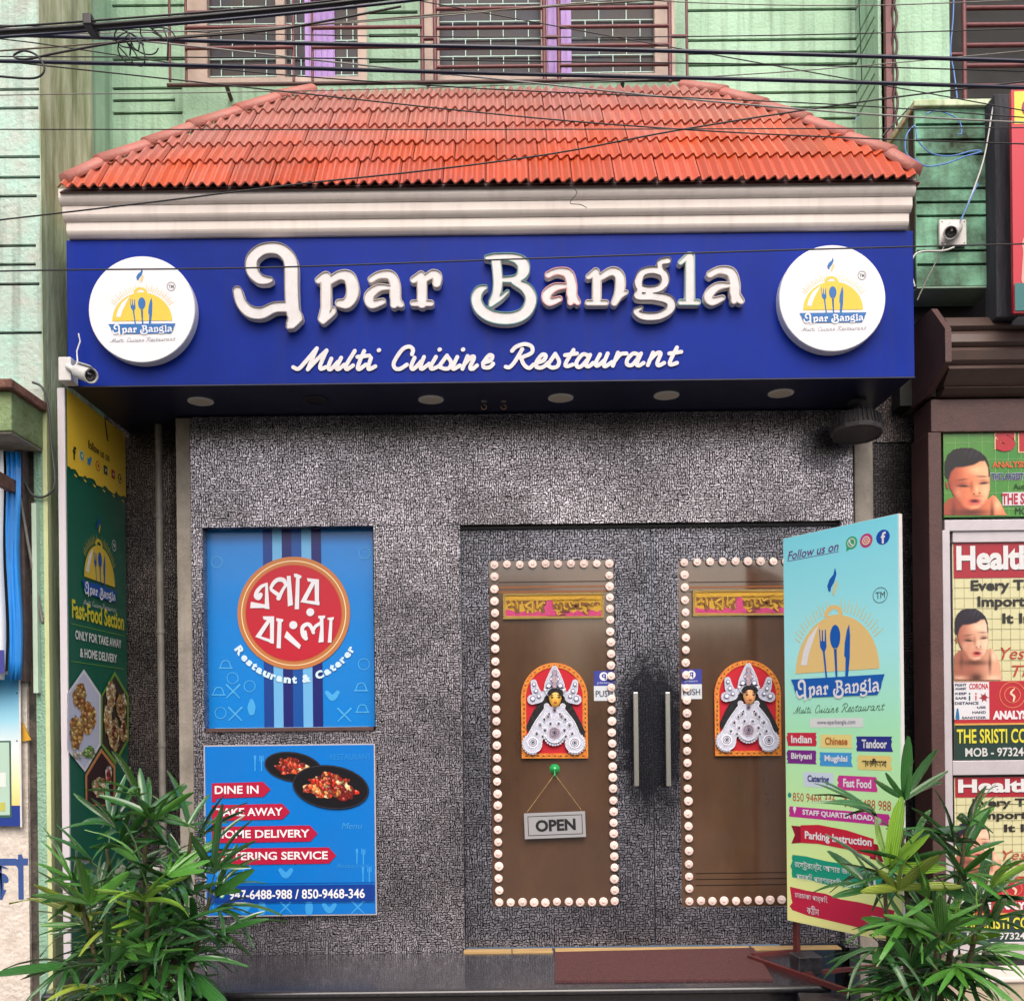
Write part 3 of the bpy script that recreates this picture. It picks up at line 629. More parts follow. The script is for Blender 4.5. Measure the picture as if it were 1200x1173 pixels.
for i in range(6):
    (y0, z0), (y1, z1) = pts[i], pts[i + 1]
    s_dir = Vector((0, y1 - y0, z1 - z0)).normalized(); nrm = Vector((0, -s_dir.z, s_dir.y)); LL = Lr + .02
    xL0, xL1, xR0, xR1 = HL[i], HL[i + 1], HR[i], HR[i + 1]
    ncol = int((xR0 - xL0) / W) + 3; xs0 = math.floor(xL0 / TP) * TP - (i % 2) * TP * 2
    Mr = Matrix((Vector((1, 0, 0)), s_dir, nrm)).transposed().to_4x4()
    for c in range(ncol):
        xb = xs0 + c * W
        prof = [(t_ * TP + a, b) for t_ in range(NT) for a, b in tooth(t_)] + [(NT * TP - .0035, 0)]
        cols = []
        for a, b in prof:
            x = xb + a
            if x < xL0 or x > xR0: continue
            top = LL
            if x < xL1: top = min(LL, (x - xL0) / max(1e-4, xL1 - xL0) * LL)
            if x > xR1: top = min(LL, (xR0 - x) / max(1e-4, xR0 - xR1) * LL)
            cols.append((a, b, top))
        if len(cols) < 3: continue
        full = len(cols) == len(prof) and all(q[2] == LL for q in cols); key = 'full'
        if not full or key not in tm_cache:
            n_ = len(cols); vs = []
            for a, b, tp in cols: vs += [(a, 0, b + .010), (a, tp, b - .001 + .011 * (1 - tp / LL)), (a, .002, b + .002)]
            fs = []
            for j in range(n_ - 1): fs += [(3 * j, 3 * j + 3, 3 * j + 4, 3 * j + 1), (3 * j, 3 * j + 2, 3 * j + 5, 3 * j + 3)]
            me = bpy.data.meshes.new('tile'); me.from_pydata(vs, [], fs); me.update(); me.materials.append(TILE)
            if full: tm_cache[key] = me
        else: me = tm_cache[key]
        Mo = Mr.copy(); Mo.translation = Vector((xb, y0, z0 + .001)) + nrm * (random.uniform(-.0008, .0008))
        Mo = Mo @ Matrix.Rotation(random.uniform(-.003, .003), 4, 'Z')
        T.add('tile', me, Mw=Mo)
# roof deck, rear closure and side slopes
deck = MB()
v = []
for i in range(7): v += [(HL[i], pts[i][0] + .01, pts[i][1] - .006), (HR[i], pts[i][0] + .01, pts[i][1] - .006)]
deck.add(v, [(2 * i, 2 * i + 1, 2 * i + 3, 2 * i + 2) for i in range(6)])
deck.part(T, 'roof_deck', MAROOND)
for sgn, H in ((0, HL), (1, HR)):
    v = []
    for i in range(7): v += [(H[i], pts[i][0] + .01, pts[i][1] - .006), (H[i], .56, pts[i][1] - .006)]
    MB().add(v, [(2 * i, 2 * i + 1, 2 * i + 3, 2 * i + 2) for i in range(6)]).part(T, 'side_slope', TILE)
MB().prismx([(-.5, zs[0] + .001), (.3, zs[0] + .001), (.3, zs[0] + .012), (-.5, zs[0] + .012)], HL[0] + .03, HR[0] - .03).part(T, 'eaves_board', MAROOND)
for H, sg in ((HL, -1), (HR, 1)):
    for i in range(6):
        a = Vector((H[i] + .004 * sg, pts[i][0], pts[i][1] + .034)); b = Vector((H[i + 1], pts[i + 1][0], pts[i + 1][1] + .03))
        d = (b - a).normalized(); a2 = a + (d * .045 if i == 0 else -d * .012); sidev = d.cross(Vector((0, -.7, .7))).normalized(); upn = sidev.cross(d)
        if upn.z < 0: upn = -upn
        vs = []
        for p_, rad in ((a2, .043), (b, .040)):
            for j in range(9):
                t_ = math.pi * j / 8; vs.append(p_ + sidev * math.cos(t_) * rad + upn * (math.sin(t_) * rad * .62 + (.004 if p_ is a2 else 0) - .01))
        nn = len(vs); vs += [p_ - upn * .045 for p_ in vs]
        fs = [(j, j + 1, j + 10, j + 9) for j in range(8)] + [(j, nn + j, nn + j + 1, j + 1) for j in range(8)]
        MB().add(vs, fs, True).part(T, 'ridge_tile', TILEC)
# ================================================================ DOORS
DYD = .055
bulb_me = MB().lathe((0, 0, 0), (0, -1, 0), [(.0205, 0), (.0222, .002), (.0222, .005), (.0195, .0078), (.0125, .0085), (.0100, .0075), (.0085, .0105), (.0045, .012), (.0004, .0122)], 16).mesh('round_bulb', BULB)
def bulbs(T, pts):
    for x, y in pts:
        p = P(x + random.uniform(-.35, .35), y + random.uniform(-.5, .5), DYD - .001)
        s_ = random.uniform(.94, 1.04)
        T.add('round_bulb', bulb_me, Mw=Matrix.Translation(p) @ Matrix.Rotation(random.uniform(-.1, .1), 4, 'X') @ Matrix.Rotation(random.uniform(-.1, .1), 4, 'Z') @ Matrix.Diagonal((s_, 1, s_, 1)))
def lerp(a, b, n): return [(a[0] + (b[0] - a[0]) * i / n, a[1] + (b[1] - a[1]) * i / n) for i in range(n + 1)]
def doorleaf(label, x0, x1, gx0, gx1, hx, bl):
    T = Thing('door_leaf', label, 'door', P((x0 + x1) / 2, 1110, DYD), group='double entrance doors')
    z0, z1 = STEPZ + .009, zh - .014
    X0, X1 = wx(x0, DYD), wx(x1, DYD); G0, G1 = wx(gx0, DYD, 860), wx(gx1, DYD, 860); gz0, gz1 = wz(1062, DYD, (gx0 + gx1) / 2), wz(656, DYD, (gx0 + gx1) / 2)
    for a in ((X0, G0, z0, z1), (G1, X1, z0, z1), (G0, G1, z0, gz0), (G0, G1, gz1, z1)):
        box(T, 'door_panel', DOORF, a[0] + .0004, a[1] - .0004, DYD, DYD + .04, a[2], a[3])
    box(T, 'glass_pane', GLASSB, G0, G1, DYD + .006, DYD + .03, gz0, gz1)
    hz0, hz1 = wz(921, 0, hx), wz(811, 0, hx); X = wx(hx, .0)
    h = box(T, 'pull_handle', STEEL, X - .0125, X + .0125, DYD - .062, DYD - .046, hz0, hz1, bevel=.004)
    for zz in (hz0 + .03, hz1 - .05): MB().tube([(X, DYD - .046, zz), (X, DYD + .001, zz)], .007, 10).part(T, 'standoff', STEEL, parent=h)
    bulbs(T, bl); return T
LB_ = lerp((579, 662), (585, 1057), 28)
RB_ = lerp((714, 661), (720.5, 1056), 30)
TB_ = lerp((579, 662), (714, 660.5), 9)[1:-1]; BB_ = lerp((585, 1057.5), (720.5, 1056), 10)[1:-1]
DL = doorleaf('left clad door leaf with brown glass, round bulbs and a hanging OPEN sign', 541, 763, 575, 721, 743.5, LB_ + RB_ + TB_ + BB_)
LB_ = lerp((802, 659), (808, 1056), 27); RB_ = lerp((936, 658), (943, 1053), 29)
TB_ = lerp((802, 659), (936, 657.5), 9)[1:-1]; BB_ = lerp((808, 1056), (943, 1053.5), 10)[1:-1]
DR = doorleaf('right clad door leaf with brown glass and round bulbs, partly behind the standing banner', 764, 985, 797, 945, 781, LB_ + RB_ + TB_ + BB_)
# faint printed lines on the film near the foot; head stripes are painted reflections
LINE = mat('film_line', C(70, 50, 40, .5), .2); LINEO = mat('painted_reflection', C(170, 105, 60, .6), .2)
for D_, x0, x1 in ((DL, 592, 708), (DR, 815, 930)):
    for y in (1022, 1029, 1036):
        if D_ is DR: pbox(D_, 'etched_line', LINE, x0, x1, y, y + 1.2, DYD + .0052, .0004)
    for y, m_ in ((681, LINE), (686.5, LINEO), (692, LINEO if D_ is DL else LINE)):
        pbox(D_, 'painted_reflection_stripe', m_, x0 - 8, x1 + 6, y, y + (2.2 if m_ is LINEO else 1.3), DYD + .0050, .0004)

YD = DYD - .0
# festive strips
GOLD = mat('gold_glitter', C(214, 160, 48, .9), .45, metal=.35, mott=.8, ms=220, col2=C(240, 200, 90, .9), bump=.6, bs=500)
PINKG = mat('pink_glitter', C(190, 40, 120, .85), .5, mott=.9, ms=240, col2=C(230, 90, 130, .9), bump=.5, bs=500)
GOLDT = mat('gold_tinsel', C(232, 196, 120, .9), .35, metal=.5, mott=.6, ms=300, bump=.8, bs=600)
BROWNT = mat('dark_letter_gap', C(120, 74, 28, .8), .5)
for (x0, y0, x1, y1, lab) in ((590.5, 696, 706.5, 724, 'gold and pink festive word strip on the left door glass'), (812.5, 692, 930, 720.5, 'gold and pink festive word strip on the right door glass, half hidden by the banner')):
    B = front('greeting_strip', lab, 'strip', (x0 + x1) / 2, (y0 + y1) / 2, DYD + .0055 - .006, group='festive word strips')
    B.rect('backing', x0, y0, x1, y1, GOLD, 1, ext=.004)
    k = x1 - x0
    for i in range(4):
        a, b, c, d = ((x0 - 1, y0 - 1, x1 + 1, y0 + 1.6), (x0 - 1, y1 - 1.6, x1 + 1, y1 + 1), (x0 - 1, y0 + 1.6, x0 + 1.4, y1 - 1.6), (x1 - 1.4, y0 + 1.6, x1 + 1, y1 - 1.6))[i]
        B.rect('tinsel_edge', a, b, c, d, GOLDT, 8, ext=.004)
    B.rect('gold_band', x0 + 2, y0 + 3, x1 - 3, y0 + 7.5, GOLD, 9, ext=.002)
    rq = random.Random(int(x0)); top = [(x0 + 2 + (k - 4) * i / 24, y1 - 8 + rq.uniform(-1.6, 2.2)) for i in range(25)]
    B.poly('pink_foot', [(x0 + 2, y1 - 2)] + top + [(x1 - 2, y1 - 2)], PINKG, 8)
    B.poly('pink_flower', [(x0 + k * .455 + 9 * math.cos(i * .6) * rq.uniform(.5, 1), (y0 + y1) / 2 + 11 * math.sin(i * .6) * rq.uniform(.6, 1)) for i in range(10)], PINKG, 8.5)
    for m_, l_, bo in ((BROWNT, 10, .075), (GOLD, 12, .012)):
        B.text('lettering', 'শারদ', m_, x0 + 3, y0 + 3, x0 + k * .43, y1 - 5, l_, bold=bo)
        B.text('lettering', 'শুেভচ্ছা', m_, x0 + k * .49, y0 + 3, x1 - 3, y1 - 3, l_, bold=bo)
    for i in range(26):
        B.ell('sequin', x0 + 4 + (k - 8) * random.random(), y1 - 3 - random.random() * 3, .9, .9, PINKG if i % 2 else flat(214, 60, 150), 14, n=6)

# arched deity plaques
SILV = mat('silver_pith', C(206, 210, 226, .92), .35, metal=.1, mott=.5, ms=150, col2=C(160, 162, 190, .9), bump=.5, bs=200)
SILVP = mat('pink_silver', C(214, 188, 200, .9), .35, metal=.2, mott=.6, ms=120, bump=.9, bs=260)
SEQ = mat('dark_sequin', C(64, 66, 96, .8), .2, metal=.5)
VEL = mat('red_velvet', C(196, 22, 44, .85), .8)
SKIN = mat('painted_clay_face', C(240, 182, 78, .97), .4); SKIN2 = mat('painted_clay_face_tan', C(236, 170, 112, .97), .4)
HAIR = mat('black_jute_hair', C(20, 18, 26, .8), .7, bump=.9, bs=160, stretch=(1, 1, .3)); LIP = mat('lip_red', C(170, 30, 30, .85), .4)
ORN = mat('orange_zari', C(226, 150, 46, .9), .4, mott=.9, ms=70, col2=C(200, 80, 34, .85))
BRK = mat('zari_black', C(58, 46, 18, .8), .5)
def plaque(ox, oy, sk, lab, tan):
    A = lambda x, y: (ox + (x - 443) * sk, oy + (y - 610) * sk)
    B = front('deity_plaque', lab, 'plaque', ox, oy, DYD + .0055 - .007, group='arched deity plaques on the doors')
    fr = [A(100, 1110), A(95, 700)] + [A(443 + 352 * math.cos(R(a)), 470 - 368 * math.sin(R(a))) for a in range(178, -2, -9)] + [A(795, 700), A(800, 1108)]
    inn = [A(150, 1058), A(146, 700)] + [A(443 + 300 * math.cos(R(a)), 470 - 318 * math.sin(R(a))) for a in range(178, -2, -9)] + [A(740, 700), A(742, 1056)]
    B.poly('backboard', fr, VEL, 1, ext=.008)
    B.fillq('zari_frame', [[B.q(*p) for p in fr], [B.q(*p) for p in inn]], ORN, 1, z=.0084, ext=.004)
    for i in range(0, 19):   # little black darts in the border
        a = R(178 - i * 9.8); p = A(443 + 326 * math.cos(a), 470 - 343 * math.sin(a)); B.ell('border_dart', p[0], p[1], 1.1, .8, BRK, 22, n=5)
    for yy in range(540, 1060, 48):
        for xx in (122, 768): p = A(xx, yy); B.ell('border_dart', p[0], p[1], .9, 1.4, BRK, 22, n=5)
    for xx in range(150, 760, 60): p = A(xx, 1084); B.ell('border_dart', p[0], p[1], 1.8, .8, BRK, 22, n=5)
    st = lambda name, strk, m, l, e, **k: B.strokes(name, [[A(p[0], p[1]) + (p[2] * sk,) for p in s_] for s_ in strk], m, l, ext=e, step=.35, **k)
    st('hair', [[(440, 430, 58), (340, 510, 46), (250, 660, 48), (190, 780, 42)], [(440, 430, 58), (545, 510, 46), (640, 680, 50), (712, 820, 46), (735, 860, 26)]], HAIR, 14, .012)
    def beads(strk, zz):
        f_, X_, Y_ = sdf([[A(p[0], p[1]) + (p[2] * sk,) for p in s_] for s_ in strk], .35); mb = MB()
        for lp in contours(f_, X_, Y_, -.55):
            acc = 0; last = lp[0]
            for p in lp:
                acc += math.hypot(p[0] - last[0], p[1] - last[1]); last = p
                if acc > 1.55:
                    acc = 0; u_, t_ = B.q(*p); v = [(u_ + .0036 * c_ * math.cos(j * 1.047), t_ + .0036 * c_ * math.sin(j * 1.047), zz + h_) for c_, h_ in ((1, -.004), (.8, .0022), (.25, .0038)) for j in range(6)]
                    mb.add(v, [(i * 6 + j, i * 6 + (j + 1) % 6, i * 6 + 6 + (j + 1) % 6, i * 6 + 6 + j) for i in (0, 1) for j in range(6)] + [(12, 13, 14, 15, 16, 17)], True)
        B.add('bead_edging', mb.mesh('bead_edging', mat('bead_white', C(240, 240, 246, .95), .3)), local=True, kind='stuff')
    BW = mat('pith_white', C(240, 240, 248, .95), .35); SG = mat('scroll_shadow_blue', C(128, 130, 160, .85), .5)
    body = [[(443, 625, 66), (443, 700, 130), (443, 765, 150)], [(380, 620, 60), (300, 760, 75), (235, 900, 85), (215, 955, 100)], [(500, 620, 60), (590, 760, 75), (640, 900, 85), (655, 950, 103)], [(443, 850, 100)], [(360, 560, 30)], [(530, 560, 30)]]
    st('silver_bodice', body, SILV, 20, .016); beads(body, .0285)
    for (cx_, cy_, r_) in ((215, 940, 58), (655, 945, 60), (443, 840, 62), (375, 670, 36), (515, 670, 36), (290, 760, 34), (600, 760, 34), (443, 600, 24), (400, 745, 26), (486, 745, 26), (335, 700, 24), (555, 700, 24), (340, 815, 30), (546, 815, 30), (255, 850, 28), (628, 850, 28), (320, 880, 26), (560, 880, 26), (385, 640, 14), (500, 640, 14)):
        p = A(cx_, cy_); m_ = BW if (cx_ != 443) else SILVP
        B.ell('scroll_ground', p[0], p[1], r_ * sk * .96, r_ * sk * .96, SG, 1, n=20, z=.0284)
        for rr, e in ((1.0, .003), (.62, .004), (.3, .005)):
            f_ = [[B.q(p[0] + r_ * sk * rr * math.cos(R(a)), p[1] + r_ * sk * rr * math.sin(R(a))) for a in range(0, 360, 24)], [B.q(p[0] + r_ * sk * rr * .8 * math.cos(R(a)), p[1] + r_ * sk * rr * .8 * math.sin(R(a))) for a in range(0, 360, 24)]]
            B.fillq('scroll_ring', f_, m_, 1, z=.0286, ext=e)
        B.ell('sequin', p[0], p[1], 1.0, 1.0, SEQ, 62, n=8)
    # scalloped hem beads
    bead = []
    for (cx_, cy_, r_, a0, a1) in ((215, 955, 104, 60, 300), (655, 950, 107, -120, 120), (443, 860, 108, 200, 340)):
        for a in range(a0, a1, 15): bead.append([(cx_ + r_ * math.cos(R(a)), cy_ - r_ * math.sin(R(a)), 12)])
    st('scalloped_beads', bead, SILV, 22, .014, kind='stuff')
    crown = [[(443, 160, 26), (443, 230, 60), (443, 330, 100), (443, 370, 108)], [(350, 385, 22), (540, 385, 22)]]
    st('crown', crown, SILV, 26, .012); beads(crown, .028)
    for sg in (-1, 1):
        for (xx, yy, r_) in ((60, 345, 30), (34, 275, 20), (95, 385, 20), (215, 330, 20), (195, 400, 24), (228, 480, 30), (165, 455, 22)):
            p = A(443 + sg * xx, yy); B.ell('scroll_ground', p[0], p[1], r_ * sk, r_ * sk, SG, 47, n=12, ext=.001); B.ell('scroll_boss', p[0], p[1], r_ * .62 * sk, r_ * .62 * sk, BW, 50, n=10, ext=.002)
    for yy, r_ in ((210, 20), (280, 34), (345, 24)):
        p = A(443, yy); B.ell('crown_ground', p[0], p[1], r_ * 1.5 * sk, r_ * 1.7 * sk, SG, 47, n=14, ext=.001); B.ell('crown_jewel', p[0], p[1], r_ * sk, r_ * 1.3 * sk, SILVP, 50, n=12, ext=.003)
    st('crown_band', [[(350, 372, 8), (443, 352, 8), (538, 372, 8)]], SEQ, 48, .002)
    for sg in (-1, 1):
        X = lambda x: 443 + sg * (443 - x)
        st('side_plume', [[(X(225), 310, 32), (X(245), 400, 45), (X(290), 470, 45), (X(210), 490, 52)], [(X(330), 430, 30), (X(280), 470, 36)]], SILV, 22, .01)
        p = A(X(205), 490); B.ell('sequin', p[0], p[1], 1.2, 1.2, SEQ, 40, n=8)
        p = A(X(245), 380); B.ell('sequin', p[0], p[1], .9, .9, SEQ, 40, n=8)
    # face: domed oval with features
    c = A(450, 480); u, t = B.q(*c); w_ = 67 * sk / FPX * DIST; h_ = 96 * sk / FPX * DIST
    mbf = MB(); rings = 7; seg = 20; vs = []
    for i in range(rings + 1):
        a = math.pi / 2 * i / rings
        for j in range(seg):
            b = 2 * math.pi * j / seg; tap = 1 - .16 * max(0, -math.sin(b))
            vs.append((u + w_ * tap * math.cos(a) * math.cos(b), t + h_ * math.cos(a) * math.sin(b), .030 + .022 * math.sin(a)))
    mbf.add(vs, [(i * seg + j, i * seg + (j + 1) % seg, (i + 1) * seg + (j + 1) % seg, (i + 1) * seg + j) for i in range(rings) for j in range(seg)], True)
    T_ = B.add('face', mbf.mesh('face', SKIN2 if tan else SKIN), local=True)
    def feat(name, pts, r_, m_, zz, e):
        B.strokes(name, [[A(x, y) + (r_ * sk,) for x, y in s_] for s_ in pts], m_, 1, step=.12, ext=e, z=zz, parent=T_)
    feat('eye', [[(410, 468), (438, 470)]], 8, BLACK, .0475, .003); feat('eye', [[(464, 470), (494, 468)]], 8, BLACK, .0475, .003)
    feat('eyebrow', [[(408, 450), (424, 442), (440, 452)]], 3.5, BLACK, .0465, .003); feat('eyebrow', [[(464, 452), (480, 442), (496, 450)]], 3.5, BLACK, .0465, .003)
    feat('nose', [[(451, 465), (450, 498)]], 7, SKIN2 if tan else SKIN, .0495, .006); feat('lips', [[(438, 522), (451, 526), (464, 522)]], 5.5, LIP, .0475, .003)
    feat('forehead_dot', [[(451, 436)]], 6, LIP, .048, .002)
    feat('hair_parting', [[(390, 425), (410, 400), (450, 392), (490, 400), (512, 425)]], 22, HAIR, .030, .018)
plaque(649.5, 833, 100 / 902, 'arched red plaque with silver crowned goddess on the left door, above the OPEN sign', False)
plaque(875.5, 830, 100 / 902, 'arched red plaque with silver crowned goddess on the right door, beside the standing banner', True)

# push stickers
for (x0, y0, lab) in ((696, 786, 'small blue and white PUSH sticker on the left door glass'), (798.5, 784, 'small blue and white PUSH sticker on the right door glass')):
    B = front('push_sticker', lab, 'sticker', x0 + 12, y0 + 17, DYD + .0055, group='push stickers')
    B.rect('blue_half', x0, y0, x0 + 24, y0 + 17.5, flat(52, 60, 150), 1); B.rect('white_half', x0, y0 + 17.6, x0 + 24, y0 + 35, flat(206, 212, 220), 1)
    B.ell('ring', x0 + 11.5, y0 + 6.5, 5, 5, WHITE, 2); B.text('letter', 'q', flat(52, 60, 150), x0 + 9, y0 + 3.5, x0 + 14, y0 + 10, 4, bold=.03)
    B.text('small_lettering', 'please', flat(190, 196, 230), x0 + 4, y0 + 12.5, x0 + 19, y0 + 15.8, 3)
    B.text('lettering', 'PUSH', flat(60, 64, 84), x0 + 2, y0 + 23, x0 + 22, y0 + 30.5, 3, bold=.015)
# open sign
B = front('open_sign', 'small silver OPEN sign hanging from a green suction hook on the left door', 'sign', 650.5, 966, .035)
GR = mat('open_sign_silver', C(176, 176, 180, .9), .35, metal=.3)
th = R(2.2)
def rp(x, y, cx_=650.5, cy_=966): return (cx_ + (x - cx_) * math.cos(th) + (y - cy_) * math.sin(th), cy_ - (x - cx_) * math.sin(th) + (y - cy_) * math.cos(th))
B.poly('board', [rp(614.5, 951.5), rp(686, 951.5), rp(686, 981.5), rp(614.5, 981.5)], GR, 1, ext=.006)
oo = [rp(618.5, 955), rp(682.5, 955), rp(682.5, 978), rp(618.5, 978)]; ii = [rp(619.3, 955.8), rp(681.7, 955.8), rp(681.7, 977.2), rp(619.3, 977.2)]
B.fillq('border_line', [[B.q(*p) for p in oo], [B.q(*p) for p in ii]], BLACK, 12)
B.text('lettering', 'OPEN', BLACK, 627.5, 959.5, 674.5, 973.5, 13, bold=.04, rot=th)
cord = MB(); hk = P(650, 907, .035); a = P(618, 951, .035); b = P(681.5, 949, .035)
cord.tube([a, hk], .0012, 5); cord.tube([b, hk], .0012, 5); cord.part(B, 'cord', WOOD)
T = Thing('suction_hook', 'bright green round suction hook on the left door glass', 'hook', P(650, 902, DYD))
GRN = mat('green_plastic', C(40, 160, 84, .9), .25, coat=.5)
MB().lathe(P(650, 901, DYD + .005), (0, -1, 0), [(.027, 0), (.024, .005), (.016, .012), (.010, .020), (.0003, .022)], 20).part(T, 'cup', GRN)
MB().tube([P(650, 903, .038), P(650, 908, .034), P(650.5, 911, .026), P(651, 908, .02)], .004, 8).part(T, 'hook_arm', GRN)

# ================================================================ NICHE POSTER
SKY1, BL1 = flat(0, 104, 190), flat(16, 112, 196)
B = front('logo_poster', 'upper blue poster in the niche with a red Bengali roundel', 'poster', 340, 738, .075)
B.rect('sheet', 243.5, 618.5, 438, 856, mat('poster_blue', C(0, 122, 206, 1), .3, coat=.3, bump=.12, bs=7, mott=.12, ms=5), 1, ext=.002, z=-.0018)
for a, b, c, d, m_ in ((308, 319, 310, 321.5, flat(8, 60, 140)), (319, 330, 321.5, 332.5, flat(106, 176, 226)), (330, 341.5, 332.5, 344, flat(16, 26, 108)), (341.5, 353, 344, 356, flat(4, 78, 160)), (353, 364.5, 356, 367, flat(106, 176, 226)), (364.5, 376, 367, 379, flat(16, 26, 108))):
    B.poly('stripe', [(a, 618.6), (b, 618.6), (d, 855.8), (c, 855.8)], m_, 4)
B.rect('print_edge', 252, 852, 432, 853.5, flat(150, 190, 225), 4)
ICO = flat(70, 166, 228)
def icons(B, x0, y0, x1, y1, m_, n, seed, avoid, L=4):
    rng = random.Random(seed); done = []
    while len(done) < n:
        x, y = rng.uniform(x0 + 8, x1 - 8), rng.uniform(y0 + 8, y1 - 8)
        if avoid(x, y) or any(abs(x - a) < 17 and abs(y - b) < 15 for a, b in done):
            seed += 1
            if rng.random() < .0015: break
            continue
        done.append((x, y)); k = rng.randrange(6); st = lambda s_: B.strokes('faint_icon', [[(x + a * 1.25, y + b * 1.25, r_ * 1.35) for a, b, r_ in q] for q in s_], m_, L, step=.4, kind='stuff')
        if k == 0: st([[(-3, 7, .5), (-3, -1, .6), (-3, -6, 1.2)], [(3, 7, .5), (3, -6, .6)], [(1.5, -7, .4), (1.5, -2, .4)], [(4.5, -7, .4), (4.5, -2, .4)]])
        elif k == 1: B.fillq('faint_icon', [[B.q(x + 7 * math.cos(a_), y + 7 * math.sin(a_)) for a_ in [i * .3 for i in range(21)]], [B.q(x + 6 * math.cos(a_), y + 6 * math.sin(a_)) for a_ in [i * .3 for i in range(21)]]], m_, L)
        elif k == 2: st([[(-6, 3, .6), (6, 3, .6)], [(-5, 2, .5), (-3, -3, .5), (0, -4, .5), (3, -3, .5), (5, 2, .5)]])
        elif k == 3: st([[(-5, -2, 1.8), (0, 3, 2.6), (5, -2, 1.8)]])
        elif k == 4: st([[(-6, 6, .5), (6, -6, .9)], [(6, 6, .5), (-6, -6, .9)]])
        else: st([[(0, -6, 1.5), (0, 0, 3.4), (0, 5, 2.6)]])
icons(B, 246, 640, 436, 850, ICO, 34, 3, lambda x, y: (x - 344) ** 2 + (y - 718) ** 2 < 100 ** 2 or 300 < x < 386)
cxr, cyr = 344.5, 718.5
for r_, m_, l_ in ((66, flat(190, 120, 66), 8), (61.5, flat(240, 222, 180), 9), (60.4, flat(190, 120, 66), 10), (57, flat(186, 96, 48), 11), (56, flat(188, 22, 46), 12)):
    B.ell('roundel', cxr, cyr, r_, r_, m_, l_, n=64)
WT = flat(226, 226, 234); SH = flat(110, 14, 34)
Z = lambda x, y: (270 + x / 7.82, 645 + y / 7.82)
polys = [[(325,298),(346,298),(362,540),(318,535)], [(192,472),(325,497),(350,515),(345,528),(185,530)], [(520,237),(555,235),(577,500),(530,515)],
 [(585,215),(610,215),(655,235),(650,260),(638,258),(632,540),(593,540),(605,250),(588,245)], [(705,255),(815,268),(815,505),(778,497),(775,298),(712,285)], [(745,290),(785,292),(700,458),(820,472),(818,505),(645,475)],
 [(300,605),(405,605),(402,855),(368,850),(366,645),(310,635)], [(338,640),(378,640),(285,788),(402,825),(400,856),(232,792)], [(425,620),(488,632),(485,655),(473,655),(465,898),(427,895),(437,652),(424,648)],
 [(520,738),(650,870),(635,905),(497,795)], [(808,600),(870,597),(872,620),(855,625),(858,840),(810,845),(826,720),(822,625),(808,622)], [(893,618),(952,612),(948,635),(938,640),(930,845),(895,845),(912,640),(893,635)]]
strk = [[(332,312,12),(285,335,16),(248,380,18),(238,420,19),(262,435,22),(280,408,20)], [(375,345,14),(400,300,17),(440,270,19),(490,275,20),(515,320,14)], [(378,362,14),(410,385,17),(452,415,18)], [(512,320,14),(480,370,14),(445,440,20)],
 [(735,567,36)], [(580,685,37)], [(695,805,20),(668,775,18),(664,710,18),(700,678,18),(735,690,17),(765,755,14)], [(690,745,12),(695,780,14)], [(758,750,13),(780,700,14),(825,670,16)]]
for dx_, dy_, m_, l_ in ((.7, .8, SH, 13), (0, 0, WT, 15)):
    for p_ in polys: B.poly('bengali_stroke', [(Z(*q)[0] + dx_, Z(*q)[1] + dy_) for q in p_], m_, l_)
    for s_ in strk: B.strokes('bengali_curve', [[(Z(a, b)[0] + dx_, Z(a, b)[1] + dy_, r_ / 7.82) for a, b, r_ in s_]], m_, l_, step=.45)
txt = 'Restaurant & Caterer'; wdt = {'R': 1.35, 's': .85, 't': .75, 'r': .8, ' ': .55, '&': 1.3, 'C': 1.25, 'u': 1.1, 'n': 1.1, 'a': .95, 'e': .95}
tot = sum(wdt.get(c_, 1) for c_ in txt); acc = 0; rad = 79.0
hgt = {'R': 9.6, 'C': 9.6, '&': 9.6, 't': 9}
for c_ in txt:
    w_ = wdt.get(c_, 1); mid = (acc + w_ / 2) / tot; acc += w_
    if c_ == ' ': continue
    ang = R(150 - 120 * mid)   # measured from +x, image y down
    hh = hgt.get(c_, 6.8); rr = rad - (hh - 6.8) / 2 + 0
    x, y = cxr + 1 + rr * math.cos(ang), cyr + rr * math.sin(ang)
    ww = w_ * 2 * math.pi * rad * (120 / 360) / tot * .86
    B.text('arc_letter', c_, flat(206, 232, 246), x - ww / 2, y - hh / 2, x + ww / 2, y + hh / 2, 9, bold=.055, rot=-(ang - math.pi / 2))

# ================================================================ LOWER POSTER
B = front('service_poster', 'lower blue poster listing dine in and delivery services with chilli dishes', 'poster', 341, 971, -.016)
B.rect('backing', 240.5, 872, 441, 1072.5, ALU, 0, ext=.012)
B.rect('sheet', 242, 873.5, 439.5, 1071, mat('poster_azure', C(4, 116, 204, .95), .3, coat=.3, bump=.12, bs=7, mott=.12, ms=5), 22)
Zs = lambda x, y: (230 + x / 5.332, 860 + y / 5.332)
icons(B, 244, 876, 438, 1032, flat(60, 156, 226), 36, 11, lambda x, y: (308 < x < 436 and 876 < y < 950) or (x < 398 and 914 < y < 1012), 24)
icons(B, 244, 1054, 438, 1070, flat(60, 156, 226), 9, 5, lambda x, y: False, 24)
B.text('faint_word', 'RESTAURANT', flat(40, 140, 216), *Zs(838, 122), *Zs(1095, 160), 25); B.text('faint_word', 'Menu', flat(60, 150, 220), *Zs(910, 550), *Zs(1040, 590), 25, shear=.3); B.text('faint_word', 'Restaurant', flat(50, 145, 218), *Zs(880, 805), *Zs(1085, 832), 25, shear=.3)
RB2 = flat(178, 22, 60)
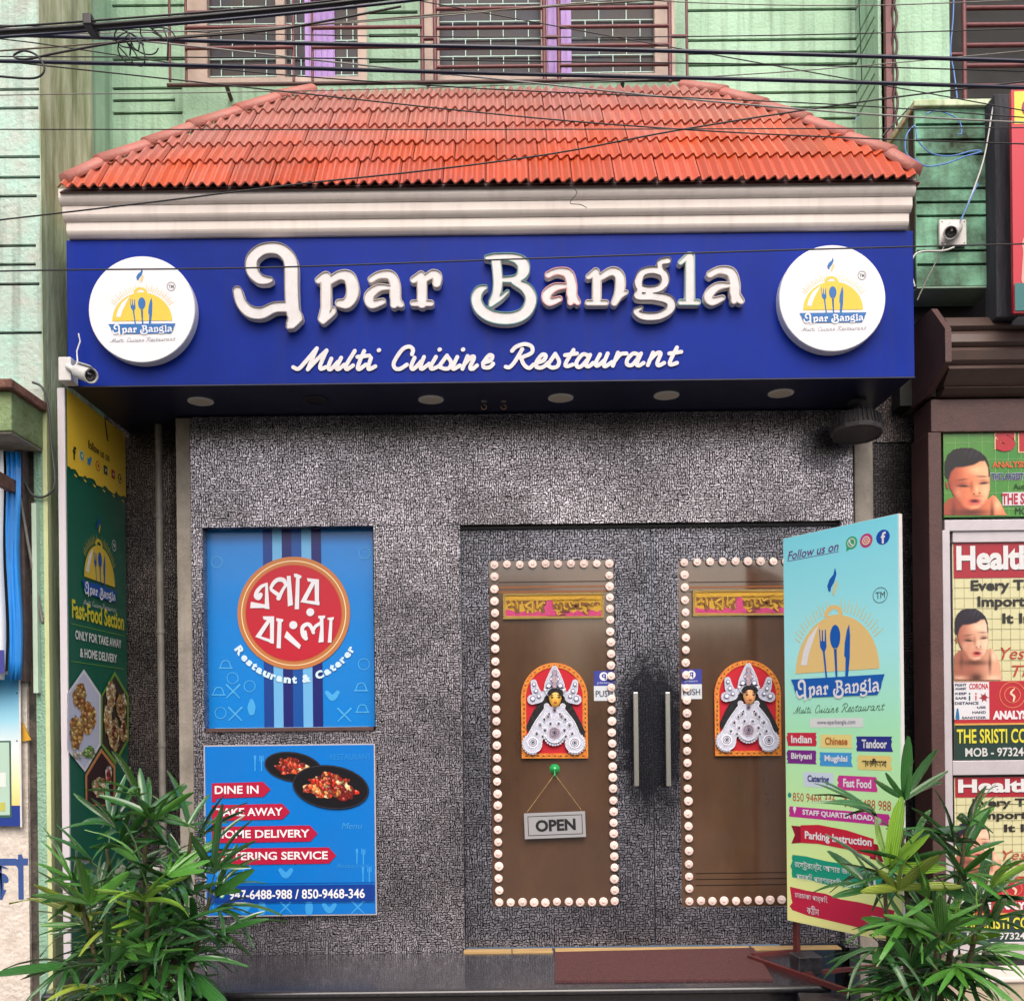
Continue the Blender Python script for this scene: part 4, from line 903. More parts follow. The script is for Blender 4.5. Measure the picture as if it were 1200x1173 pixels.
for y0, y1, x1, s_, tx0, tx1 in ((300, 400, 470, 'DINE IN', 122, 395), (436, 540, 590, 'TAKE AWAY', 130, 545), (571, 678, 762, 'HOME DELIVERY', 128, 712), (707, 815, 878, 'CATERING SERVICE', 124, 826)):
    B.poly('red_arrow', [Zs(*p) for p in ((103, y0 + 6), (x1 - 48, y0 - 3), (x1, (y0 + y1) / 2 - 6), (x1 - 45, y1 - 10), (132, y1), (130, y1 + 22), (104, y1 + 24))], RB2, 28)
    yc = (y0 + y1) / 2
    B.text('lettering', s_, WHITE, *Zs(tx0, yc - 29), *Zs(tx1, yc + 21), 31, bold=.022)
NB = flat(8, 58, 146)
B.poly('number_band', [Zs(78, 945), Zs(1118, 935), Zs(1116, 1038), Zs(76, 1050)], NB, 28)
for yy in (932, 1056): B.poly('pinstripe', [Zs(78, yy), Zs(1118, yy - 11), Zs(1118, yy - 8), Zs(78, yy + 3)], NB, 27)
B.text('lettering', '947-6488-988 / 850-9468-346', WHITE, *Zs(212, 965), *Zs(1056, 1025), 31, bold=.02)
c_ = Zs(165, 1002); B.ell('phone_icon', c_[0], c_[1], 3.6, 3.6, flat(60, 170, 120), 30); B.ell('phone_icon', c_[0], c_[1], 2.2, 2.2, WHITE, 32)
PAN = mat('pan_black', C(24, 22, 28, .8), .3); PANR = flat(52, 50, 60)
FOOD = [mat('food_red', C(206, 58, 30, .9), .3, mott=.9, ms=160, col2=C(232, 130, 70, .9)), mat('food_orange', C(222, 108, 56, .9), .3, mott=.9, ms=150, col2=C(240, 200, 140, .9)), mat('food_deep', C(150, 30, 22, .9), .3, mott=.9, ms=170, col2=C(214, 90, 44, .9)), mat('food_cream', C(232, 186, 130, .9), .4, mott=.9, ms=170, col2=C(196, 90, 50, .9))]
def pan(cx_, cy_, rx, ry, tilt, frx, fry, L, n, seed):
    T_ = R(tilt); q = lambda a, b: (cx_ + a * math.cos(T_) - b * math.sin(T_), cy_ + a * math.sin(T_) + b * math.cos(T_))
    el = lambda ax, bx, n_=36: [q(ax * math.cos(2 * math.pi * i / n_), bx * math.sin(2 * math.pi * i / n_)) for i in range(n_)]
    B.poly('pan', el(rx, ry), PAN, L); B.fillq('pan_rim', [[B.q(*p) for p in el(rx - .6, ry - .6)], [B.q(*p) for p in el(rx - 1.6, ry - 1.5)]], PANR, L + 1)
    inv = lambda x, y: B.q(*q(x, y))
    photo(B, 'food_photo', -frx, -fry, frx, fry, int(frx * 3.6), int(fry * 3.6), food_fn(seed, 0, 0, frx, fry, n, [(206, 44, 24), (222, 84, 40), (170, 26, 18), (236, 150, 84), (240, 196, 140), (196, 60, 36), (120, 22, 20)], 5.5, lum=.4), L + 3, inv)
pan(Zs(610, 205)[0], Zs(610, 205)[1], 34, 17.5, 9, 24, 11, 28, 46, 1)
pan(Zs(845, 330)[0], Zs(845, 330)[1], 45, 25.5, 8, 34, 17, 34, 80, 2)

# ================================================================ SIDE BANNER (faces right, hung on the left return)
BX = wx(78, FY, 560) + .0
B = Board('side_banner', 'tall yellow and green fast food banner on the left side wall, under the camera', 'banner', (BX, -.1, 1.6), (0, 1, 0), (0, 0, 1))
zt0, zb0 = wz(441, FY, 78), 0.42
yb0, yb1 = FY + .002, .245
def bl(s_, z_): return (yb0 + .1 + s_ * (yb1 - yb0), z_ - 1.6)   # s 0..1 along the banner
ztop = min(zt0, SOF - .012)
B.fillq('sheet', [[bl(0, zb0), bl(1, zb0), bl(1, ztop), bl(0, ztop)]], mat('banner_green', C(16, 98, 76, 1), .3, coat=.15), 1, ext=.003, z=-.0028)
def zq(x, y): return B.q(x, y)
YEL = mat('banner_yellow', C(255, 212, 66, 1), .35)
def surf(x, y):   # photo px -> local on the banner plane
    return B.q(x, y)
rg = random.Random(4)
edge = [surf(78 + (147 - 78) * i / 30, 548 + (584 - 548) * i / 30 + rg.uniform(-3, 3)) for i in range(31)]
B.fillq('yellow_top', [[bl(0, ztop)] + [(max(a, bl(0, 0)[0]), b) for a, b in edge] + [bl(1, ztop)]], YEL, 6)
for i in range(12):
    a = surf(80 + i * 5.6, 552 + i * 3.0); B.fillq('brush_fleck', [[(a[0], a[1]), (a[0] + .03, a[1] - .004), (a[0] + .028, a[1] - .012), (a[0] + .004, a[1] - .007)]], YEL if i % 2 else mat('banner_green', None), 8)
def btxt(name, s_, m_, x0, y0a, y0b, x1, y1a, y1b, L=8, **k):
    """box given by its left and right edges (x, top, bottom) in the survey"""
    a, b, c, d = surf(x0, y0a), surf(x0, y0b), surf(x1, y1a), surf(x1, y1b)
    B.text(name, s_, m_, 0, 0, 0, 0, L, box=(a[0], (b[1] + d[1]) / 2, c[0], (a[1] + c[1]) / 2), **k)
K_ = flat(40, 44, 40); WH = flat(230, 232, 230)
btxt('lettering', 'follow us on', K_, 102, 516, 526, 127, 531, 541, bold=.02)
f_ = surf(86, 531)
btxt('social_icon', 'f', K_, 84, 522, 538, 88, 524, 540, bold=.03)
def dot(name, x, y, ru, rt, m_, L=8, n=16):
    c_ = surf(x, y); return B.fillq(name, [[(c_[0] + ru * math.cos(2 * math.pi * i / n), c_[1] + rt * math.sin(2 * math.pi * i / n)) for i in range(n)]], m_, L)
dot('social_icon', 94.5, 534, .028, .026, WH); dot('social_icon', 94.5, 534, .021, .02, flat(60, 170, 110), 10); dot('social_icon', 94.5, 534, .01, .01, WH, 12)
c_ = surf(103.5, 540); B.fillq('social_icon', [[(c_[0] + a * .0028, c_[1] + b * .0028) for a, b in ((-10, 5), (-4, 2), (0, 5), (4, 9), (8, 7), (11, 8), (8, 3), (5, -5), (-2, -9), (-10, -7), (-5, -4), (-9, 0), (-6, 0))]], flat(30, 150, 220), 8)
for x_, y_, m1, m2 in ((113.5, 546, flat(206, 90, 60), YEL), (139.5, 561, K_, YEL)):
    dot('social_icon', x_, y_, .027, .026, m1); dot('social_icon', x_, y_, .021, .02, m2, 10); dot('social_icon', x_, y_, .01, .01, m1, 12)
for x_, y_, m1 in ((122.5, 551, flat(50, 60, 80)), (131.5, 556, flat(200, 50, 40))):
    c_ = surf(x_, y_); B.fillq('social_icon', [[(c_[0] - .022, c_[1] - .022), (c_[0] + .022, c_[1] - .022), (c_[0] + .022, c_[1] + .022), (c_[0] - .022, c_[1] + .022)]], m1, 8); dot('social_icon', x_, y_, .011, .011, WH, 10, 4)
# logo
c_ = surf(115, 655); a_ = surf(98, 700)[0]; b_ = surf(134, 700)[0]
sx_ = (b_ - a_) / 610; sy_ = .00062
zc = (surf(115, 686)[1]); t0_ = zc + (735 - 585) * sy_
logo(B, surf(115.5, 660)[0], t0_, sx_, sy_, 8, dome=flat(226, 196, 66), rays=flat(214, 190, 80), small=WH, box_blue=flat(24, 84, 170), tm=True)
YT = flat(226, 214, 60)
btxt('lettering', 'Fast-Food Section', YT, 83, 704, 727, 144, 717, 736, bold=.03)
for (ya, yb) in ((731, 741), (775, 779.5)):
    a, b = surf(82, ya), surf(145, yb); B.fillq('rule', [[(a[0], a[1]), (b[0], a[1]), (b[0], a[1] + .003), (a[0], a[1] + .003)]], flat(120, 170, 60), 8)
btxt('lettering', 'ONLY FOR TAKE AWAY', WH, 87, 741, 752, 141, 747, 757, bold=.03)
btxt('lettering', '& HOME DELIVERY', WH, 92.5, 762, 772, 136, 764, 775, bold=.03)
Zb = lambda x, y: surf(70 + x / 6.894, 780 + y / 6.894)
CHK = mat('fried_golden', C(206, 158, 84, .95), .45, mott=.95, ms=70, col2=C(150, 96, 40, .9)); WRP = mat('wrap_tan', C(214, 180, 130, .95), .45, mott=.9, ms=60, col2=C(150, 104, 60, .9)); LET = flat(130, 170, 70)
hexs = ((flat(226, 226, 236), [(50, 220), (185, 28), (322, 232), (322, 640), (195, 858), (50, 680)], None), )
def hexa(outer, inner, mo, mi):
    B.fillq('photo_frame', [[Zb(*p) for p in outer], [Zb(*p) for p in inner]], mo, 10); B.fillq('food_photo', [[Zb(*p) for p in inner]], mi, 9)
hexa([(50, 220), (185, 28), (322, 232), (322, 640), (195, 858), (50, 680)], [(62, 235), (185, 62), (305, 245), (305, 625), (190, 825), (62, 662)], flat(232, 232, 240), flat(206, 212, 232))
hexa([(322, 245), (435, 45), (548, 240), (548, 600), (440, 800), (322, 640)], [(335, 250), (435, 80), (535, 250), (535, 590), (440, 760), (335, 628)], flat(120, 164, 70), flat(60, 52, 46))
hexa([(195, 880), (325, 665), (440, 810), (440, 1130), (200, 1130)], [(212, 890), (328, 700), (425, 830), (425, 1120), (212, 1120)], flat(206, 140, 90), flat(60, 40, 44))
rg = random.Random(8)
def blob(cx_, cy_, rx, ry, m_, L, n=11, j=.18, name='food_piece'):
    B.fillq(name, [[Zb(cx_ + rx * rg.uniform(1 - j, 1 + j) * math.cos(2 * math.pi * i / n), cy_ + ry * rg.uniform(1 - j, 1 + j) * math.sin(2 * math.pi * i / n)) for i in range(n)]], m_, L)
GOLDP = [(214, 160, 80), (190, 128, 56), (232, 190, 116), (160, 98, 44), (222, 176, 96)]; TANP = [(222, 190, 140), (206, 164, 108), (236, 214, 172), (186, 140, 90)]
for k, (cx_, cy_, rx, ry, pal, n_) in enumerate(((150, 250, 62, 120, GOLDP, 30), (215, 420, 72, 150, GOLDP, 44), (120, 540, 62, 150, GOLDP, 44), (225, 700, 56, 56, [(110, 160, 60), (150, 190, 90), (206, 214, 160)], 16), (130, 720, 50, 36, [(226, 220, 200), (206, 200, 176)], 9), (400, 240, 42, 140, TANP, 24), (485, 330, 48, 120, TANP, 22), (425, 560, 52, 150, TANP, 30), (372, 430, 36, 130, TANP, 20), (502, 530, 34, 100, TANP, 16), (488, 345, 24, 66, [(110, 54, 30), (160, 90, 50), (80, 40, 26), (190, 140, 80)], 14), (428, 560, 27, 92, [(130, 64, 36), (176, 110, 60), (90, 46, 30), (206, 150, 90)], 20), (505, 500, 16, 56, [(110, 54, 30), (160, 90, 50)], 9), (300, 980, 66, 90, TANP + [(206, 206, 150), (120, 150, 70)], 30), (378, 880, 30, 84, [(226, 220, 214), (206, 200, 196)], 6), (378, 890, 22, 60, [(190, 50, 34), (214, 90, 50), (150, 30, 26)], 12))):
    photo(B, 'food_photo', cx_ - rx, cy_ - ry, cx_ + rx, cy_ + ry, 26, 40, food_fn(k + 3, cx_, cy_, rx, ry, n_, pal, 34, jag=.07, lum=.5), 13 + k * .35, Zb)
fr = ALU
box(B, 'frame_strip', mat('banner_edge_white', C(206, 200, 206, .9), .4), BX - .034, BX - .001, yb0 - .012, yb0 + .01, zb0, ztop + .002)
# hanging dark straps over the yellow
for x_, y1_, m_ in ((127, 517, K_),):
    a = surf(120, 480); b = surf(125, y1_); B.fillq('strap', [[(a[0], a[1]), (a[0] + .012, a[1]), (b[0] + .006, b[1]), (b[0] - .008, b[1])]], m_, 9)

# ================================================================ STANDING BANNER
PR = P(1053, 850, -.83); PL = P(920.5, 850, -.30); ud = Vector((PR.x - PL.x, PR.y - PL.y, 0)).normalized()
B = Board('standing_banner', 'freestanding aqua and green restaurant banner board on a red iron frame, right of the doors', 'banner', (PL.x, PL.y, PL.z), ud, (0, 0, 1))
SB = B
def SQ(u, x, y): return B.q(x, y)
corn = [(922.5, 1078.5), (1057, 1105), (1053, 601.5), (919, 632)]
cl = [B.q(*p) for p in corn]
Wd = (cl[1][0] + cl[2][0]) / 2; z_lo = (cl[0][1] + cl[1][1]) / 2; z_hi = (cl[2][1] + cl[3][1]) / 2
gm = mat('standee_sheet', C(150, 214, 222, .95), .3, coat=.25)
# printed colour blend: aqua at the top to pale green-yellow at the foot (printed design)
t_ = gm.node_tree; geo_ = N(t_, 'ShaderNodeNewGeometry'); sp_ = N(t_, 'ShaderNodeSeparateXYZ'); t_.links.new(geo_.outputs['Position'], sp_.inputs[0])
mr_ = N(t_, 'ShaderNodeMapRange', i_1=PL.z + z_hi, i_2=PL.z + z_lo); t_.links.new(sp_.outputs[2], mr_.inputs[0])
rp_ = N(t_, 'ShaderNodeValToRGB'); t_.links.new(mr_.outputs[0], rp_.inputs[0]); e_ = rp_.color_ramp.elements
e_[0].color = C(130, 222, 240, 1); e_[1].color = C(248, 246, 160, 1)
for p_, c_ in ((.3, C(168, 238, 242, 1)), (.5, C(172, 238, 192, 1)), (.75, C(200, 240, 162, 1))): k_ = e_.new(p_); k_.color = c_
t_.links.new(rp_.outputs[0], t_.nodes['Principled BSDF'].inputs['Base Color'])
B.fillq('sheet', [[(0, z_lo), (Wd, z_lo), (Wd, z_hi), (0, z_hi)]], gm, 0, ext=.0015, z=0)
B.fillq('backing_board', [[(-.002, z_lo - .002), (Wd + .004, z_lo - .002), (Wd + .004, z_hi + .002), (-.002, z_hi + .002)]], WHITEP, 0, ext=.022, z=-.0225)
def st(name, s_, m_, x0, yt0, yb0_, x1, yt1, yb1_, L=4, **k):
    a, b, c, d = B.q(x0, yt0), B.q(x0, yb0_), B.q(x1, yt1), B.q(x1, yb1_)
    return B.text(name, s_, m_, 0, 0, 0, 0, L, box=(a[0], (b[1] + d[1]) / 2, c[0], (a[1] + c[1]) / 2), **k)
PUR = flat(110, 70, 130)
ZA = lambda x, y: (900 + x / 4.512, 590 + y / 4.512)
st('lettering', 'Follow us on', PUR, *ZA(105, 245), ZA(0, 295)[1], *ZA(375, 212), ZA(0, 255)[1], shear=.25, bold=.01)
a, b = B.q(*ZA(104, 300)), B.q(*ZA(375, 260)); B.fillq('underline', [[(a[0], (a[1] + b[1]) / 2 - .002), (b[0], (a[1] + b[1]) / 2 - .002), (b[0], (a[1] + b[1]) / 2 + .001), (a[0], (a[1] + b[1]) / 2 + .001)]], PUR, 3)
def disc(name, x, y, ru, rt, m_, L=3, n=26, ring=0):
    c_ = B.q(*ZA(x, y)); o_ = [(c_[0] + ru * math.cos(2 * math.pi * i / n), c_[1] + rt * math.sin(2 * math.pi * i / n)) for i in range(n)]
    l_ = [o_]
    if ring: l_.append([(c_[0] + (ru - ring) * math.cos(2 * math.pi * i / n), c_[1] + (rt - ring) * math.sin(2 * math.pi * i / n)) for i in range(n)])
    return B.fillq(name, l_, m_, L), c_
_, c_ = disc('chat_icon', 443, 208, .031, .029, flat(60, 176, 120)); disc('chat_icon', 443, 208, .021, .020, WHITE, 5, ring=.004)
B.fillq('chat_icon', [[(c_[0] - .028, c_[1] - .034), (c_[0] - .01, c_[1] - .026), (c_[0] - .026, c_[1] - .012)]], flat(60, 176, 120), 4)
B.strokes('chat_icon', [[ZA(434, 196) + (.9,), ZA(438, 212) + (.7,), ZA(452, 222) + (.9,)]], WHITE, 6, step=.3)
disc('camera_icon', 521, 196, .033, .031, flat(200, 60, 130)); disc('camera_icon', 521, 200, .026, .018, flat(226, 120, 90), 4)
for rr, rg_ in ((.019, .004), (.009, .003)):
    disc('camera_icon', 521, 196, rr, rr, WHITE, 6, ring=rg_, n=(4 if rr > .01 and False else 24))
_, c_ = disc('letter_icon', 609, 178, .034, .032, flat(16, 76, 180))
B.text('letter_icon', 'f', WHITE, 0, 0, 0, 0, 6, box=(c_[0] - .009, c_[1] - .028, c_[0] + .016, c_[1] + .022), bold=.025)
uL, uR = B.q(*ZA(150, 905))[0], B.q(*ZA(592, 900))[0]; bt = B.q(*ZA(375, 885))[1]; tp = B.q(*ZA(365, 590))[1]
sxs = (uR - uL) / 610; sys_ = (tp - bt) / (705 - 417)
logo(B, (uL + uR) / 2 - 5 * sxs, bt + (705 - 585) * sys_, sxs, sys_, 3, dome=flat(240, 206, 136), rays=flat(222, 214, 160), small=flat(30, 60, 50), tm=False, box_blue=flat(20, 96, 188))
disc('trademark_ring', 595, 484, .0375, .034, flat(70, 80, 84), 4, ring=.0025)
st('trademark_letters', 'TM', flat(70, 80, 84), *ZA(572, 468), ZA(0, 503)[1], *ZA(620, 466), ZA(0, 501)[1])
ZC = lambda x, y: (900 + x / 4.344, 840 + y / 4.344)
def tagbox(s_, m_bg, m_fg, x0, yt0, yb0_, x1, yt1, yb1_, tx0=None, tx1=None, name='lettering', bold=.03):
    a, b, c, d = B.q(*ZC(x0, yt0)), B.q(*ZC(x0, yb0_)), B.q(*ZC(x1, yt1)), B.q(*ZC(x1, yb1_))
    lo, hi = (b[1] + d[1]) / 2, (a[1] + c[1]) / 2; rg_ = random.Random(len(s_))
    L_ = [(a[0] + rg_.uniform(-.006, .004), lo + (hi - lo) * i / 6) for i in range(7)]; R_ = [(c[0] + rg_.uniform(-.006, .006), hi - (hi - lo) * i / 6) for i in range(7)]
    B.fillq('label_patch', [L_ + R_], m_bg, 3); pad = (c[0] - a[0]) * .14
    B.text(name, s_, m_fg, 0, 0, 0, 0, 5, box=(a[0] + pad, lo + (hi - lo) * .22, c[0] - pad, hi - (hi - lo) * .2), bold=bold)
st('web_patch', '-', WHITE, 0, 0, 1, 1, 0, 1) if False else None
tagbox('www.eparbangla.com', flat(226, 232, 230), flat(110, 90, 130), 216, 3, 50, 486, 8, 56, bold=0)
tagbox('Indian', flat(206, 44, 70), WHITE, 100, 76, 144, 246, 84, 152)
tagbox('Chinese', flat(240, 222, 140), flat(190, 110, 60), 270, 88, 152, 430, 92, 162)
tagbox('Tandoor', flat(44, 50, 140), WHITE, 455, 96, 170, 634, 102, 182)
tagbox('Biriyani', flat(124, 44, 140), WHITE, 100, 166, 234, 246, 172, 242)
tagbox('Mughlai', flat(70, 160, 226), WHITE, 268, 176, 244, 430, 186, 258)
tagbox('বাঙালীআনা', flat(238, 214, 130), flat(50, 40, 40), 460, 192, 262, 630, 200, 278)
tagbox('Catering', flat(210, 224, 240), flat(50, 60, 130), 182, 274, 350, 334, 290, 366)
tagbox('Fast Food', flat(206, 60, 150), WHITE, 358, 296, 362, 556, 306, 392)
RN = flat(196, 76, 56)
st('lettering', '850 9468 346', RN, *ZC(128, 378), ZC(0, 422)[1], *ZC(346, 404), ZC(0, 448)[1], bold=0)
st('lettering', '947 6488 988', RN, *ZC(388, 408), ZC(0, 454)[1], *ZC(628, 432), ZC(0, 484)[1], bold=0)
for x_, y_ in ((112, 397), (370, 432)):
    c_ = B.q(*ZC(x_, y_)); B.fillq('phone_icon', [[(c_[0] + .011 * math.cos(i * .5), c_[1] + .012 * math.sin(i * .5)) for i in range(12)]], flat(40, 150, 140), 4)
tagbox('   STAFF QUARTER ROAD,      ', flat(196, 48, 150), WHITE, 112, 444, 496, 620, 506, 566, bold=.035)
c_ = B.q(*ZC(138, 466)); B.fillq('pin_icon', [[(c_[0] + .010 * math.cos(i * .5), c_[1] + .011 * math.sin(i * .5)) for i in range(12)]], WHITE, 6); B.fillq('pin_icon', [[(c_[0] - .007, c_[1] - .006), (c_[0], c_[1] - .026), (c_[0] + .007, c_[1] - .006)]], WHITE, 6)
RD = flat(204, 36, 62); RDD = flat(150, 22, 50)
lp = [(u_, v_) for u_, v_ in [B.q(*ZC(*p)) for p in ((120, 552), (172, 556), (172, 640), (120, 644), (138, 600))]]
B.fillq('ribbon_tail', [lp], RDD, 3)
B.fillq('ribbon_tail', [[B.q(*ZC(*p)) for p in ((520, 640), (612, 660), (596, 706), (602, 742), (520, 720))]], RDD, 3)
B.fillq('ribbon', [[B.q(*ZC(*p)) for p in ((168, 550), (260, 548), (400, 575), (540, 620), (540, 714), (400, 672), (260, 645), (168, 640))]], RD, 4)
st('lettering', 'Parking Instruction', WHITE, *ZC(190, 575), ZC(0, 625)[1], *ZC(530, 620), ZC(0, 676)[1], 6, bold=.03)
TEAL = flat(24, 160, 130); CRM = flat(206, 40, 76)
def brush(m_, pts, sd_):
    rg_ = random.Random(sd_); o_ = []
    for (a, b) in zip(pts, pts[1:] + pts[:1]):
        for i in range(6):
            t = i / 6; o_.append(B.q(*ZC(a[0] + (b[0] - a[0]) * t + rg_.uniform(-9, 9), a[1] + (b[1] - a[1]) * t + rg_.uniform(-5, 5))))
    B.fillq('brush_patch', [o_], m_, 3)
brush(TEAL, [(118, 696), (640, 800), (640, 915), (118, 812)], 2); brush(CRM, [(118, 862), (640, 985), (640, 1110), (118, 985)], 3)
st('lettering', 'রেষ্টুরেন্টে আসার জন্য গাড়ী', WHITE, *ZC(140, 712), ZC(0, 760)[1], *ZC(520, 790), ZC(0, 840)[1], 6)
st('lettering', 'পার্কিং পার্শ্ববর্তী পার্কিং এ', WHITE, *ZC(148, 785), ZC(0, 832)[1], *ZC(500, 845), ZC(0, 890)[1], 6)
st('lettering', 'চারচাকা পার্কিং', WHITE, *ZC(140, 880), ZC(0, 925)[1], *ZC(305, 915), ZC(0, 955)[1], 6)
st('lettering', 'কঠীন', WHITE, *ZC(200, 955), ZC(0, 1000)[1], *ZC(262, 965), ZC(0, 1010)[1], 6)
for x_, y_ in ((570, 830), (560, 1050)):
    c_ = B.q(*ZC(x_, y_)); B.fillq('sign_icon', [[(c_[0] - .03, c_[1] - .03), (c_[0] + .03, c_[1] - .03), (c_[0] + .03, c_[1] + .03), (c_[0] - .03, c_[1] + .03)], [(c_[0] - .02, c_[1] - .02), (c_[0] + .02, c_[1] - .02), (c_[0] + .02, c_[1] + .02), (c_[0] - .02, c_[1] + .02)]], WHITE, 6)
# iron frame of the standee: two uprights, foot rails
nb = B.n; off_ = -nb * .035
def W(u_, t_v, n_=-.035): return B.O + B.u * u_ + Vector((0, 0, t_v)) + B.n * n_
gz = STEPZ - PL.z
for u_ in (.022, Wd - .03):
    MB().prism([W(u_ - .012, gz + .001, -.024), W(u_ + .012, gz + .001, -.024), W(u_ + .012, gz + .001, -.048), W(u_ - .012, gz + .001, -.048)], (0, 0, z_hi - gz - .05)).part(B, 'upright', REDIRON)
def rail(a, b, h=.022, w_=.022, name='foot_rail'):
    a, b = Vector(a), Vector(b); d = (b - a).normalized(); s_ = d.cross(Vector((0, 0, 1))) * w_ / 2
    MB().prism([a - s_, a + s_, b + s_, b - s_], (0, 0, h)).part(B, name, REDIRON)
gp = Vector((0, 0, STEPZ)); g = lambda x, y, h=0: PP(x, y, gp + Vector((0, 0, h)), Vector((0, 0, 1))) 
rail(g(878, 1124, .0), g(998, 1166, .0)); rail(g(882, 1121), g(935, 1116), .018); rail(g(940, 1143), g(1052, 1132), .018); rail(g(995, 1160), g(1062, 1156), .018)
# weights
def stone(lab, x, y, w_, h_, d_, a_, m_=None, base=None):
    p = g(x, y) if base is None else base; T = Thing('stone_block', lab, 'stone block', p)
    mb = MB().box(-w_ / 2, w_ / 2, -d_ / 2, d_ / 2, 0.0, h_); me = mb.mesh('block', m_ or MARB)
    for v_ in me.vertices: v_.co += Vector((random.uniform(-.006, .006), random.uniform(-.006, .006), random.uniform(-.003, .003) if v_.co.z > 0 else 0))
    T.add('block', me, Mw=Matrix.Translation(p) @ Matrix.Rotation(a_, 4, 'Z'), bevel=.006)
MARB = mat('veined_black_marble', C(26, 26, 30, .8), .3, mott=1, ms=22, col2=C(70, 70, 76, .6), bump=.3)
stone('broken black marble block weighing down the banner foot rail, on the step', 945, 1139, .12, .085, .11, .1)
stone('lower black marble block at the front edge of the step beside the palm', 958, 1190, .2, .1, .14, -.15, base=Vector((P(965, 1173, -.84).x, -.84, .235)))
T = Thing('brick_pier', 'rough black stone pier in front of the step under the marble block', 'pier', (P(965, 1173, -.84).x, -.84, 0))
box(T, 'shaft', GRANB, P(965, 1173, -.84).x - .11, P(965, 1173, -.84).x + .11, -.93, -.75, 0, .234, bevel=.006)
# ================================================================ UPPER GREEN BUILDING
def grooved(T, mp, s0, s1, z0, z1, grooves, m, t=.016, h=.017, back=.08):
    """mp(s, depth, z) -> point. plaster bands stand proud of a brown backing; gaps are the grooves"""
    def bx(name, a, b, c, d, d0, d1, mm):
        v = [mp(s_, dd, z_) for s_ in (a, b) for dd in (d0, d1) for z_ in (c, d)]
        MB().add(v, [(0, 1, 3, 2), (4, 6, 7, 5), (0, 4, 5, 1), (2, 3, 7, 6), (0, 2, 6, 4), (1, 5, 7, 3)]).part(T, name, mm)
    bx('groove_backing', s0 + .001, s1 - .001, z0 + .001, z1 - .001, t + .0005, back, GROOVE)
    zz = z0
    for g_ in sorted(grooves):
        zc, a, b = g_[:3]; hh = g_[3] if len(g_) > 3 else h
        if zc - hh / 2 <= zz or zc + hh / 2 >= z1: continue
        bx('plaster_band', s0, s1, zz, zc - hh / 2, 0, t, m)
        if a > s0 + .002: bx('plaster_filler', s0, a, zc - hh / 2, zc + hh / 2, 0, t, m)
        if b < s1 - .002: bx('plaster_filler', b, s1, zc - hh / 2, zc + hh / 2, 0, t, m)
        zz = zc + hh / 2
    bx('plaster_band', s0, s1, zz, z1, 0, t, m)
fr_ = lambda Y: (lambda s_, d_, z_: (s_, Y + d_, z_))
UY = .60
T = Thing('upper_building', 'mint green upper floor wall with brown grooves above the tiled roof', 'building', (0, UY, 3.5))
UB = T
zb_, ztp = 3.3, 6.9
xL, xW1a, xW1b, xW2a, xW2b, xR = wx(131, UY, 90), wx(217, UY, 50), wx(430, UY, 50), wx(496, UY, 50), wx(791, UY, 50), wx(1003, UY, 80)
zs_ = wz(95, UY, 500)
g_ = lambda ys, a, b, px: [(wz(y, UY, px), a, b) for y in ys]
grooved(T, fr_(UY), xL, xW1a, zs_, ztp, g_((-60, -38, -15, 7, 27, 47, 70), xL + .005, xW1a - .002, 170), MINT)
grooved(T, fr_(UY), xL, xW1a, zb_, zs_, g_((104, 133), xL + .005, xW1a - .02, 170) + g_((118,), xL + .005, xL + .36, 170), MINT)
grooved(T, fr_(UY), xW1a + .0005, xR, zb_, zs_ - .0005, g_((109,), xW2b + .05, xR, 900) + g_((127, 140), xW2b + .1, xR, 900), MINT)
grooved(T, fr_(UY), xW1b, xW2a, zs_, ztp, g_((-30, -8, 15, 42, 72), xW1b + .01, xW2a - .03, 462), MINT, h=.02)
grooved(T, fr_(UY), xW2b, xR, zs_, ztp, g_((-60, -35, -12, 12, 47, 62, 76), xW2b + .07, xR, 900), MINT)
YR = .27
zg = [wz(y, UY, 1000) for y in (-60, -35, -14, 13, 47, 62, 76, 110, 125, 139)]
grooved(T, lambda s_, d_, z_: (xR + d_ - .0, s_, z_), YR + .0, UY - .001, zb_ - .6, ztp, [(z_, YR + .05, UY) for z_ in zg], MINT)
xC = wx(1113, YR, 60)
box(T, 'plain_plaster', MINT, xR + .0135, xC, YR + .001, YR + .3, 2.2, ztp)
box(T, 'window_void', DARK, xC, 4.6, YR + .12, YR + .3, wz(122, YR, 1150), ztp)
box(T, 'plain_plaster', MINT, xC, 4.6, YR + .1, YR + .3, 0.0, wz(122, YR, 1150))
box(T, 'roof_slab', CEMENT, -5, 5, UY + .1, UY + 3, ztp - .1, ztp)
# barred window
T = Thing('barred_window', 'dark open window behind maroon bars at the top right, above the green ledge', 'window', (xC + .3, YR, 4.5))
for y in (-40, -18, 5, 25, 49, 73, 97): z_ = wz(y, YR, 1165); MB().tube([(wx(1133, YR, 60), YR + .03, z_), (4.6, YR + .03, z_)], .012, 8).part(T, 'bar', MAROON)
for x in (1133, 1262): MB().tube([(wx(x, YR, 60), YR + .028, wz(120, YR, 1150)), (wx(x, YR, 60), YR + .028, ztp)], .013, 8).part(T, 'upright', MAROON)
MB().tube([(xC, YR + .03, wz(60, YR, 1120)), (wx(1133, YR, 60), YR + .03, wz(60, YR, 1120))], .01, 8).part(T, 'bar', MAROON)
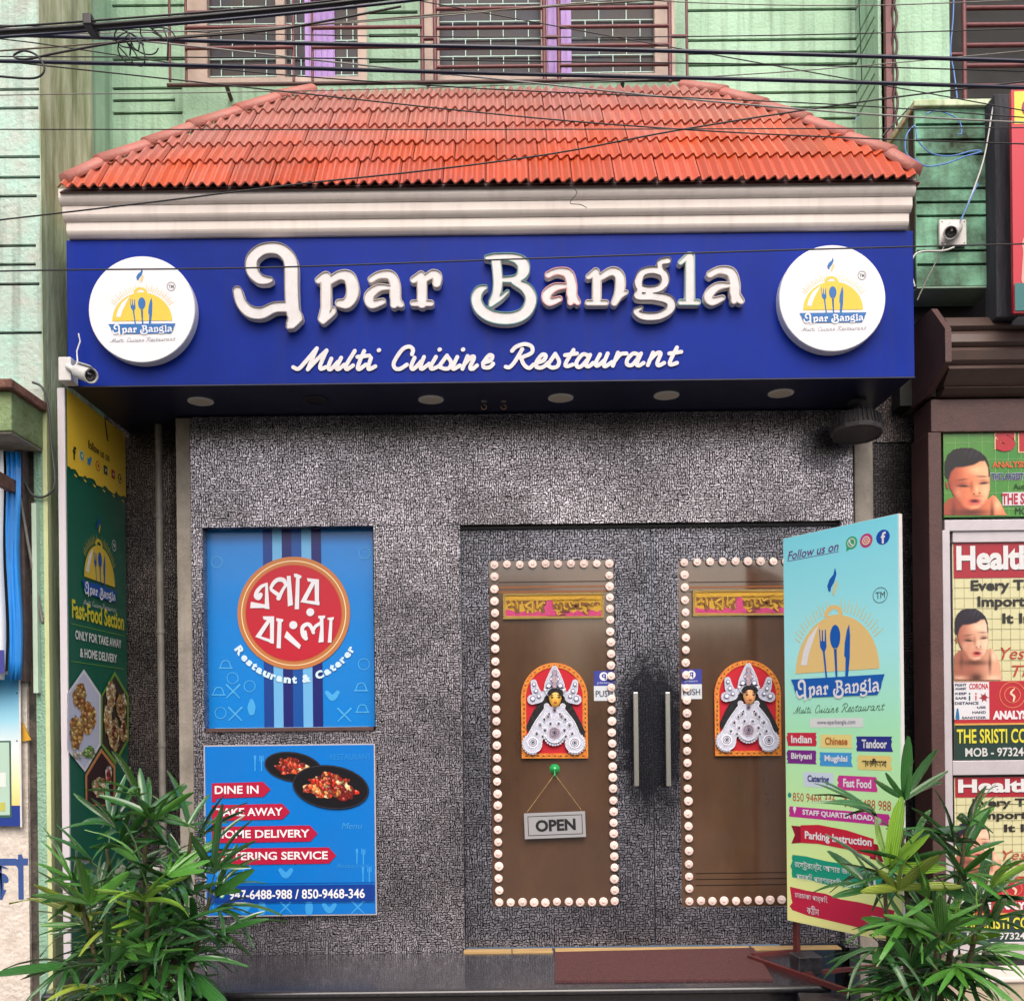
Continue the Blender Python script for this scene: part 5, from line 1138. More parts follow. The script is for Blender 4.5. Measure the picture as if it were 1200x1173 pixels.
# twisted maroon bar
T = Thing('twisted_bar', 'vertical maroon drain bar with twisted pale band beside the top right green wall', 'pipe', (wx(1045, .2, 60), .23, 3.4))
xT = wx(1045, .22, 60)
box(T, 'flat_bar', MAROON, xT - .028, xT + .004, .225, .26, 3.3, ztp)
mb = MB(); n_ = 150
for k in range(2): mb.tube([(xT + .018 + .012 * math.cos(i * .5 + k * 3.14), .225 + .012 * math.sin(i * .5 + k * 3.14), 3.3 + i * .024) for i in range(n_)], .007, 6)
mb.part(T, 'twisted_strand', MAROOND)

# windows
FRM = mat('pinkish_cream_frame', C(214, 190, 176, .9), .5, mott=.4, ms=9); PURP = mat('purple_shutter', C(188, 150, 226, .95), .45, mott=.3, ms=8)
PINKH = mat('pink_head', C(226, 120, 150, .9), .5)
PANE = mat('dull_window_pane', C(62, 66, 86, .7), .35, mott=.9, ms=3, col2=C(92, 80, 66, .7), coat=0, spec=.2)
GUARD = mat('pale_mesh_wire', C(190, 226, 216, .95), .4)
def window(label, x0, x1, items, grp):
    """items: list of (kind, px0, px1)"""
    T = Thing('window', label, 'window', (wx((x0 + x1) / 2, UY, 50), UY, zs_), group=grp)
    X0, X1 = wx(x0, UY, 50), wx(x1, UY, 50)
    box(T, 'window_back', DARK, X0 + .001, X1 - .001, UY + .085, UY + .1, zs_, ztp - .3)
    box(T, 'sill', FRM, X0, X1, UY - .012, UY + .08, zs_ - .012, zs_ + .022)
    for kind, a, b in items:
        A_, B_ = wx(a, UY, 50), wx(b, UY, 50)
        if kind == 'frame': box(T, 'frame', FRM, A_, B_, UY - .004, UY + .07, zs_ + .0225, ztp - .31, bevel=.004)
        elif kind == 'purple':
            sh = box(T, 'shutter', PURP, A_, B_, UY + .03, UY + .06, zs_ + .023, ztp - .31)
            n = max(2, int((b - a) / 7))
            for i in range(n): box(T, 'shutter_rib', PURP, A_ + (B_ - A_) * (i + .2) / n, A_ + (B_ - A_) * (i + .75) / n, UY + .02, UY + .0298, zs_ + .025, ztp - .32, parent=sh)
        else:
            pn = box(T, 'pane', PANE, A_, B_, UY + .05, UY + .056, zs_ + .023, ztp - .31)
            mb = MB(); W_ = (B_ - A_); cols = max(2, round(W_ / .145)); rh = .1; k = 0; z_ = zs_ + .06
            while z_ < zs_ + 1.5:
                mb.box(A_, B_, UY + .038, UY + .043, z_, z_ + .005)
                for c in range(cols + 1):
                    xx = A_ + W_ * (c + (.5 if k % 2 else 0)) / cols
                    if A_ < xx < B_ - .004: mb.box(xx, xx + .005, UY + .0385, UY + .0435, z_ - rh + .005, z_)
                z_ += rh; k += 1
            mb.part(T, 'wire_guard', GUARD, parent=pn)
    return T
window('left upstairs window with cream frames and purple shutter leaf behind cables', 217, 430, [('frame', 218, 243), ('pane', 243, 323), ('frame', 323, 334), ('pane', 334, 356), ('purple', 356, 391), ('pane', 391, 419), ('frame', 419, 430)], 'upstairs windows')
window('right upstairs window, wider, with brick patterned wire over dark panes', 496, 791, [('frame', 496, 515), ('pane', 515, 634), ('frame', 634, 641), ('purple', 641, 670), ('pane', 670, 767), ('frame', 767, 791)], 'upstairs windows')
T = Thing('window_grille', 'maroon iron window grille standing proud of the upstairs windows', 'grille', (0, UY - .1, zs_))
GY = UY - .10
for x in (199, 218, 344, 366, 495, 510, 638, 655, 785, 805):
    r_ = .008 if x in (199, 218, 344, 366, 805) else .012
    MB().tube([(wx(x, GY, 60), GY, wz(96, GY, x)), (wx(x, GY, 60), GY, ztp - .3)], r_, 8).part(T, 'upright', MAROON)
for ys_, xa_, xb_ in (((-66, -44, -24, -2, 16, 34, 58, 80), 218, 344), ((-64, -42, -22, 0, 34, 57), 366, 495), ((-60, -38, -15, 12, 34.5, 58, 80), 512, 636), ((-62, -40, -16, 11, 33, 55, 78), 656, 783)):
    for y in ys_: MB().tube([(wx(xa_, GY, 50), GY - .01, wz(y, GY, (xa_ + xb_) / 2)), (wx(xb_, GY, 50), GY - .01, wz(y, GY, (xa_ + xb_) / 2))], .010, 8).part(T, 'bar', MAROON)
for xa_, xb_, y in ((199, 218, 50), (495, 512, 46), (638, 655, 44), (785, 805, 43)): MB().tube([(wx(xa_, GY, 50), GY, wz(y, GY, xa_)), (wx(xb_, GY, 50), GY, wz(y, GY, xb_))], .010, 8).part(T, 'bar', MAROON)
z_ = wz(97, GY, 500); MB().tube([(wx(196, GY, 96), GY, z_), (wx(808, GY, 96), GY, z_)], .011, 8).part(T, 'bottom_rail', MAROOND)
for x in (265, 502, 730): MB().tube([(wx(x, GY, 98), GY, z_), (wx(x, GY, 98), UY + .01, z_ - .02)], .012, 8).part(T, 'bracket', MAROOND)

# ================================================================ LEFT NEIGHBOUR
LYF = -.47; XRt = -2.107
T = Thing('left_neighbour_wall', 'weathered mint wall block with short brown grooves at the left edge, beside the roof', 'wall', (-2.6, LYF, 0))
zlo, zhi = 2.85, 6.9
gl = [(wz(y, LYF, 25), -4.2, wx(x, LYF, y)) for y, x in ((-40, 50), (-15, 46), (105, 52), (127, 45), (184, 48), (208, 48), (230, 43), (288, 42), (310, 42), (333, 46), (390, 57))]
grooved(T, fr_(LYF), -4.2, XRt - .004, zlo, zhi, gl, MINTL, h=.014)
box(T, 'core', MINTL, -4.2, XRt - .0045, LYF + .081, .1, zlo, zhi)
box(T, 'mossy_return', MOSS, XRt - .004, XRt, LYF + .002, .119, 0.0, zhi, label='streaky mossy side face')
T = Thing('mint_pilaster', 'narrow pale mint pilaster between the mossy face and the grooved upper wall', 'pilaster', (XRt + .1, .12, 3))
box(T, 'shaft', MINT, XRt - .1, xL + .001, .12, UY + .05, 2.6, zhi, bevel=.004)
MB().tube([(xL - .01, .117, 3.4), (xL - .006, .116, 4.4), (xL - .01, .117, zhi)], .004, 6).part(T, 'thin_cable', NAVY)
GPIL = mat('rough_mint_pillar', C(150, 190, 166, .85), .85, mott=.5, ms=14, col2=C(120, 156, 130, .8), bump=1.0, bs=75)
T = Thing('mint_pillar', 'rough mint green pillar at street level between the dark strip and the green banner', 'pillar', (-2.15, LYF, 0))
box(T, 'shaft', GPIL, wx(42, LYF, 800), XRt - .0045, LYF, .1, 0, zlo - .001, bevel=.003)
box(T, 'edge_batten', mat('pale_lime_paint', C(206, 214, 160, .9), .6, mott=.3), XRt - .004, XRt + .016, LYF - .004, LYF + .03, .0, 2.98)
box(T, 'batten', mat('pale_batten', C(190, 214, 194, .9), .6, mott=.3), wx(38, LYF - .03, 700), wx(43.5, LYF - .03, 700), LYF - .03, LYF - .001, wz(806, LYF), wz(585, LYF))
T = Thing('sooty_strip', 'rough black soot stained strip of wall left of the mint pillar', 'wall', (-2.25, LYF + .03, 0))
box(T, 'strip', SOOT, wx(33, LYF, 950), wx(42, LYF, 800) - .001, LYF + .02, .1, 0, zlo - .02)
T = Thing('limewashed_wall', 'limewashed wall with blue painted Bengali letters at the bottom left', 'wall', (-2.8, LYF, 0))
box(T, 'wall_face', LIMEW, -4.2, wx(33.5, LYF, 950) - .002, LYF, .1, 0, wz(780, LYF))
box(T, 'dark_opening', DARK, -4.2, wx(33.5, LYF, 950) - .002, LYF + .2, .1, wz(780, LYF) + .001, zlo - .02)
PB = mat('blue_wall_paint', C(50, 84, 150, .9), .7, mott=.3)
def painted(s_, x0, y0, x1, y1):
    B = front('painted_letters', 'blue hand painted Bengali letters on the limewashed wall', 'lettering', x0, y0, LYF - .001)
    B.text('lettering', s_, PB, x0, y0, x1, y1, 1, bold=.02); return B
painted('কা', -26, 1001, 33, 1054)
T = Thing('rusty_post', 'grey rusty vertical post at the left edge behind the blue sheet', 'post', (wx(25, -.5, 700), -.5, 1))
box(T, 'post', mat('grey_rust', C(130, 118, 116, .8), .7, mott=.7, ms=14, col2=C(90, 66, 58, .8)), wx(19, -.5, 700), wx(29, -.5, 700), -.50, -.42, wz(792, -.5), zlo - .03)
T = Thing('concrete_ledge', 'mossy concrete ledge box with a rusty red slab on top at the left edge', 'ledge', (-2.6, -.62, 2.8))
MG = mat('ledge_mossy', C(150, 176, 130, .8), .85, mott=.8, ms=6, col2=C(96, 104, 48, .8), bump=.6)
def boxv(T, name, m, x0, x1, y0, y1, z0, z1, **k): return box(T, name, m, x0, x1, y0, y1, z0, z1, **k)
XLd = -2.108
boxv(T, 'ledge_box', MG, -3.6, XLd, -.765, LYF - .001, 2.795, 2.968, bevel=.006)
boxv(T, 'top_slab', mat('rusty_red_slab', C(150, 104, 88, .8), .8, mott=.9, ms=16, col2=C(90, 60, 50, .8), bump=.8), -3.62, XLd + .02, -.80, LYF - .001, 2.9685, 3.01, bevel=.006)
boxv(T, 'soffit_plaster', CEMENT, -3.59, XLd - .006, -.755, LYF - .002, 2.787, 2.7948)
T = Thing('rusty_bracket', 'rusty iron awning bracket under the ledge at the left edge', 'bracket', (-2.2, -.6, 2.6))
MB().prism([(-2.22, -.95, 2.645), (-2.19, -.95, 2.645), (-2.19, -.42, 2.625), (-2.22, -.42, 2.625)], (0, 0, -.055)).part(T, 'arm', mat('rust_beam', C(136, 100, 86, .8), .8, mott=.9, ms=14, col2=C(84, 54, 44, .8)))
MB().tube([(-2.2, -.52, 2.59), (-2.12, -.475, 2.0)], .007, 8).part(T, 'stay_rod', PIPE)
# hanging sheets
T = Thing('hanging_sheet', 'white and bright blue plastic sheet hanging at the left edge above the framed poster', 'sheet', (-2.4, -.56, 1.7))
TB = mat('blue_tarp', C(36, 140, 226, .95), .4, mott=.3, ms=5); TW = mat('white_tarp', C(226, 232, 240, .9), .45)
for x0, x1, m_, ya in ((-60, 6, TW, -.60), (6, 22, TB, -.57)):
    X0, X1 = wx(x0, -.58, 650), wx(x1, -.58, 650); nx_, nz_ = 10, 12; z0, z1 = wz(790, -.58), wz(522, -.58); v = []
    for i in range(nx_ + 1):
        for j in range(nz_ + 1):
            v.append((X0 + (X1 - X0) * i / nx_ + .006 * math.sin(j * .7), ya + .014 * math.sin(i * 1.9 + j * .25), z0 + (z1 - z0) * j / nz_))
    fs = [(i * (nz_ + 1) + j, (i + 1) * (nz_ + 1) + j, (i + 1) * (nz_ + 1) + j + 1, i * (nz_ + 1) + j + 1) for i in range(nx_) for j in range(nz_)]
    o = MB().add(v, fs, True).part(T, 'panel', m_); sl_ = o.modifiers.new('thick', 'SOLIDIFY'); sl_.thickness = .002
pbox(T, 'purple_hem', mat('purple_hem', C(60, 60, 140, .9), .5), -60, 5, 762, 789, -.622, .002)
B = front('framed_poster', 'poster blending blue to yellow with a green framed panel at the left edge', 'poster', 0, 880, LYF - .03)
gp_ = mat('poster_blend', C(230, 236, 240, .95), .35); t_ = gp_.node_tree; geo_ = N(t_, 'ShaderNodeNewGeometry'); sp_ = N(t_, 'ShaderNodeSeparateXYZ'); t_.links.new(geo_.outputs['Position'], sp_.inputs[0])
mr_ = N(t_, 'ShaderNodeMapRange', i_1=wz(790, LYF), i_2=wz(945, LYF)); t_.links.new(sp_.outputs[2], mr_.inputs[0]); rp_ = N(t_, 'ShaderNodeValToRGB'); t_.links.new(mr_.outputs[0], rp_.inputs[0]); e_ = rp_.color_ramp.elements
e_[0].color = C(40, 140, 190, .95); e_[1].color = C(240, 196, 110, .95)
for p_, c_ in ((.3, C(150, 206, 226, .95)), (.55, C(232, 232, 226, .95)), (.8, C(244, 222, 160, .95))): k_ = e_.new(p_); k_.color = c_
t_.links.new(rp_.outputs[0], t_.nodes['Principled BSDF'].inputs['Base Color'])
B.rect('sheet', -60, 791, 24.5, 944, gp_, 1, ext=.004); B.rect('blue_foot', -60, 944, 24.5, 968, flat(36, 60, 140), 2, ext=.003)
B.rect('panel_frame', -50, 868, 14, 958, flat(60, 100, 90), 9); B.rect('panel', -48, 870, 12, 955, flat(178, 206, 190), 11)
B.rect('panel_item', 0, 905, 8, 922, flat(216, 226, 220), 13); B.rect('panel_item', 1, 940, 7, 950, flat(190, 190, 90), 13)
B.rect('edge', 23.5, 791, 25.5, 969, WHITEP, 5, ext=.003)
for y in (812, 868): B.ell('screw', 20.5, y, 1, 1, BLACK, 9, n=8)
T = Thing('yellow_flag', 'small yellow triangular scrap between the poster and the sooty strip', 'flag', P(30, 865, LYF - .01))
MB().prism([P(26, 846, LYF - .012), P(36, 867, LYF - .012), P(26, 869, LYF - .012)], (0, .008, 0)).part(T, 'scrap', mat('yellow_scrap', C(214, 160, 50, .9), .5))

# ================================================================ RIGHT NEIGHBOUR
GYb = -.10
T = Thing('green_ledge', 'mossy green concrete ledge with black grooves holding the right camera', 'ledge', P(1118, 334, GYb))
gx0, gx1 = wx(1073, GYb, 230), wx(1166, GYb, 230)
grooved(T, fr_(GYb), gx0, gx1, wz(335, GYb, 1118), wz(127, GYb, 1118), [(wz(y, GYb, 1118), gx0 + .004, gx1) for y in (146, 164, 181, 221, 237, 253, 294, 310)], MOSSG, h=.014)
box(T, 'core', MOSSG, gx0, gx1, GYb + .081, YR, wz(335, GYb, 1118) + .001, wz(127, GYb, 1118) - .001)
box(T, 'underside', mat('pale_mint_soffit', C(150, 180, 158, .8), .7, mott=.4), gx0 + .002, gx1 - .002, GYb + .002, YR, wz(335, GYb, 1118) - .01, wz(335, GYb, 1118) - .0005)
box(T, 'cap', MOSS, gx0 - .01, gx1 + .01, GYb - .02, YR, wz(127, GYb, 1118) + .0005, wz(119, GYb, 1118), bevel=.005)
T = Thing('timber_post', 'dark weathered timber post at the right edge beside the green ledge', 'post', (wx(1178, -.2, 240), -.2, 2.6))
box(T, 'post', TIMBER, wx(1167, -.2, 240), wx(1192, -.2, 240), -.2, -.08, wz(372, -.2, 1180), wz(110, -.2, 1180), bevel=.006)
B = front('poster_board', 'yellow and red advert board with part of a child face at the right edge', 'advert board', 1240, 240, -.30)
B.rect('board', 1184, 108, 1330, 368, flat(196, 40, 60), 0, ext=.02); B.rect('yellow_band', 1186, 110, 1330, 148, flat(236, 214, 70), 35)
B.text('lettering', 'C', flat(150, 40, 70), 1194, 118, 1216, 142, 38, bold=.04)
B.strokes('child_hair', [[(1222, 190, 24), (1234, 182, 24), (1250, 190, 24)]], flat(56, 44, 60), 37); B.strokes('child_face', [[(1232, 215, 26), (1232, 240, 25)]], flat(214, 150, 130), 39)
B.strokes('child_ear', [[(1203, 232, 5), (1204, 240, 4)]], flat(206, 130, 120), 41); B.strokes('child_body', [[(1215, 290, 20), (1250, 300, 26), (1260, 340, 24)], [(1206, 300, 10), (1204, 330, 10)]], flat(214, 160, 150), 37)
B.rect('teal_foot', 1186, 334, 1330, 366, flat(40, 110, 110), 43)
# rolling shutter housing
HX = wx(1115, -.27, 400)
T = Thing('shutter_housing', 'brown rolling shutter box with ribbed slats under the green ledge', 'shutter', (HX + .5, -.1, 2.9))
prof = [(-.27, wz(385, -.27, 1115)), (-.27, wz(424, -.27, 1115)), (-.03, wz(467, -.03, 1092)), (.22, wz(467, -.03, 1092)), (.22, wz(372, .0, 1085)), (-.12, wz(362, -.12, 1100))]
MB().prismx(prof, HX - .03, HX).part(T, 'end_plate', MAROOND)
SLT = mat('shutter_brown', C(92, 72, 66, .7), .45, mott=.6, ms=9, col2=C(70, 52, 50, .8), streak=.3)
yy = [372, 388, 407, 428, 453, 466]; yd = [-.12, -.15, -.16, -.15, -.10, -.06]
for i in range(5):
    a, b = wz(yy[i], yd[i], 1150), wz(yy[i + 1], yd[i + 1], 1150); m2 = (a + b) / 2
    MB().prismx([(.1, a), (yd[i], a), (yd[i] - .018, a - .25 * (a - b)), (yd[i + 1] - .018, b + .25 * (a - b)), (yd[i + 1], b + .004), (.1, b + .004)], HX + .035, 3.8).part(T, 'shutter_slat', SLT)
box(T, 'dark_gap', DARK, HX + .001, HX + .034, -.02, .2, wz(466, 0, 1120), wz(380, 0, 1120))
box(T, 'dark_recess', DARK, gx0, 3.8, .12, .22, wz(466, 0, 1120), wz(336, .1, 1118) - .012)
CY_ = -.06
T = Thing('brown_door_surround', 'dark maroon painted post and beam frame of the shop at the right edge', 'door frame', (wx(1098, CY_), CY_, 0))
box(T, 'beam', MAROOND, wx(1091, CY_, 485), 3.8, CY_, .15, wz(506, CY_, 1140), wz(467.5, CY_, 1140), bevel=.005)
box(T, 'post', MAROOND, wx(1091, CY_, 800), wx(1106.5, CY_, 800), CY_, .15, 0.0, wz(506, CY_, 1140) - .001, bevel=.005)
# green poster
PY_ = -.035
B = front('green_clinic_poster', 'green clinic poster with a baby face above the white shop frame at right', 'poster', 1150, 556, PY_)
B.rect('sheet', 1105.5, 507, 1330, 605, mat('green_sheet', C(48, 128, 40, .9), .3, mott=.4, ms=3, col2=C(110, 150, 50, .85), coat=.3), 0, ext=.004)
GLn = flat(130, 180, 110)
for x in (1119, 1135, 1150.5, 1166, 1181, 1196, 1211, 1226): B.rect('grid_line', x, 507, x + .5, 605, GLn, 8)
for y in (518, 538, 558, 577, 596): B.rect('grid_line', 1105.5, y, 1330, y + .5, GLn, 9)
def baby_fn(sk, dk, lt, hr, yb):
    head = [(128, 600), (150, 490), (200, 450), (320, 440), (430, 418), (520, 360), (575, 378), (604, 440), (616, 560), (624, 700), (606, 800), (560, 880), (490, 940), (400, 958), (310, 930), (215, 830), (155, 720)]
    hair = [(92, 560), (92, 420), (130, 320), (200, 262), (300, 240), (420, 246), (510, 290), (575, 350), (612, 440), (622, 560), (606, 580), (596, 470), (560, 395), (500, 400), (430, 440), (320, 462), (220, 470), (170, 520), (140, 610), (110, 600)]
    body = [(90, yb), (90, 880), (150, 820), (220, 800), (560, 860), (640, 780), (690, 800), (740, 870), (800, 1000), (830, yb)]
    sk, dk, lt, hr = (np.array(v, float) for v in (sk, dk, lt, hr)); sst = lambda v, a, b: np.clip((v - a) / (b - a), 0, 1) ** 2 * (3 - 2 * np.clip((v - a) / (b - a), 0, 1))
    def fn(X, Y):
        G = lambda x, y, sx, sy, rot=0: np.exp(-((((X - x) * math.cos(rot) + (Y - y) * math.sin(rot)) / sx) ** 2 + (((Y - y) * math.cos(rot) - (X - x) * math.sin(rot)) / sy) ** 2))
        dh, dr, db = polydist(X, Y, head), polydist(X, Y, hair), polydist(X, Y, body)
        dh = np.minimum(dh, polydist(X, Y, [(98, 640), (116, 622), (140, 650), (146, 720), (116, 726)]))
        mixc = lambda a, b, f: a * (1 - f[..., None]) + b * f[..., None]
        rgb = mixc(np.broadcast_to(dk, X.shape + (3,)), np.broadcast_to(sk, X.shape + (3,)), sst(X, 150, 420)); rgb = mixc(rgb, lt, sst(X, 380, 620) * .75)
        rgb = mixc(rgb, lt, np.clip(.8 * G(470, 500, 110, 55) + .7 * G(465, 720, 22, 50) + .5 * G(560, 740, 45, 60) + .6 * G(455, 925, 45, 20) + .35 * G(250, 760, 50, 60), 0, 1))
        sh = .5 * G(405, 690, 22, 60) + .55 * G(300, 655, 75, 26) + .45 * G(545, 625, 60, 22) + .45 * G(470, 800, 60, 12) + .4 * G(430, 895, 60, 12) + .45 * sst(dh, -55, 0) * sst(-X, -420, -150) + .3 * sst(dh, -30, 0)
        rgb = mixc(rgb, dk * .75, np.clip(sh, 0, 1))
        dkn = np.array((38, 18, 18.)); f = np.clip(1.3 * G(310, 684, 56, 11, .06) + 1.3 * G(545, 652, 46, 11, -.1) + .95 * G(432, 776, 11, 8) + .95 * G(497, 765, 10, 8) + .55 * G(300, 612, 62, 9, -.12) + .6 * G(526, 575, 60, 9, .02), 0, 1); rgb = mixc(rgb, dkn, f)
        rgb = mixc(rgb, np.array((196, 66, 70.)), np.clip(1.2 * G(440, 862, 60, 30), 0, .9)); rgb = mixc(rgb, np.array((70, 14, 20.)), np.clip(1.3 * G(440, 855, 42, 15), 0, 1)); rgb = mixc(rgb, np.array((232, 130, 120.)), .7 * G(445, 888, 38, 8))
        bod = mixc(np.broadcast_to(dk * .95, X.shape + (3,)), sk, sst(X, 300, 700)); bod = mixc(bod, lt, .8 * G(705, 900, 45, 80)); bod = mixc(bod, dk * .5, np.clip(.9 * G(400, 985, 190, 35) + .7 * G(640, 1000, 22, 130) + .5 * G(200, 960, 30, 110), 0, 1))
        if yb > 1100: bod = mixc(bod, lt, .6 * G(180, 1190, 120, 30) + .7 * G(690, 1190, 110, 34)); bod = mixc(bod, dk * .4, np.clip(.9 * G(430, 1190, 90, 60), 0, 1))
        inh = sst(-dh, -8, 8); rgb = mixc(bod, rgb, inh)
        hc = hr + 26 * (np.sin(X * .09 + Y * .05) * .5 + .5)[..., None] * G(420, 300, 130, 60)[..., None]
        rgb = mixc(rgb, hc, sst(-dr, -12, 10)); rgb = rgb + np.random.RandomState(3).uniform(-4, 4, X.shape)[..., None]
        return rgb, (dh < 0) | (dr < 0) | (db < 0)
    return fn
def baby(B, ox, oy, kx, ky, L, sk=(226, 132, 92), dk=(168, 76, 56), lt=(244, 196, 152), hr=(20, 16, 22), yb=1018):
    photo(B, 'baby_photo', 90, 240, 830, yb - 2, 84, 92, baby_fn(sk, dk, lt, hr, yb), L, lambda x, y: B.q(ox + (x - 90) / 9.77 * kx, oy + (y - 240) / 9.77 * ky))
baby(B, 1105.5, 524.5, 1.0, 1.0, 11)
RDW = flat(176, 36, 46)
B.text('lettering', 'S', flat(226, 190, 150), 1164, 500, 1190.5, 531.5, 12, bold=.13); B.text('lettering', 'S', RDW, 1165.5, 502, 1189, 529.5, 14, bold=.09)
B.text('lettering', 'R', flat(226, 190, 150), 1192, 500, 1218, 531, 12, bold=.13); B.text('lettering', 'R', RDW, 1193.5, 502, 1216.5, 529.5, 14, bold=.09)
B.text('lettering', 'ANALYSIS', flat(206, 96, 50), 1162, 541, 1202, 548.5, 13, bold=.03)
B.text('lettering', 'THE LARGEST', flat(200, 206, 226), 1160, 554.5, 1199, 563, 12, bold=.07); B.text('lettering', 'THE LARGEST', flat(30, 34, 90), 1160.5, 555, 1198.5, 562.5, 14, bold=.03)
B.rect('white_band', 1174, 576.5, 1330, 592, flat(220, 206, 214), 12); B.text('lettering', 'THE SR', flat(170, 36, 60), 1173, 578.5, 1206, 591.5, 15, bold=.03)
B.text('lettering', 'Auth', flat(20, 50, 30), 1187, 567, 1204, 574, 13); B.text('lettering', 'MO', flat(30, 40, 40), 1189, 595, 1203, 603, 13)
# white aluminium shopfront
AY = -.05
T = Thing('white_shop_frame', 'white aluminium shop frame holding two clinic posters at the right edge', 'shop frame', (2.3, AY, .3))
def fx(name, x0, x1, y0, y1, d=.05, m_=ALU, Y=AY): pbox(T, name, m_, x0, x1, y0, y1, Y, d, bevel=.003)
fx('top_rail', 1107, 1345, 608, 621); fx('inner_bead', 1116.5, 1345, 621.5, 634.5, .04, Y=AY + .012)
fx('stile', 1107, 1116, 621.5, 1120); fx('mid_rail', 1116.5, 1345, 890, 907, .045, Y=AY + .004); fx('bottom_rail', 1116.5, 1345, 1103, 1120, .045, Y=AY + .004)
fx('glass_pane', 1116.5, 1345, 634, 1103, .006, PANE, AY + .03)
fx('dark_track', 1107, 1345, 1121, 1131, .1, DARK, AY + .01)
T = Thing('cream_sill', 'cream tiled sill below the white shop frame at the bottom right', 'sill', (2.4, -.2, 0))
box(T, 'sill_slab', CREAM, wx(1100, -.25, 1140), 3.8, -.27, .1, wz(1152, -.27, 1150), wz(1132, -.05, 1150), bevel=.008)
box(T, 'plinth', mat('beige_plinth', C(206, 190, 166, .85), .6, mott=.5, ms=5), wx(1100, -.25, 1140) + .01, 3.8, -.255, .1, 0, wz(1152, -.27, 1150) - .001)
def clinic(label, y0, yh, yc, yr, y1, x0, k):
    B = front('clinic_poster', label, 'poster', 1150, (y0 + y1) / 2, AY + .028, group='twin cream clinic posters')
    B.rect('sheet', x0, y0, 1335, y1, mat('cream_sheet', C(206, 202, 160, .92), .3, coat=.3), 0, ext=.002)
    gln = flat(150, 146, 104)
    sy = (yc - yh) / 121.0
    for i in range(10): x = x0 + 2 + i * 10.8; B.rect('grid_line', x, yh, x + .5, yc, gln, 5)
    for i in range(10): y = yh + (11 + i * 12.2) * sy; B.rect('grid_line', x0, y, 1335, y + .5, gln, 6)
    B.rect('red_header', x0, y0, 1335, yh, flat(160, 36, 52), 7)
    hh = (yh - y0)
    for a, b, m_, l_ in ((.8, .9, flat(50, 20, 30), 9), (0, 0, flat(214, 214, 216), 11)): B.text('lettering', 'Health', m_, x0 + 3 + a, y0 + hh * .11 + b, x0 + 92 + a, y0 + hh * .8 + b, l_, bold=.04)
    TX = flat(46, 44, 42)
    def t(s_, xa, ya, xb, yb, m_=TX, **q): B.text('lettering', s_, m_, x0 + xa, yh + (ya - 676) * sy, x0 + xb, yh + (yb - 676) * sy, 9, **q)
    t('Every Te', 20, 679, 92, 695, bold=.035); t('Importa', 28, 698, 92, 714, bold=.035); t('It In', 57, 718, 92, 730, bold=.035)
    t('Yes,', 55, 758, 86, 774, flat(178, 66, 50), shear=.3); t('Th', 68, 779, 92, 792, flat(178, 66, 50), shear=.3)
    baby(B, x0 + .5, yh + 36 * sy, .74, .84 * sy, 12, sk=(214, 158, 130), dk=(166, 100, 82), lt=(236, 204, 176), hr=(34, 28, 42), yb=1222)
    B.rect('red_band', x0, yc, 1335, yr, flat(176, 40, 54), 24)
    s2 = (yr - yc) / 49.0; Q = lambda x, y: (x0 + (x - 100) / 7.82, yc + (y - 300) / 7.82 * s2)
    B.rect('notice', *Q(96, 314), *Q(416, 655), flat(214, 214, 220), 26)
    DB = flat(40, 50, 80)
    for s_, xa, ya, xb, yb, m_ in (('FIGHT', 104, 328, 208, 352, DB), ('AGAINST', 104, 362, 208, 386, DB), ('CORONA', 232, 326, 408, 380, flat(190, 50, 60)), ('KEEP', 106, 408, 210, 430, DB), ('SAFE', 106, 450, 206, 472, DB), ('DISTANCE', 102, 494, 318, 520, DB), ('USE', 304, 534, 384, 556, DB), ('HAND', 262, 578, 386, 602, DB), ('SANITIZER', 166, 628, 388, 650, DB)):
        a, b = Q(xa, ya), Q(xb, yb); B.text('small_lettering', s_, m_, a[0], a[1], b[0], b[1], 28, bold=.03)
    for x, m_ in ((236, flat(30, 90, 90)), (294, flat(200, 90, 70))): a = Q(x, 428); b = Q(x, 476); B.strokes('little_person', [[(a[0], a[1] - 1, 1.1)], [(a[0], a[1] + 2, .9), (b[0], b[1], .9)]], m_, 28, step=.3)
    a = Q(368, 455); B.strokes('virus_icon', [[(a[0], a[1], 3.4)]] + [[(a[0], a[1], .6), (a[0] + 5.2 * math.cos(i), a[1] + 5.2 * math.sin(i), .5)] for i in range(6)], flat(150, 40, 56), 28, step=.3)
    a = Q(126, 560); b = Q(126, 640); B.strokes('bottle_icon', [[(a[0], a[1], 1), (a[0], a[1] + 4, 1.6), (b[0], b[1], 2.4)]], flat(40, 110, 160), 28, step=.3)
    a = Q(628, 430); GLD = flat(220, 130, 90)
    for r_ in (15.4, 9.6):
        B.fillq('emblem_ring', [[B.q(a[0] + r_ * math.cos(i * .2), a[1] + r_ * s2 * math.sin(i * .2)) for i in range(31)], [B.q(a[0] + (r_ - .8) * math.cos(i * .2), a[1] + (r_ - .8) * s2 * math.sin(i * .2)) for i in range(31)]], GLD, 28)
    B.strokes('emblem_flame', [[(a[0] + 2, a[1] - 7 * s2, .7), (a[0] - 2, a[1] - 2, 1.2), (a[0] + 2, a[1] + 2, 1.3), (a[0] + 1, a[1] + 7 * s2, 1)]], flat(240, 200, 170), 29, step=.3)
    a, b = Q(448, 574), Q(760, 655); B.text('lettering', 'ANALYS', flat(226, 214, 220), a[0], a[1], b[0], b[1], 28, bold=.06)
    B.rect('gold_rule', x0, yr, 1335, yr + 2, flat(214, 160, 80), 30); B.rect('dark_band', x0, yr + 2, 1335, y1, flat(34, 58, 54), 31)
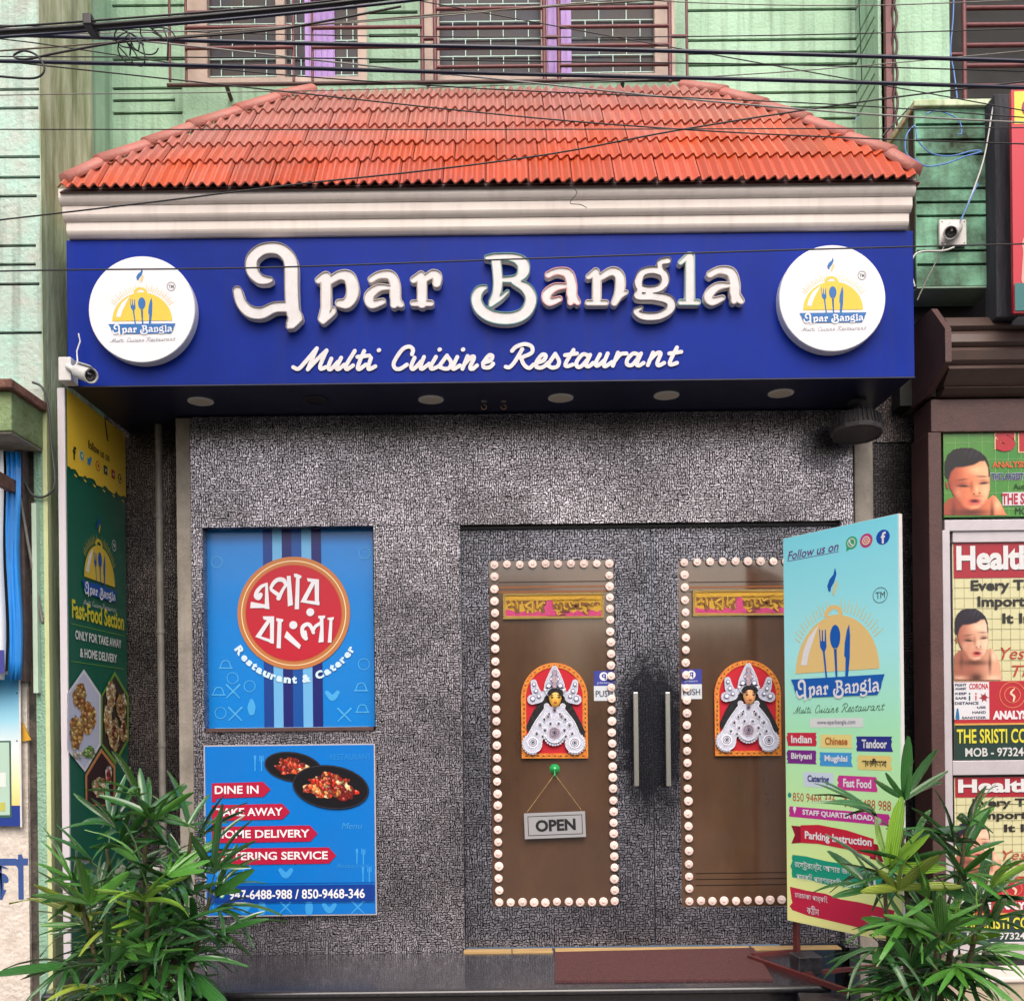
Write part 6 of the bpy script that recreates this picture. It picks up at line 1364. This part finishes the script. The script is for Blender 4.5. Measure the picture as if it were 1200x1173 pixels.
    h3 = y1 - yr; B.text('lettering', 'THE SRISTI CO', flat(214, 206, 60), x0 + 2, yr + h3 * .17, x0 + 84, yr + h3 * .56, 34, bold=.02)
    B.text('lettering', 'MOB - 973244', flat(206, 206, 206), x0 + 12, yr + h3 * .68, x0 + 86, yr + h3 * .92, 34, bold=.02)
clinic('upper cream clinic poster with a baby, in the top pane of the white frame', 635, 676.5, 797.5, 846.5, 889.5, 1117, 1)
clinic('lower cream clinic poster partly hidden by palm leaves in the bottom pane', 910, 933, 1026, 1068, 1102.5, 1119, 1)

# ================================================================ CAMERAS, FLOODLIGHT, WIRES
T = Thing('security_camera', 'white bullet security camera above the green banner at the left end of the sign', 'security camera', P(100, 438, -.56))
box(T, 'junction_box', WHITEP, wx(68, -.55, 430), wx(83, -.55, 430), -.55, -.47, wz(446, -.55, 75), wz(418, -.55, 75), bevel=.005)
a, b, c = P(80, 430, -.55), P(90, 435, -.58), P(97, 436, -.59)
MB().tube([a, b, c], [.016, .012, .014], 10).part(T, 'arm', WHITEP)
p0 = P(90, 434.5, -.555); ax_ = (P(122, 446, -.70) - p0).normalized(); Lc = .135
MB().lathe(p0, ax_, [(.001, 0), (.026, .002), (.031, .012), (.034, Lc * .95), (.034, Lc), (.028, Lc), (.0275, Lc - .012)], 22).part(T, 'housing', WHITEP)
MB().lathe(p0, ax_, [(.028, Lc - .012), (.014, Lc - .011), (.012, Lc - .004), (.0005, Lc - .003)], 18).part(T, 'lens', LENS)
MB().prism([p0 + Vector((0, 0, .033)) + ax_ * .02 + Vector((0, -.03, 0)), p0 + Vector((0, 0, .033)) + ax_ * .02 + Vector((0, .03, 0)), p0 + ax_ * (Lc + .018) + Vector((0, .03, .035)), p0 + ax_ * (Lc + .018) + Vector((0, -.03, .035))], (0, 0, .004)).part(T, 'visor', WHITEP)
MB().tube([P(92, 391, -.5), P(94, 400, -.5), P(90, 412, -.51), P(91, 424, -.53), P(88, 430, -.55)], .0035, 6).part(T, 'lead', WHITEP)
T = Thing('security_camera', 'white security camera on a square plate on the green ledge at right', 'security camera', P(1117, 272, GYb))
pbox(T, 'back_plate', WHITEP, 1101, 1133, 257, 288, GYb - .022, .02, bevel=.006)
p0 = P(1119, 267, GYb - .03); ax_ = (P(1109, 279, GYb - .16) - p0).normalized(); Lc = .10
MB().lathe(p0, ax_, [(.034, -.01), (.038, .01), (.036, .05), (.034, Lc), (.028, Lc + .002), (.027, Lc - .012)], 22).part(T, 'housing', WHITEP)
MB().lathe(p0, ax_, [(.028, Lc - .010), (.014, Lc - .009), (.011, Lc - .002), (.0005, Lc)], 18).part(T, 'lens', LENS)
for x, y in ((1104, 260), (1130, 260), (1104, 285), (1130, 285)): MB().lathe(P(x, y, GYb - .022), (0, -1, 0), [(.004, 0), (.003, .002), (.0005, .002)], 8).part(T, 'screw', PIPE)
T = Thing('floodlight', 'black round ribbed floodlight hanging under the right end of the canopy', 'floodlight', P(1005, 500, -.2))
pc = P(1004, 503, -.16); ax_ = Vector((-.04, -.13, -.99)).normalized(); FB = mat('floodlight_black', C(74, 70, 72, .85), .5)
MB().lathe(pc, ax_, [(.001, -.085), (.055, -.082), (.085, -.068), (.114, -.055), (.126, .018), (.122, .030), (.110, .032), (.108, .024), (.001, .024)], 12, False).part(T, 'housing', FB)
u_ = ax_.orthogonal().normalized(); v_ = ax_.cross(u_); mb = MB()
for i in range(36):
    a = i * math.tau / 36; r_ = u_ * math.cos(a) + v_ * math.sin(a); s_ = ax_.cross(r_)
    mb.prism([pc + r_ * .112 - ax_ * .054 - s_ * .0025, pc + r_ * .119 - ax_ * .054 - s_ * .0025, pc + r_ * .132 + ax_ * .006 - s_ * .0025, pc + r_ * .122 + ax_ * .006 - s_ * .0025], s_ * .005)
mb.part(T, 'cooling_ribs', FB, kind='stuff')
MB().lathe(pc, ax_, [(.106, .028), (.001, .029)], 24, False).part(T, 'textured_lens', mat('prismatic_black_lens', C(96, 92, 96, .85), .3, bump=1, bs=420, mott=.8, ms=300))
MB().tube([pc - ax_ * .07, pc - ax_ * .10 + Vector((0, .03, .03)), Vector((pc.x + .02, pc.y + .05, SOF + .004))], [.03, .024, .03], 10).part(T, 'bracket', FB)
MB().lathe((pc.x + .02, pc.y + .05, SOF + .003), (0, 0, -1), [(.045, 0), (.045, .02), (.02, .03)], 16).part(T, 'mount', FB)

random.seed(21)
def cable(label, pts, r_px, m, Y, nm='overhead_cable', cat='cable', n=6, sub=6, grp=None):
    pts = [p if len(p) == 3 else (p[0], p[1], None) for p in pts]
    W_ = [P(x, y, Y if d is None else d) for x, y, d in pts]
    arr = spline([tuple(v) for v in W_], sub) if len(W_) > 2 else [tuple(v) for v in W_]
    me = MB().tube(arr, r_px / FPX * (Y + DIST) * .5, n).mesh(nm, m)
    return tagone(nm, label, cat, me, grp)
ZL, ZR_ = -260, 1460
G_ = 'cables strung across the street front'
cable('thick black bundled cable rising to the right at the top left, over the left window', [(ZL, 54), (0, 38), (110, 31), (250, 19), (400, 4), (560, -16), (800, -52)], 6.5, BLACK, -1.5, grp=G_)
cable('second black cable lying just under the thick bundle at the top left', [(ZL, 60), (0, 44), (120, 35), (260, 24), (410, 9), (570, -10), (800, -44)], 3.6, NAVY, -1.47, grp=G_)
cable('third thin black cable above the thick bundle at the top left', [(ZL, 45), (0, 32), (130, 23), (270, 12), (420, -3), (800, -60)], 2.4, BLACK, -1.52, grp=G_)
cable('upper of the two thick blue black cables crossing the whole frame above the roof', [(ZL, 36), (0, 41), (300, 50), (600, 56), (900, 63), (1200, 72), (ZR_, 82)], 4.6, NAVY, -1.3, grp=G_)
cable('lower of the two thick blue black cables crossing the whole frame above the roof', [(ZL, 67), (0, 72), (300, 79), (600, 87), (900, 94), (1200, 103), (ZR_, 112)], 4.4, NAVY, -1.25, grp=G_)
cable('pale silver wire sagging down to the right over the roof ridge', [(ZL, 14), (0, 33), (200, 52), (400, 74), (600, 95), (800, 116), (1000, 133), (1200, 144), (ZR_, 156)], 2.0, GREYC, -1.1, grp=G_)
cable('thin black wire sloping from the upper left down across the roof tiles', [(ZL, 44), (30, 75), (300, 104), (600, 136), (800, 152), (1000, 162), (1200, 169), (ZR_, 176)], 1.6, BLACK, -1.0, grp=G_)
cable('thin level black wire crossing the middle of the roof tiles', [(ZL, 152), (0, 152), (600, 152), (1200, 150), (ZR_, 149)], 1.3, BLACK, -1.05, grp=G_)
cable('black wire rising from left of the cream moulding to the top right', [(ZL, 288), (0, 258), (180, 237), (350, 216), (500, 200), (650, 180), (800, 152), (1000, 121), (1200, 96), (ZR_, 66)], 1.9, BLACK, -.95, grp=G_)
cable('long black wire crossing the sign letters and both logo lightboxes', [(ZL, 330), (0, 318), (300, 314), (600, 304), (900, 294), (1200, 286), (ZR_, 280)], 1.8, BLACK, -.9, grp=G_)
cable('thin brown wire rising from the left across the upper left window', [(ZL, 74), (0, 60), (200, 44), (400, 27), (560, 14), (900, -8)], 2.0, mat('cable_olive', C(110, 100, 84, .8), .6), -1.2, grp=G_)
cable('pale wire just above the upper blue black cable at left, running up to the right', [(ZL, 58), (0, 42), (250, 36), (480, 22), (700, 2), (900, -14)], 1.5, GREYC, -1.2, grp=G_)
cable('faint wire along the very top right above the grooved wall', [(700, -6), (800, 3), (1000, 7), (1200, 0), (ZR_, -12)], 1.2, PIPE, -.9, grp=G_)
cable('thin wire dipping from the left bundle to the lower blue black cable', [(ZL, 20), (0, 46), (90, 58), (200, 74), (330, 88), (560, 104), (760, 113), (1000, 124), (1200, 138)], 1.4, BLACK, -1.22, grp=G_)
cable('black cable looping at the far left below the thick bundle', [(ZL, 92), (-40, 86), (0, 90), (40, 92), (52, 82), (44, 66), (28, 60), (16, 66), (30, 70), (70, 62), (140, 50), (220, 44), (330, 34), (470, 8)], 2.6, BLACK, -1.35, nm='looped_cable', grp=G_)
T = Thing('cable_knot', 'tangled knot of thin black wires hanging from the bundle above the left window', 'cable', P(175, 55, -1.4), group=G_)
rg = random.Random(12)
for i in range(7):
    cx_, cy_ = 160 + rg.uniform(-10, 32), 50 + rg.uniform(-12, 16); r1, r2, ph = rg.uniform(7, 20), rg.uniform(6, 20), rg.uniform(0, 6)
    arr = [tuple(P(cx_ + r1 * math.cos(ph + a * .5) + a * rg.uniform(-.3, .3), cy_ + r2 * math.sin(ph + a * .62), -1.4 + .02 * math.sin(a))) for a in range(10)]
    MB().tube(spline(arr, 5), .0026, 5).part(T, 'wire_loop', BLACK)
for x0_, y0_, x1_, y1_ in ((148, 34, 152, 66), (190, 28, 196, 72), (108, 30, 114, 38)):
    MB().tube([P(x0_, y0_, -1.42), P((x0_ + x1_) / 2 + 4, (y0_ + y1_) / 2, -1.43), P(x1_, y1_, -1.41)], .003, 5).part(T, 'wire_tail', BLACK)
box(T, 'clamp', BLACK, wx(106, -1.46, 33), wx(116, -1.46, 33), -1.53, -1.45, wz(39, -1.46), wz(26, -1.46), bevel=.004)
T = Thing('vertical_wire', 'thin vertical wire crossing the grooved wall corner at the top right', 'wire', P(1008, 90, .1))
MB().tube([P(1006, -20, .1), P(1008, 40, .12), P(1010, 95, .15)], .003, 5).part(T, 'wire', BLACK)
BLW = mat('blue_wire', C(92, 140, 214, .9), .4)
cable('tangled light blue wire looping beside the right end of the roof', [(1075, 190), (1062, 180), (1062, 160), (1072, 148), (1076, 165), (1092, 180), (1115, 183), (1140, 177), (1150, 178), (1130, 184), (1108, 192), (1085, 195), (1072, 186)], 1.6, BLW, -.2, 'blue_wire', 'wire')
cable('short light blue wire curl above the green ledge', [(1085, 134), (1097, 130), (1112, 134), (1124, 142), (1127, 156), (1122, 158)], 1.4, BLW, -.2, 'blue_wire', 'wire')
cable('thin blue wire hanging down the dark window edge at the top right', [(1118, -20, .2), (1117, 20, .2), (1114, 60, .2), (1118, 85, .2), (1122, 118, .18)], 1.6, BLW, .2, 'blue_wire', 'wire')
cable('pale wire drooping from the timber post down to the right camera', [(1166, 118), (1163, 130), (1158, 160), (1152, 190), (1140, 225), (1130, 250), (1124, 262)], 1.8, WHITEP, -.18, 'camera_lead', 'wire')
cable('blue and white twisted lead above the right camera', [(1146, 215), (1140, 228), (1132, 245), (1126, 258)], 1.6, BLW, -.19, 'camera_lead', 'wire')
cable('white wire hooking from the right camera to the sign end', [(1118, 290), (1105, 294), (1080, 295), (1070, 302), (1068, 318), (1072, 336)], 2.0, WHITEP, -.2, 'camera_lead', 'wire')
cable('thin grey wire from the right camera slanting down behind the sign', [(1108, 286), (1098, 305), (1085, 330), (1075, 352)], 1.5, PIPE, -.19, 'camera_lead', 'wire')
cable('dark hanging cable looping down the mint pillar below the ledge', [(38, 448, -.50), (50, 455, -.50), (57, 480, -.49), (60, 520, -.49), (64, 555, -.49), (63, 572, -.49), (52, 582, -.49), (38, 580, -.49), (29, 565, -.49)], 3.0, mat('grey_black_cable', C(70, 74, 74, .8), .5), -.49, 'hanging_cable', 'cable')
cable('fine black thread hanging over the cream moulding', [(668, 218), (676, 226), (668, 238), (680, 240), (688, 244)], .9, BLACK, -.6, 'thread', 'thread')
cable('rusty iron stay rod sticking out behind the right roof corner', [(1034, 160, .1), (1066, 126, .1)], 2.4, BLACK, .1, 'stay_rod', 'rod')

# ================================================================ PALMS
def leafmat(name, col, rough=.24, rand=.2):
    m = mat(name, col, rough, coat=.7, rand=rand); t = m.node_tree; b = t.nodes['Principled BSDF']
    tc = N(t, 'ShaderNodeTexCoord'); sp = N(t, 'ShaderNodeSeparateXYZ'); t.links.new(tc.outputs['Generated'], sp.inputs[0])
    mu = N(t, 'ShaderNodeMath', operation='MULTIPLY'); mu.inputs[1].default_value = 44.0; t.links.new(sp.outputs[1], mu.inputs[0])
    si = N(t, 'ShaderNodeMath', operation='SINE'); t.links.new(mu.outputs[0], si.inputs[0])
    bp = N(t, 'ShaderNodeBump', i_Strength=.55, i_Distance=.004); t.links.new(si.outputs[0], bp.inputs['Height']); t.links.new(bp.outputs[0], b.inputs['Normal'])
    return m
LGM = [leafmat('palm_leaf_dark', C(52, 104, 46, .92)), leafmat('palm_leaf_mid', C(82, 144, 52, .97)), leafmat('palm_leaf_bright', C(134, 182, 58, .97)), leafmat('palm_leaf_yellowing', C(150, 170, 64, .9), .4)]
STM = mat('palm_stem_fibre', C(64, 56, 38, .8), .8, mott=.8, ms=50, col2=C(96, 92, 50, .8), bump=.8, bs=120); PET = mat('palm_petiole', C(72, 108, 52, .85), .4)
def leafmesh(k, mi, seed):
    rg = random.Random(seed); n = 6; w_, dr = (.060, .048, .070, .040)[k % 4], (.22, .5, .10, .85)[k % 4]; v = []
    for i in range(n + 1):
        s = i / n; x = s - dr * .22 * s * s; z = -dr * s * s * .8
        ww = w_ * (math.sin(math.pi * min(1, s * .80 + .13)) ** .6) * (1 if s < .93 else .6)
        for j, c in enumerate((-1, -.5, 0, .5, 1)):
            v.append((x + (rg.uniform(-.015, .015) if i == n else 0), c * ww, z + (abs(c) * ww * .35 if j % 2 == 0 and c else -abs(c) * ww * .05) + rg.uniform(-.004, .004)))
    f = [(i * 5 + j, (i + 1) * 5 + j, (i + 1) * 5 + j + 1, i * 5 + j + 1) for i in range(n) for j in range(4)]
    me = bpy.data.meshes.new('leaf'); me.from_pydata(v, [], f); me.update(); me.materials.append(LGM[mi])
    for p in me.polygons: p.use_smooth = True
    return me
LV = {(k, mi): leafmesh(k, mi, k * 7 + mi) for k in range(4) for mi in range(4)}
def palm(label, px, Y, seed, stems, zbase, nleaf_max=298, lmul=1.0):
    rg = random.Random(seed); c = P(px, 1173, Y); base = Vector((c.x, Y, zbase))
    T = Thing('lady_palm', label, 'palm', base)
    MB().lathe(base, (0, 0, 1), [(.0, 0), (.15, 0), (.19, .26), (.205, .26), (.205, .30), (.18, .30), (.175, .27), (.0, .265)], 28).part(T, 'pot', mat('dark_plastic_pot', C(50, 44, 42, .8), .6, mott=.4))
    leaves = []
    for (sx, sy, h, lx, ly, nf) in stems:
        b = base + Vector((sx, sy, .26)); tp = b + Vector((lx, ly, h)); mid = b.lerp(tp, .5) + Vector((rg.uniform(-.02, .02), rg.uniform(-.02, .02), 0))
        MB().tube([b, mid, tp], [.012, .011, .007], 7).part(T, 'stem', STM)
        for k in range(nf):
            f_ = (k + .5) / nf; p0 = b.lerp(tp, .22 + .78 * f_); az = k * 2.4 + rg.uniform(-.4, .4) + seed
            el = R(-8 + 76 * f_ + rg.uniform(-12, 14)); pl_ = rg.uniform(.06, .16)
            d = Vector((math.cos(az) * math.cos(el), math.sin(az) * math.cos(el), math.sin(el))); p1 = p0 + d * pl_
            MB().tube([p0, p0.lerp(p1, .5) + Vector((0, 0, .008)), p1], [.004, .003, .0025], 5).part(T, 'petiole', PET)
            n = rg.choice((5, 6, 7, 8, 8)); top = f_ > .7
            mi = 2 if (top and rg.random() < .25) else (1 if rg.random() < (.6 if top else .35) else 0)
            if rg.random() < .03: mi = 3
            side = d.cross(Vector((0, 0, 1))).normalized(); upv = side.cross(d).normalized()
            for q in range(n):
                a = R(-80 + 160 * q / (n - 1) + rg.uniform(-8, 8)); ld = (d * math.cos(a) + side * math.sin(a)); ld = (ld + upv * rg.uniform(-.22, .25) - Vector((0, 0, (0.20 if not top else -.10)))).normalized()
                yv = upv.cross(ld).normalized(); zv = ld.cross(yv); L_ = rg.uniform(.17, .27) * lmul * (1.1 if q in (n // 2, n // 2 - 1) else .92)
                M = Matrix((ld, yv, zv)).transposed().to_4x4() @ Matrix.Rotation(rg.uniform(-.7, .7), 4, 'X') @ Matrix.Diagonal((L_, L_ * rg.uniform(.75, 1.45), L_, 1)); M.translation = p1
                leaves.append(((rg.randrange(4) if not top else rg.choice((0, 2, 0, 1, 3)), mi), M, p1.y))
    leaves.sort(key=lambda l: l[2])
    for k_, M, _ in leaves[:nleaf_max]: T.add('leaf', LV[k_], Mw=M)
    if len(leaves) > nleaf_max:
        byk = {}
        vs, fs = [], []
        for k_, M, _ in leaves[nleaf_max:]:
            me = LV[k_]; n0 = len(vs); vs += [tuple(M @ v.co) for v in me.vertices]; fs += [tuple(i + n0 for i in p.vertices) for p in me.polygons]
        mb = MB(); mb.add(vs, fs, True); me = bpy.data.meshes.new('leaf_mass'); me.from_pydata(vs, [], fs); me.materials.append(LGM[0]); me.update()
        for p in me.polygons: p.use_smooth = True
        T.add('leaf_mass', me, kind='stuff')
    print('leaves', len(leaves))
    return T
palm('dense left lady palm with glossy fan leaves in front of the green banner', 170, -1.05, 3,
     [(-.02, .0, .90, .03, .02, 12), (.06, .05, .80, .12, .0, 11), (-.08, .03, .74, -.08, .0, 11), (.02, -.06, .62, .05, -.08, 9), (-.06, -.06, .56, -.14, -.06, 9), (.1, 0, .54, .16, .02, 10), (-.1, 0, .46, -.13, 0, 9), (0, .08, .40, .05, -.1, 9), (.05, -.05, .30, .06, -.08, 8), (-.05, -.05, .28, -.04, -.1, 8)], .02)
palm('right lady palm with two leaf heads in front of the standing banner', 1084, -1.15, 9,
     [(-.03, .0, .84, -.05, .02, 10), (.05, .03, .78, .13, .0, 10), (-.08, .0, .58, -.09, -.04, 8), (.08, -.05, .54, .10, -.06, 10), (0, -.07, .44, -.02, -.1, 9), (.02, .05, .34, .06, -.02, 9), (-.05, -.05, .28, -.06, -.05, 8)], .02)

# ================================================================ ACROSS THE STREET (unseen, added to shape reflections in the door glass)
OPP = mat('opposite_plaster', C(190, 170, 140, .85), .85, mott=.5, ms=1.5, streak=.3)
for lab, x0, x1, h, nn in (('added unseen pale two storey building across the street that the door glass mirrors', -9, 1.0, 4.3, 4), ('added unseen lower beige building across the street facing the banner side', 1.7, 10, 3.3, 3)):
    T = Thing('added_opposite_building', lab, 'building', ((x0 + x1) / 2, -14, 0), group='added unseen buildings across the street')
    box(T, 'wall', OPP, x0, x1, -15, -14, 0, h)
    for i in range(nn): box(T, 'window', PANE, x0 + .8 + i * 2.5, x0 + 2.1 + i * 2.5, -13.99, -13.96, .9, 2.3)
    box(T, 'sunshade', CEMENT, x0, x1, -13.99, -13.4, 2.75, 2.85)
cable('thin wire crossing the upstairs windows just above the upper thick cable', [(ZL, 28), (0, 30), (300, 40), (600, 44), (900, 42), (1200, 34), (ZR_, 24)], 1.3, BLACK, -1.15, grp=G_)
cable('thin wire sagging from the top right corner to the left edge above the roof', [(ZL, 120), (0, 112), (300, 108), (600, 100), (900, 86), (1200, 60), (ZR_, 34)], 1.2, PIPE, -1.0, grp=G_)
cable('thin black wire running level just under the upper thick cable at right', [(ZL, 66), (300, 68), (600, 72), (900, 76), (1200, 84), (ZR_, 92)], 1.5, BLACK, -1.28, grp=G_)
cable('thin wire falling from the top centre to the right edge across the green wall', [(420, -12), (700, 40), (900, 76), (1100, 112), (1200, 130), (ZR_, 176)], 1.3, BLACK, -1.0, grp=G_)
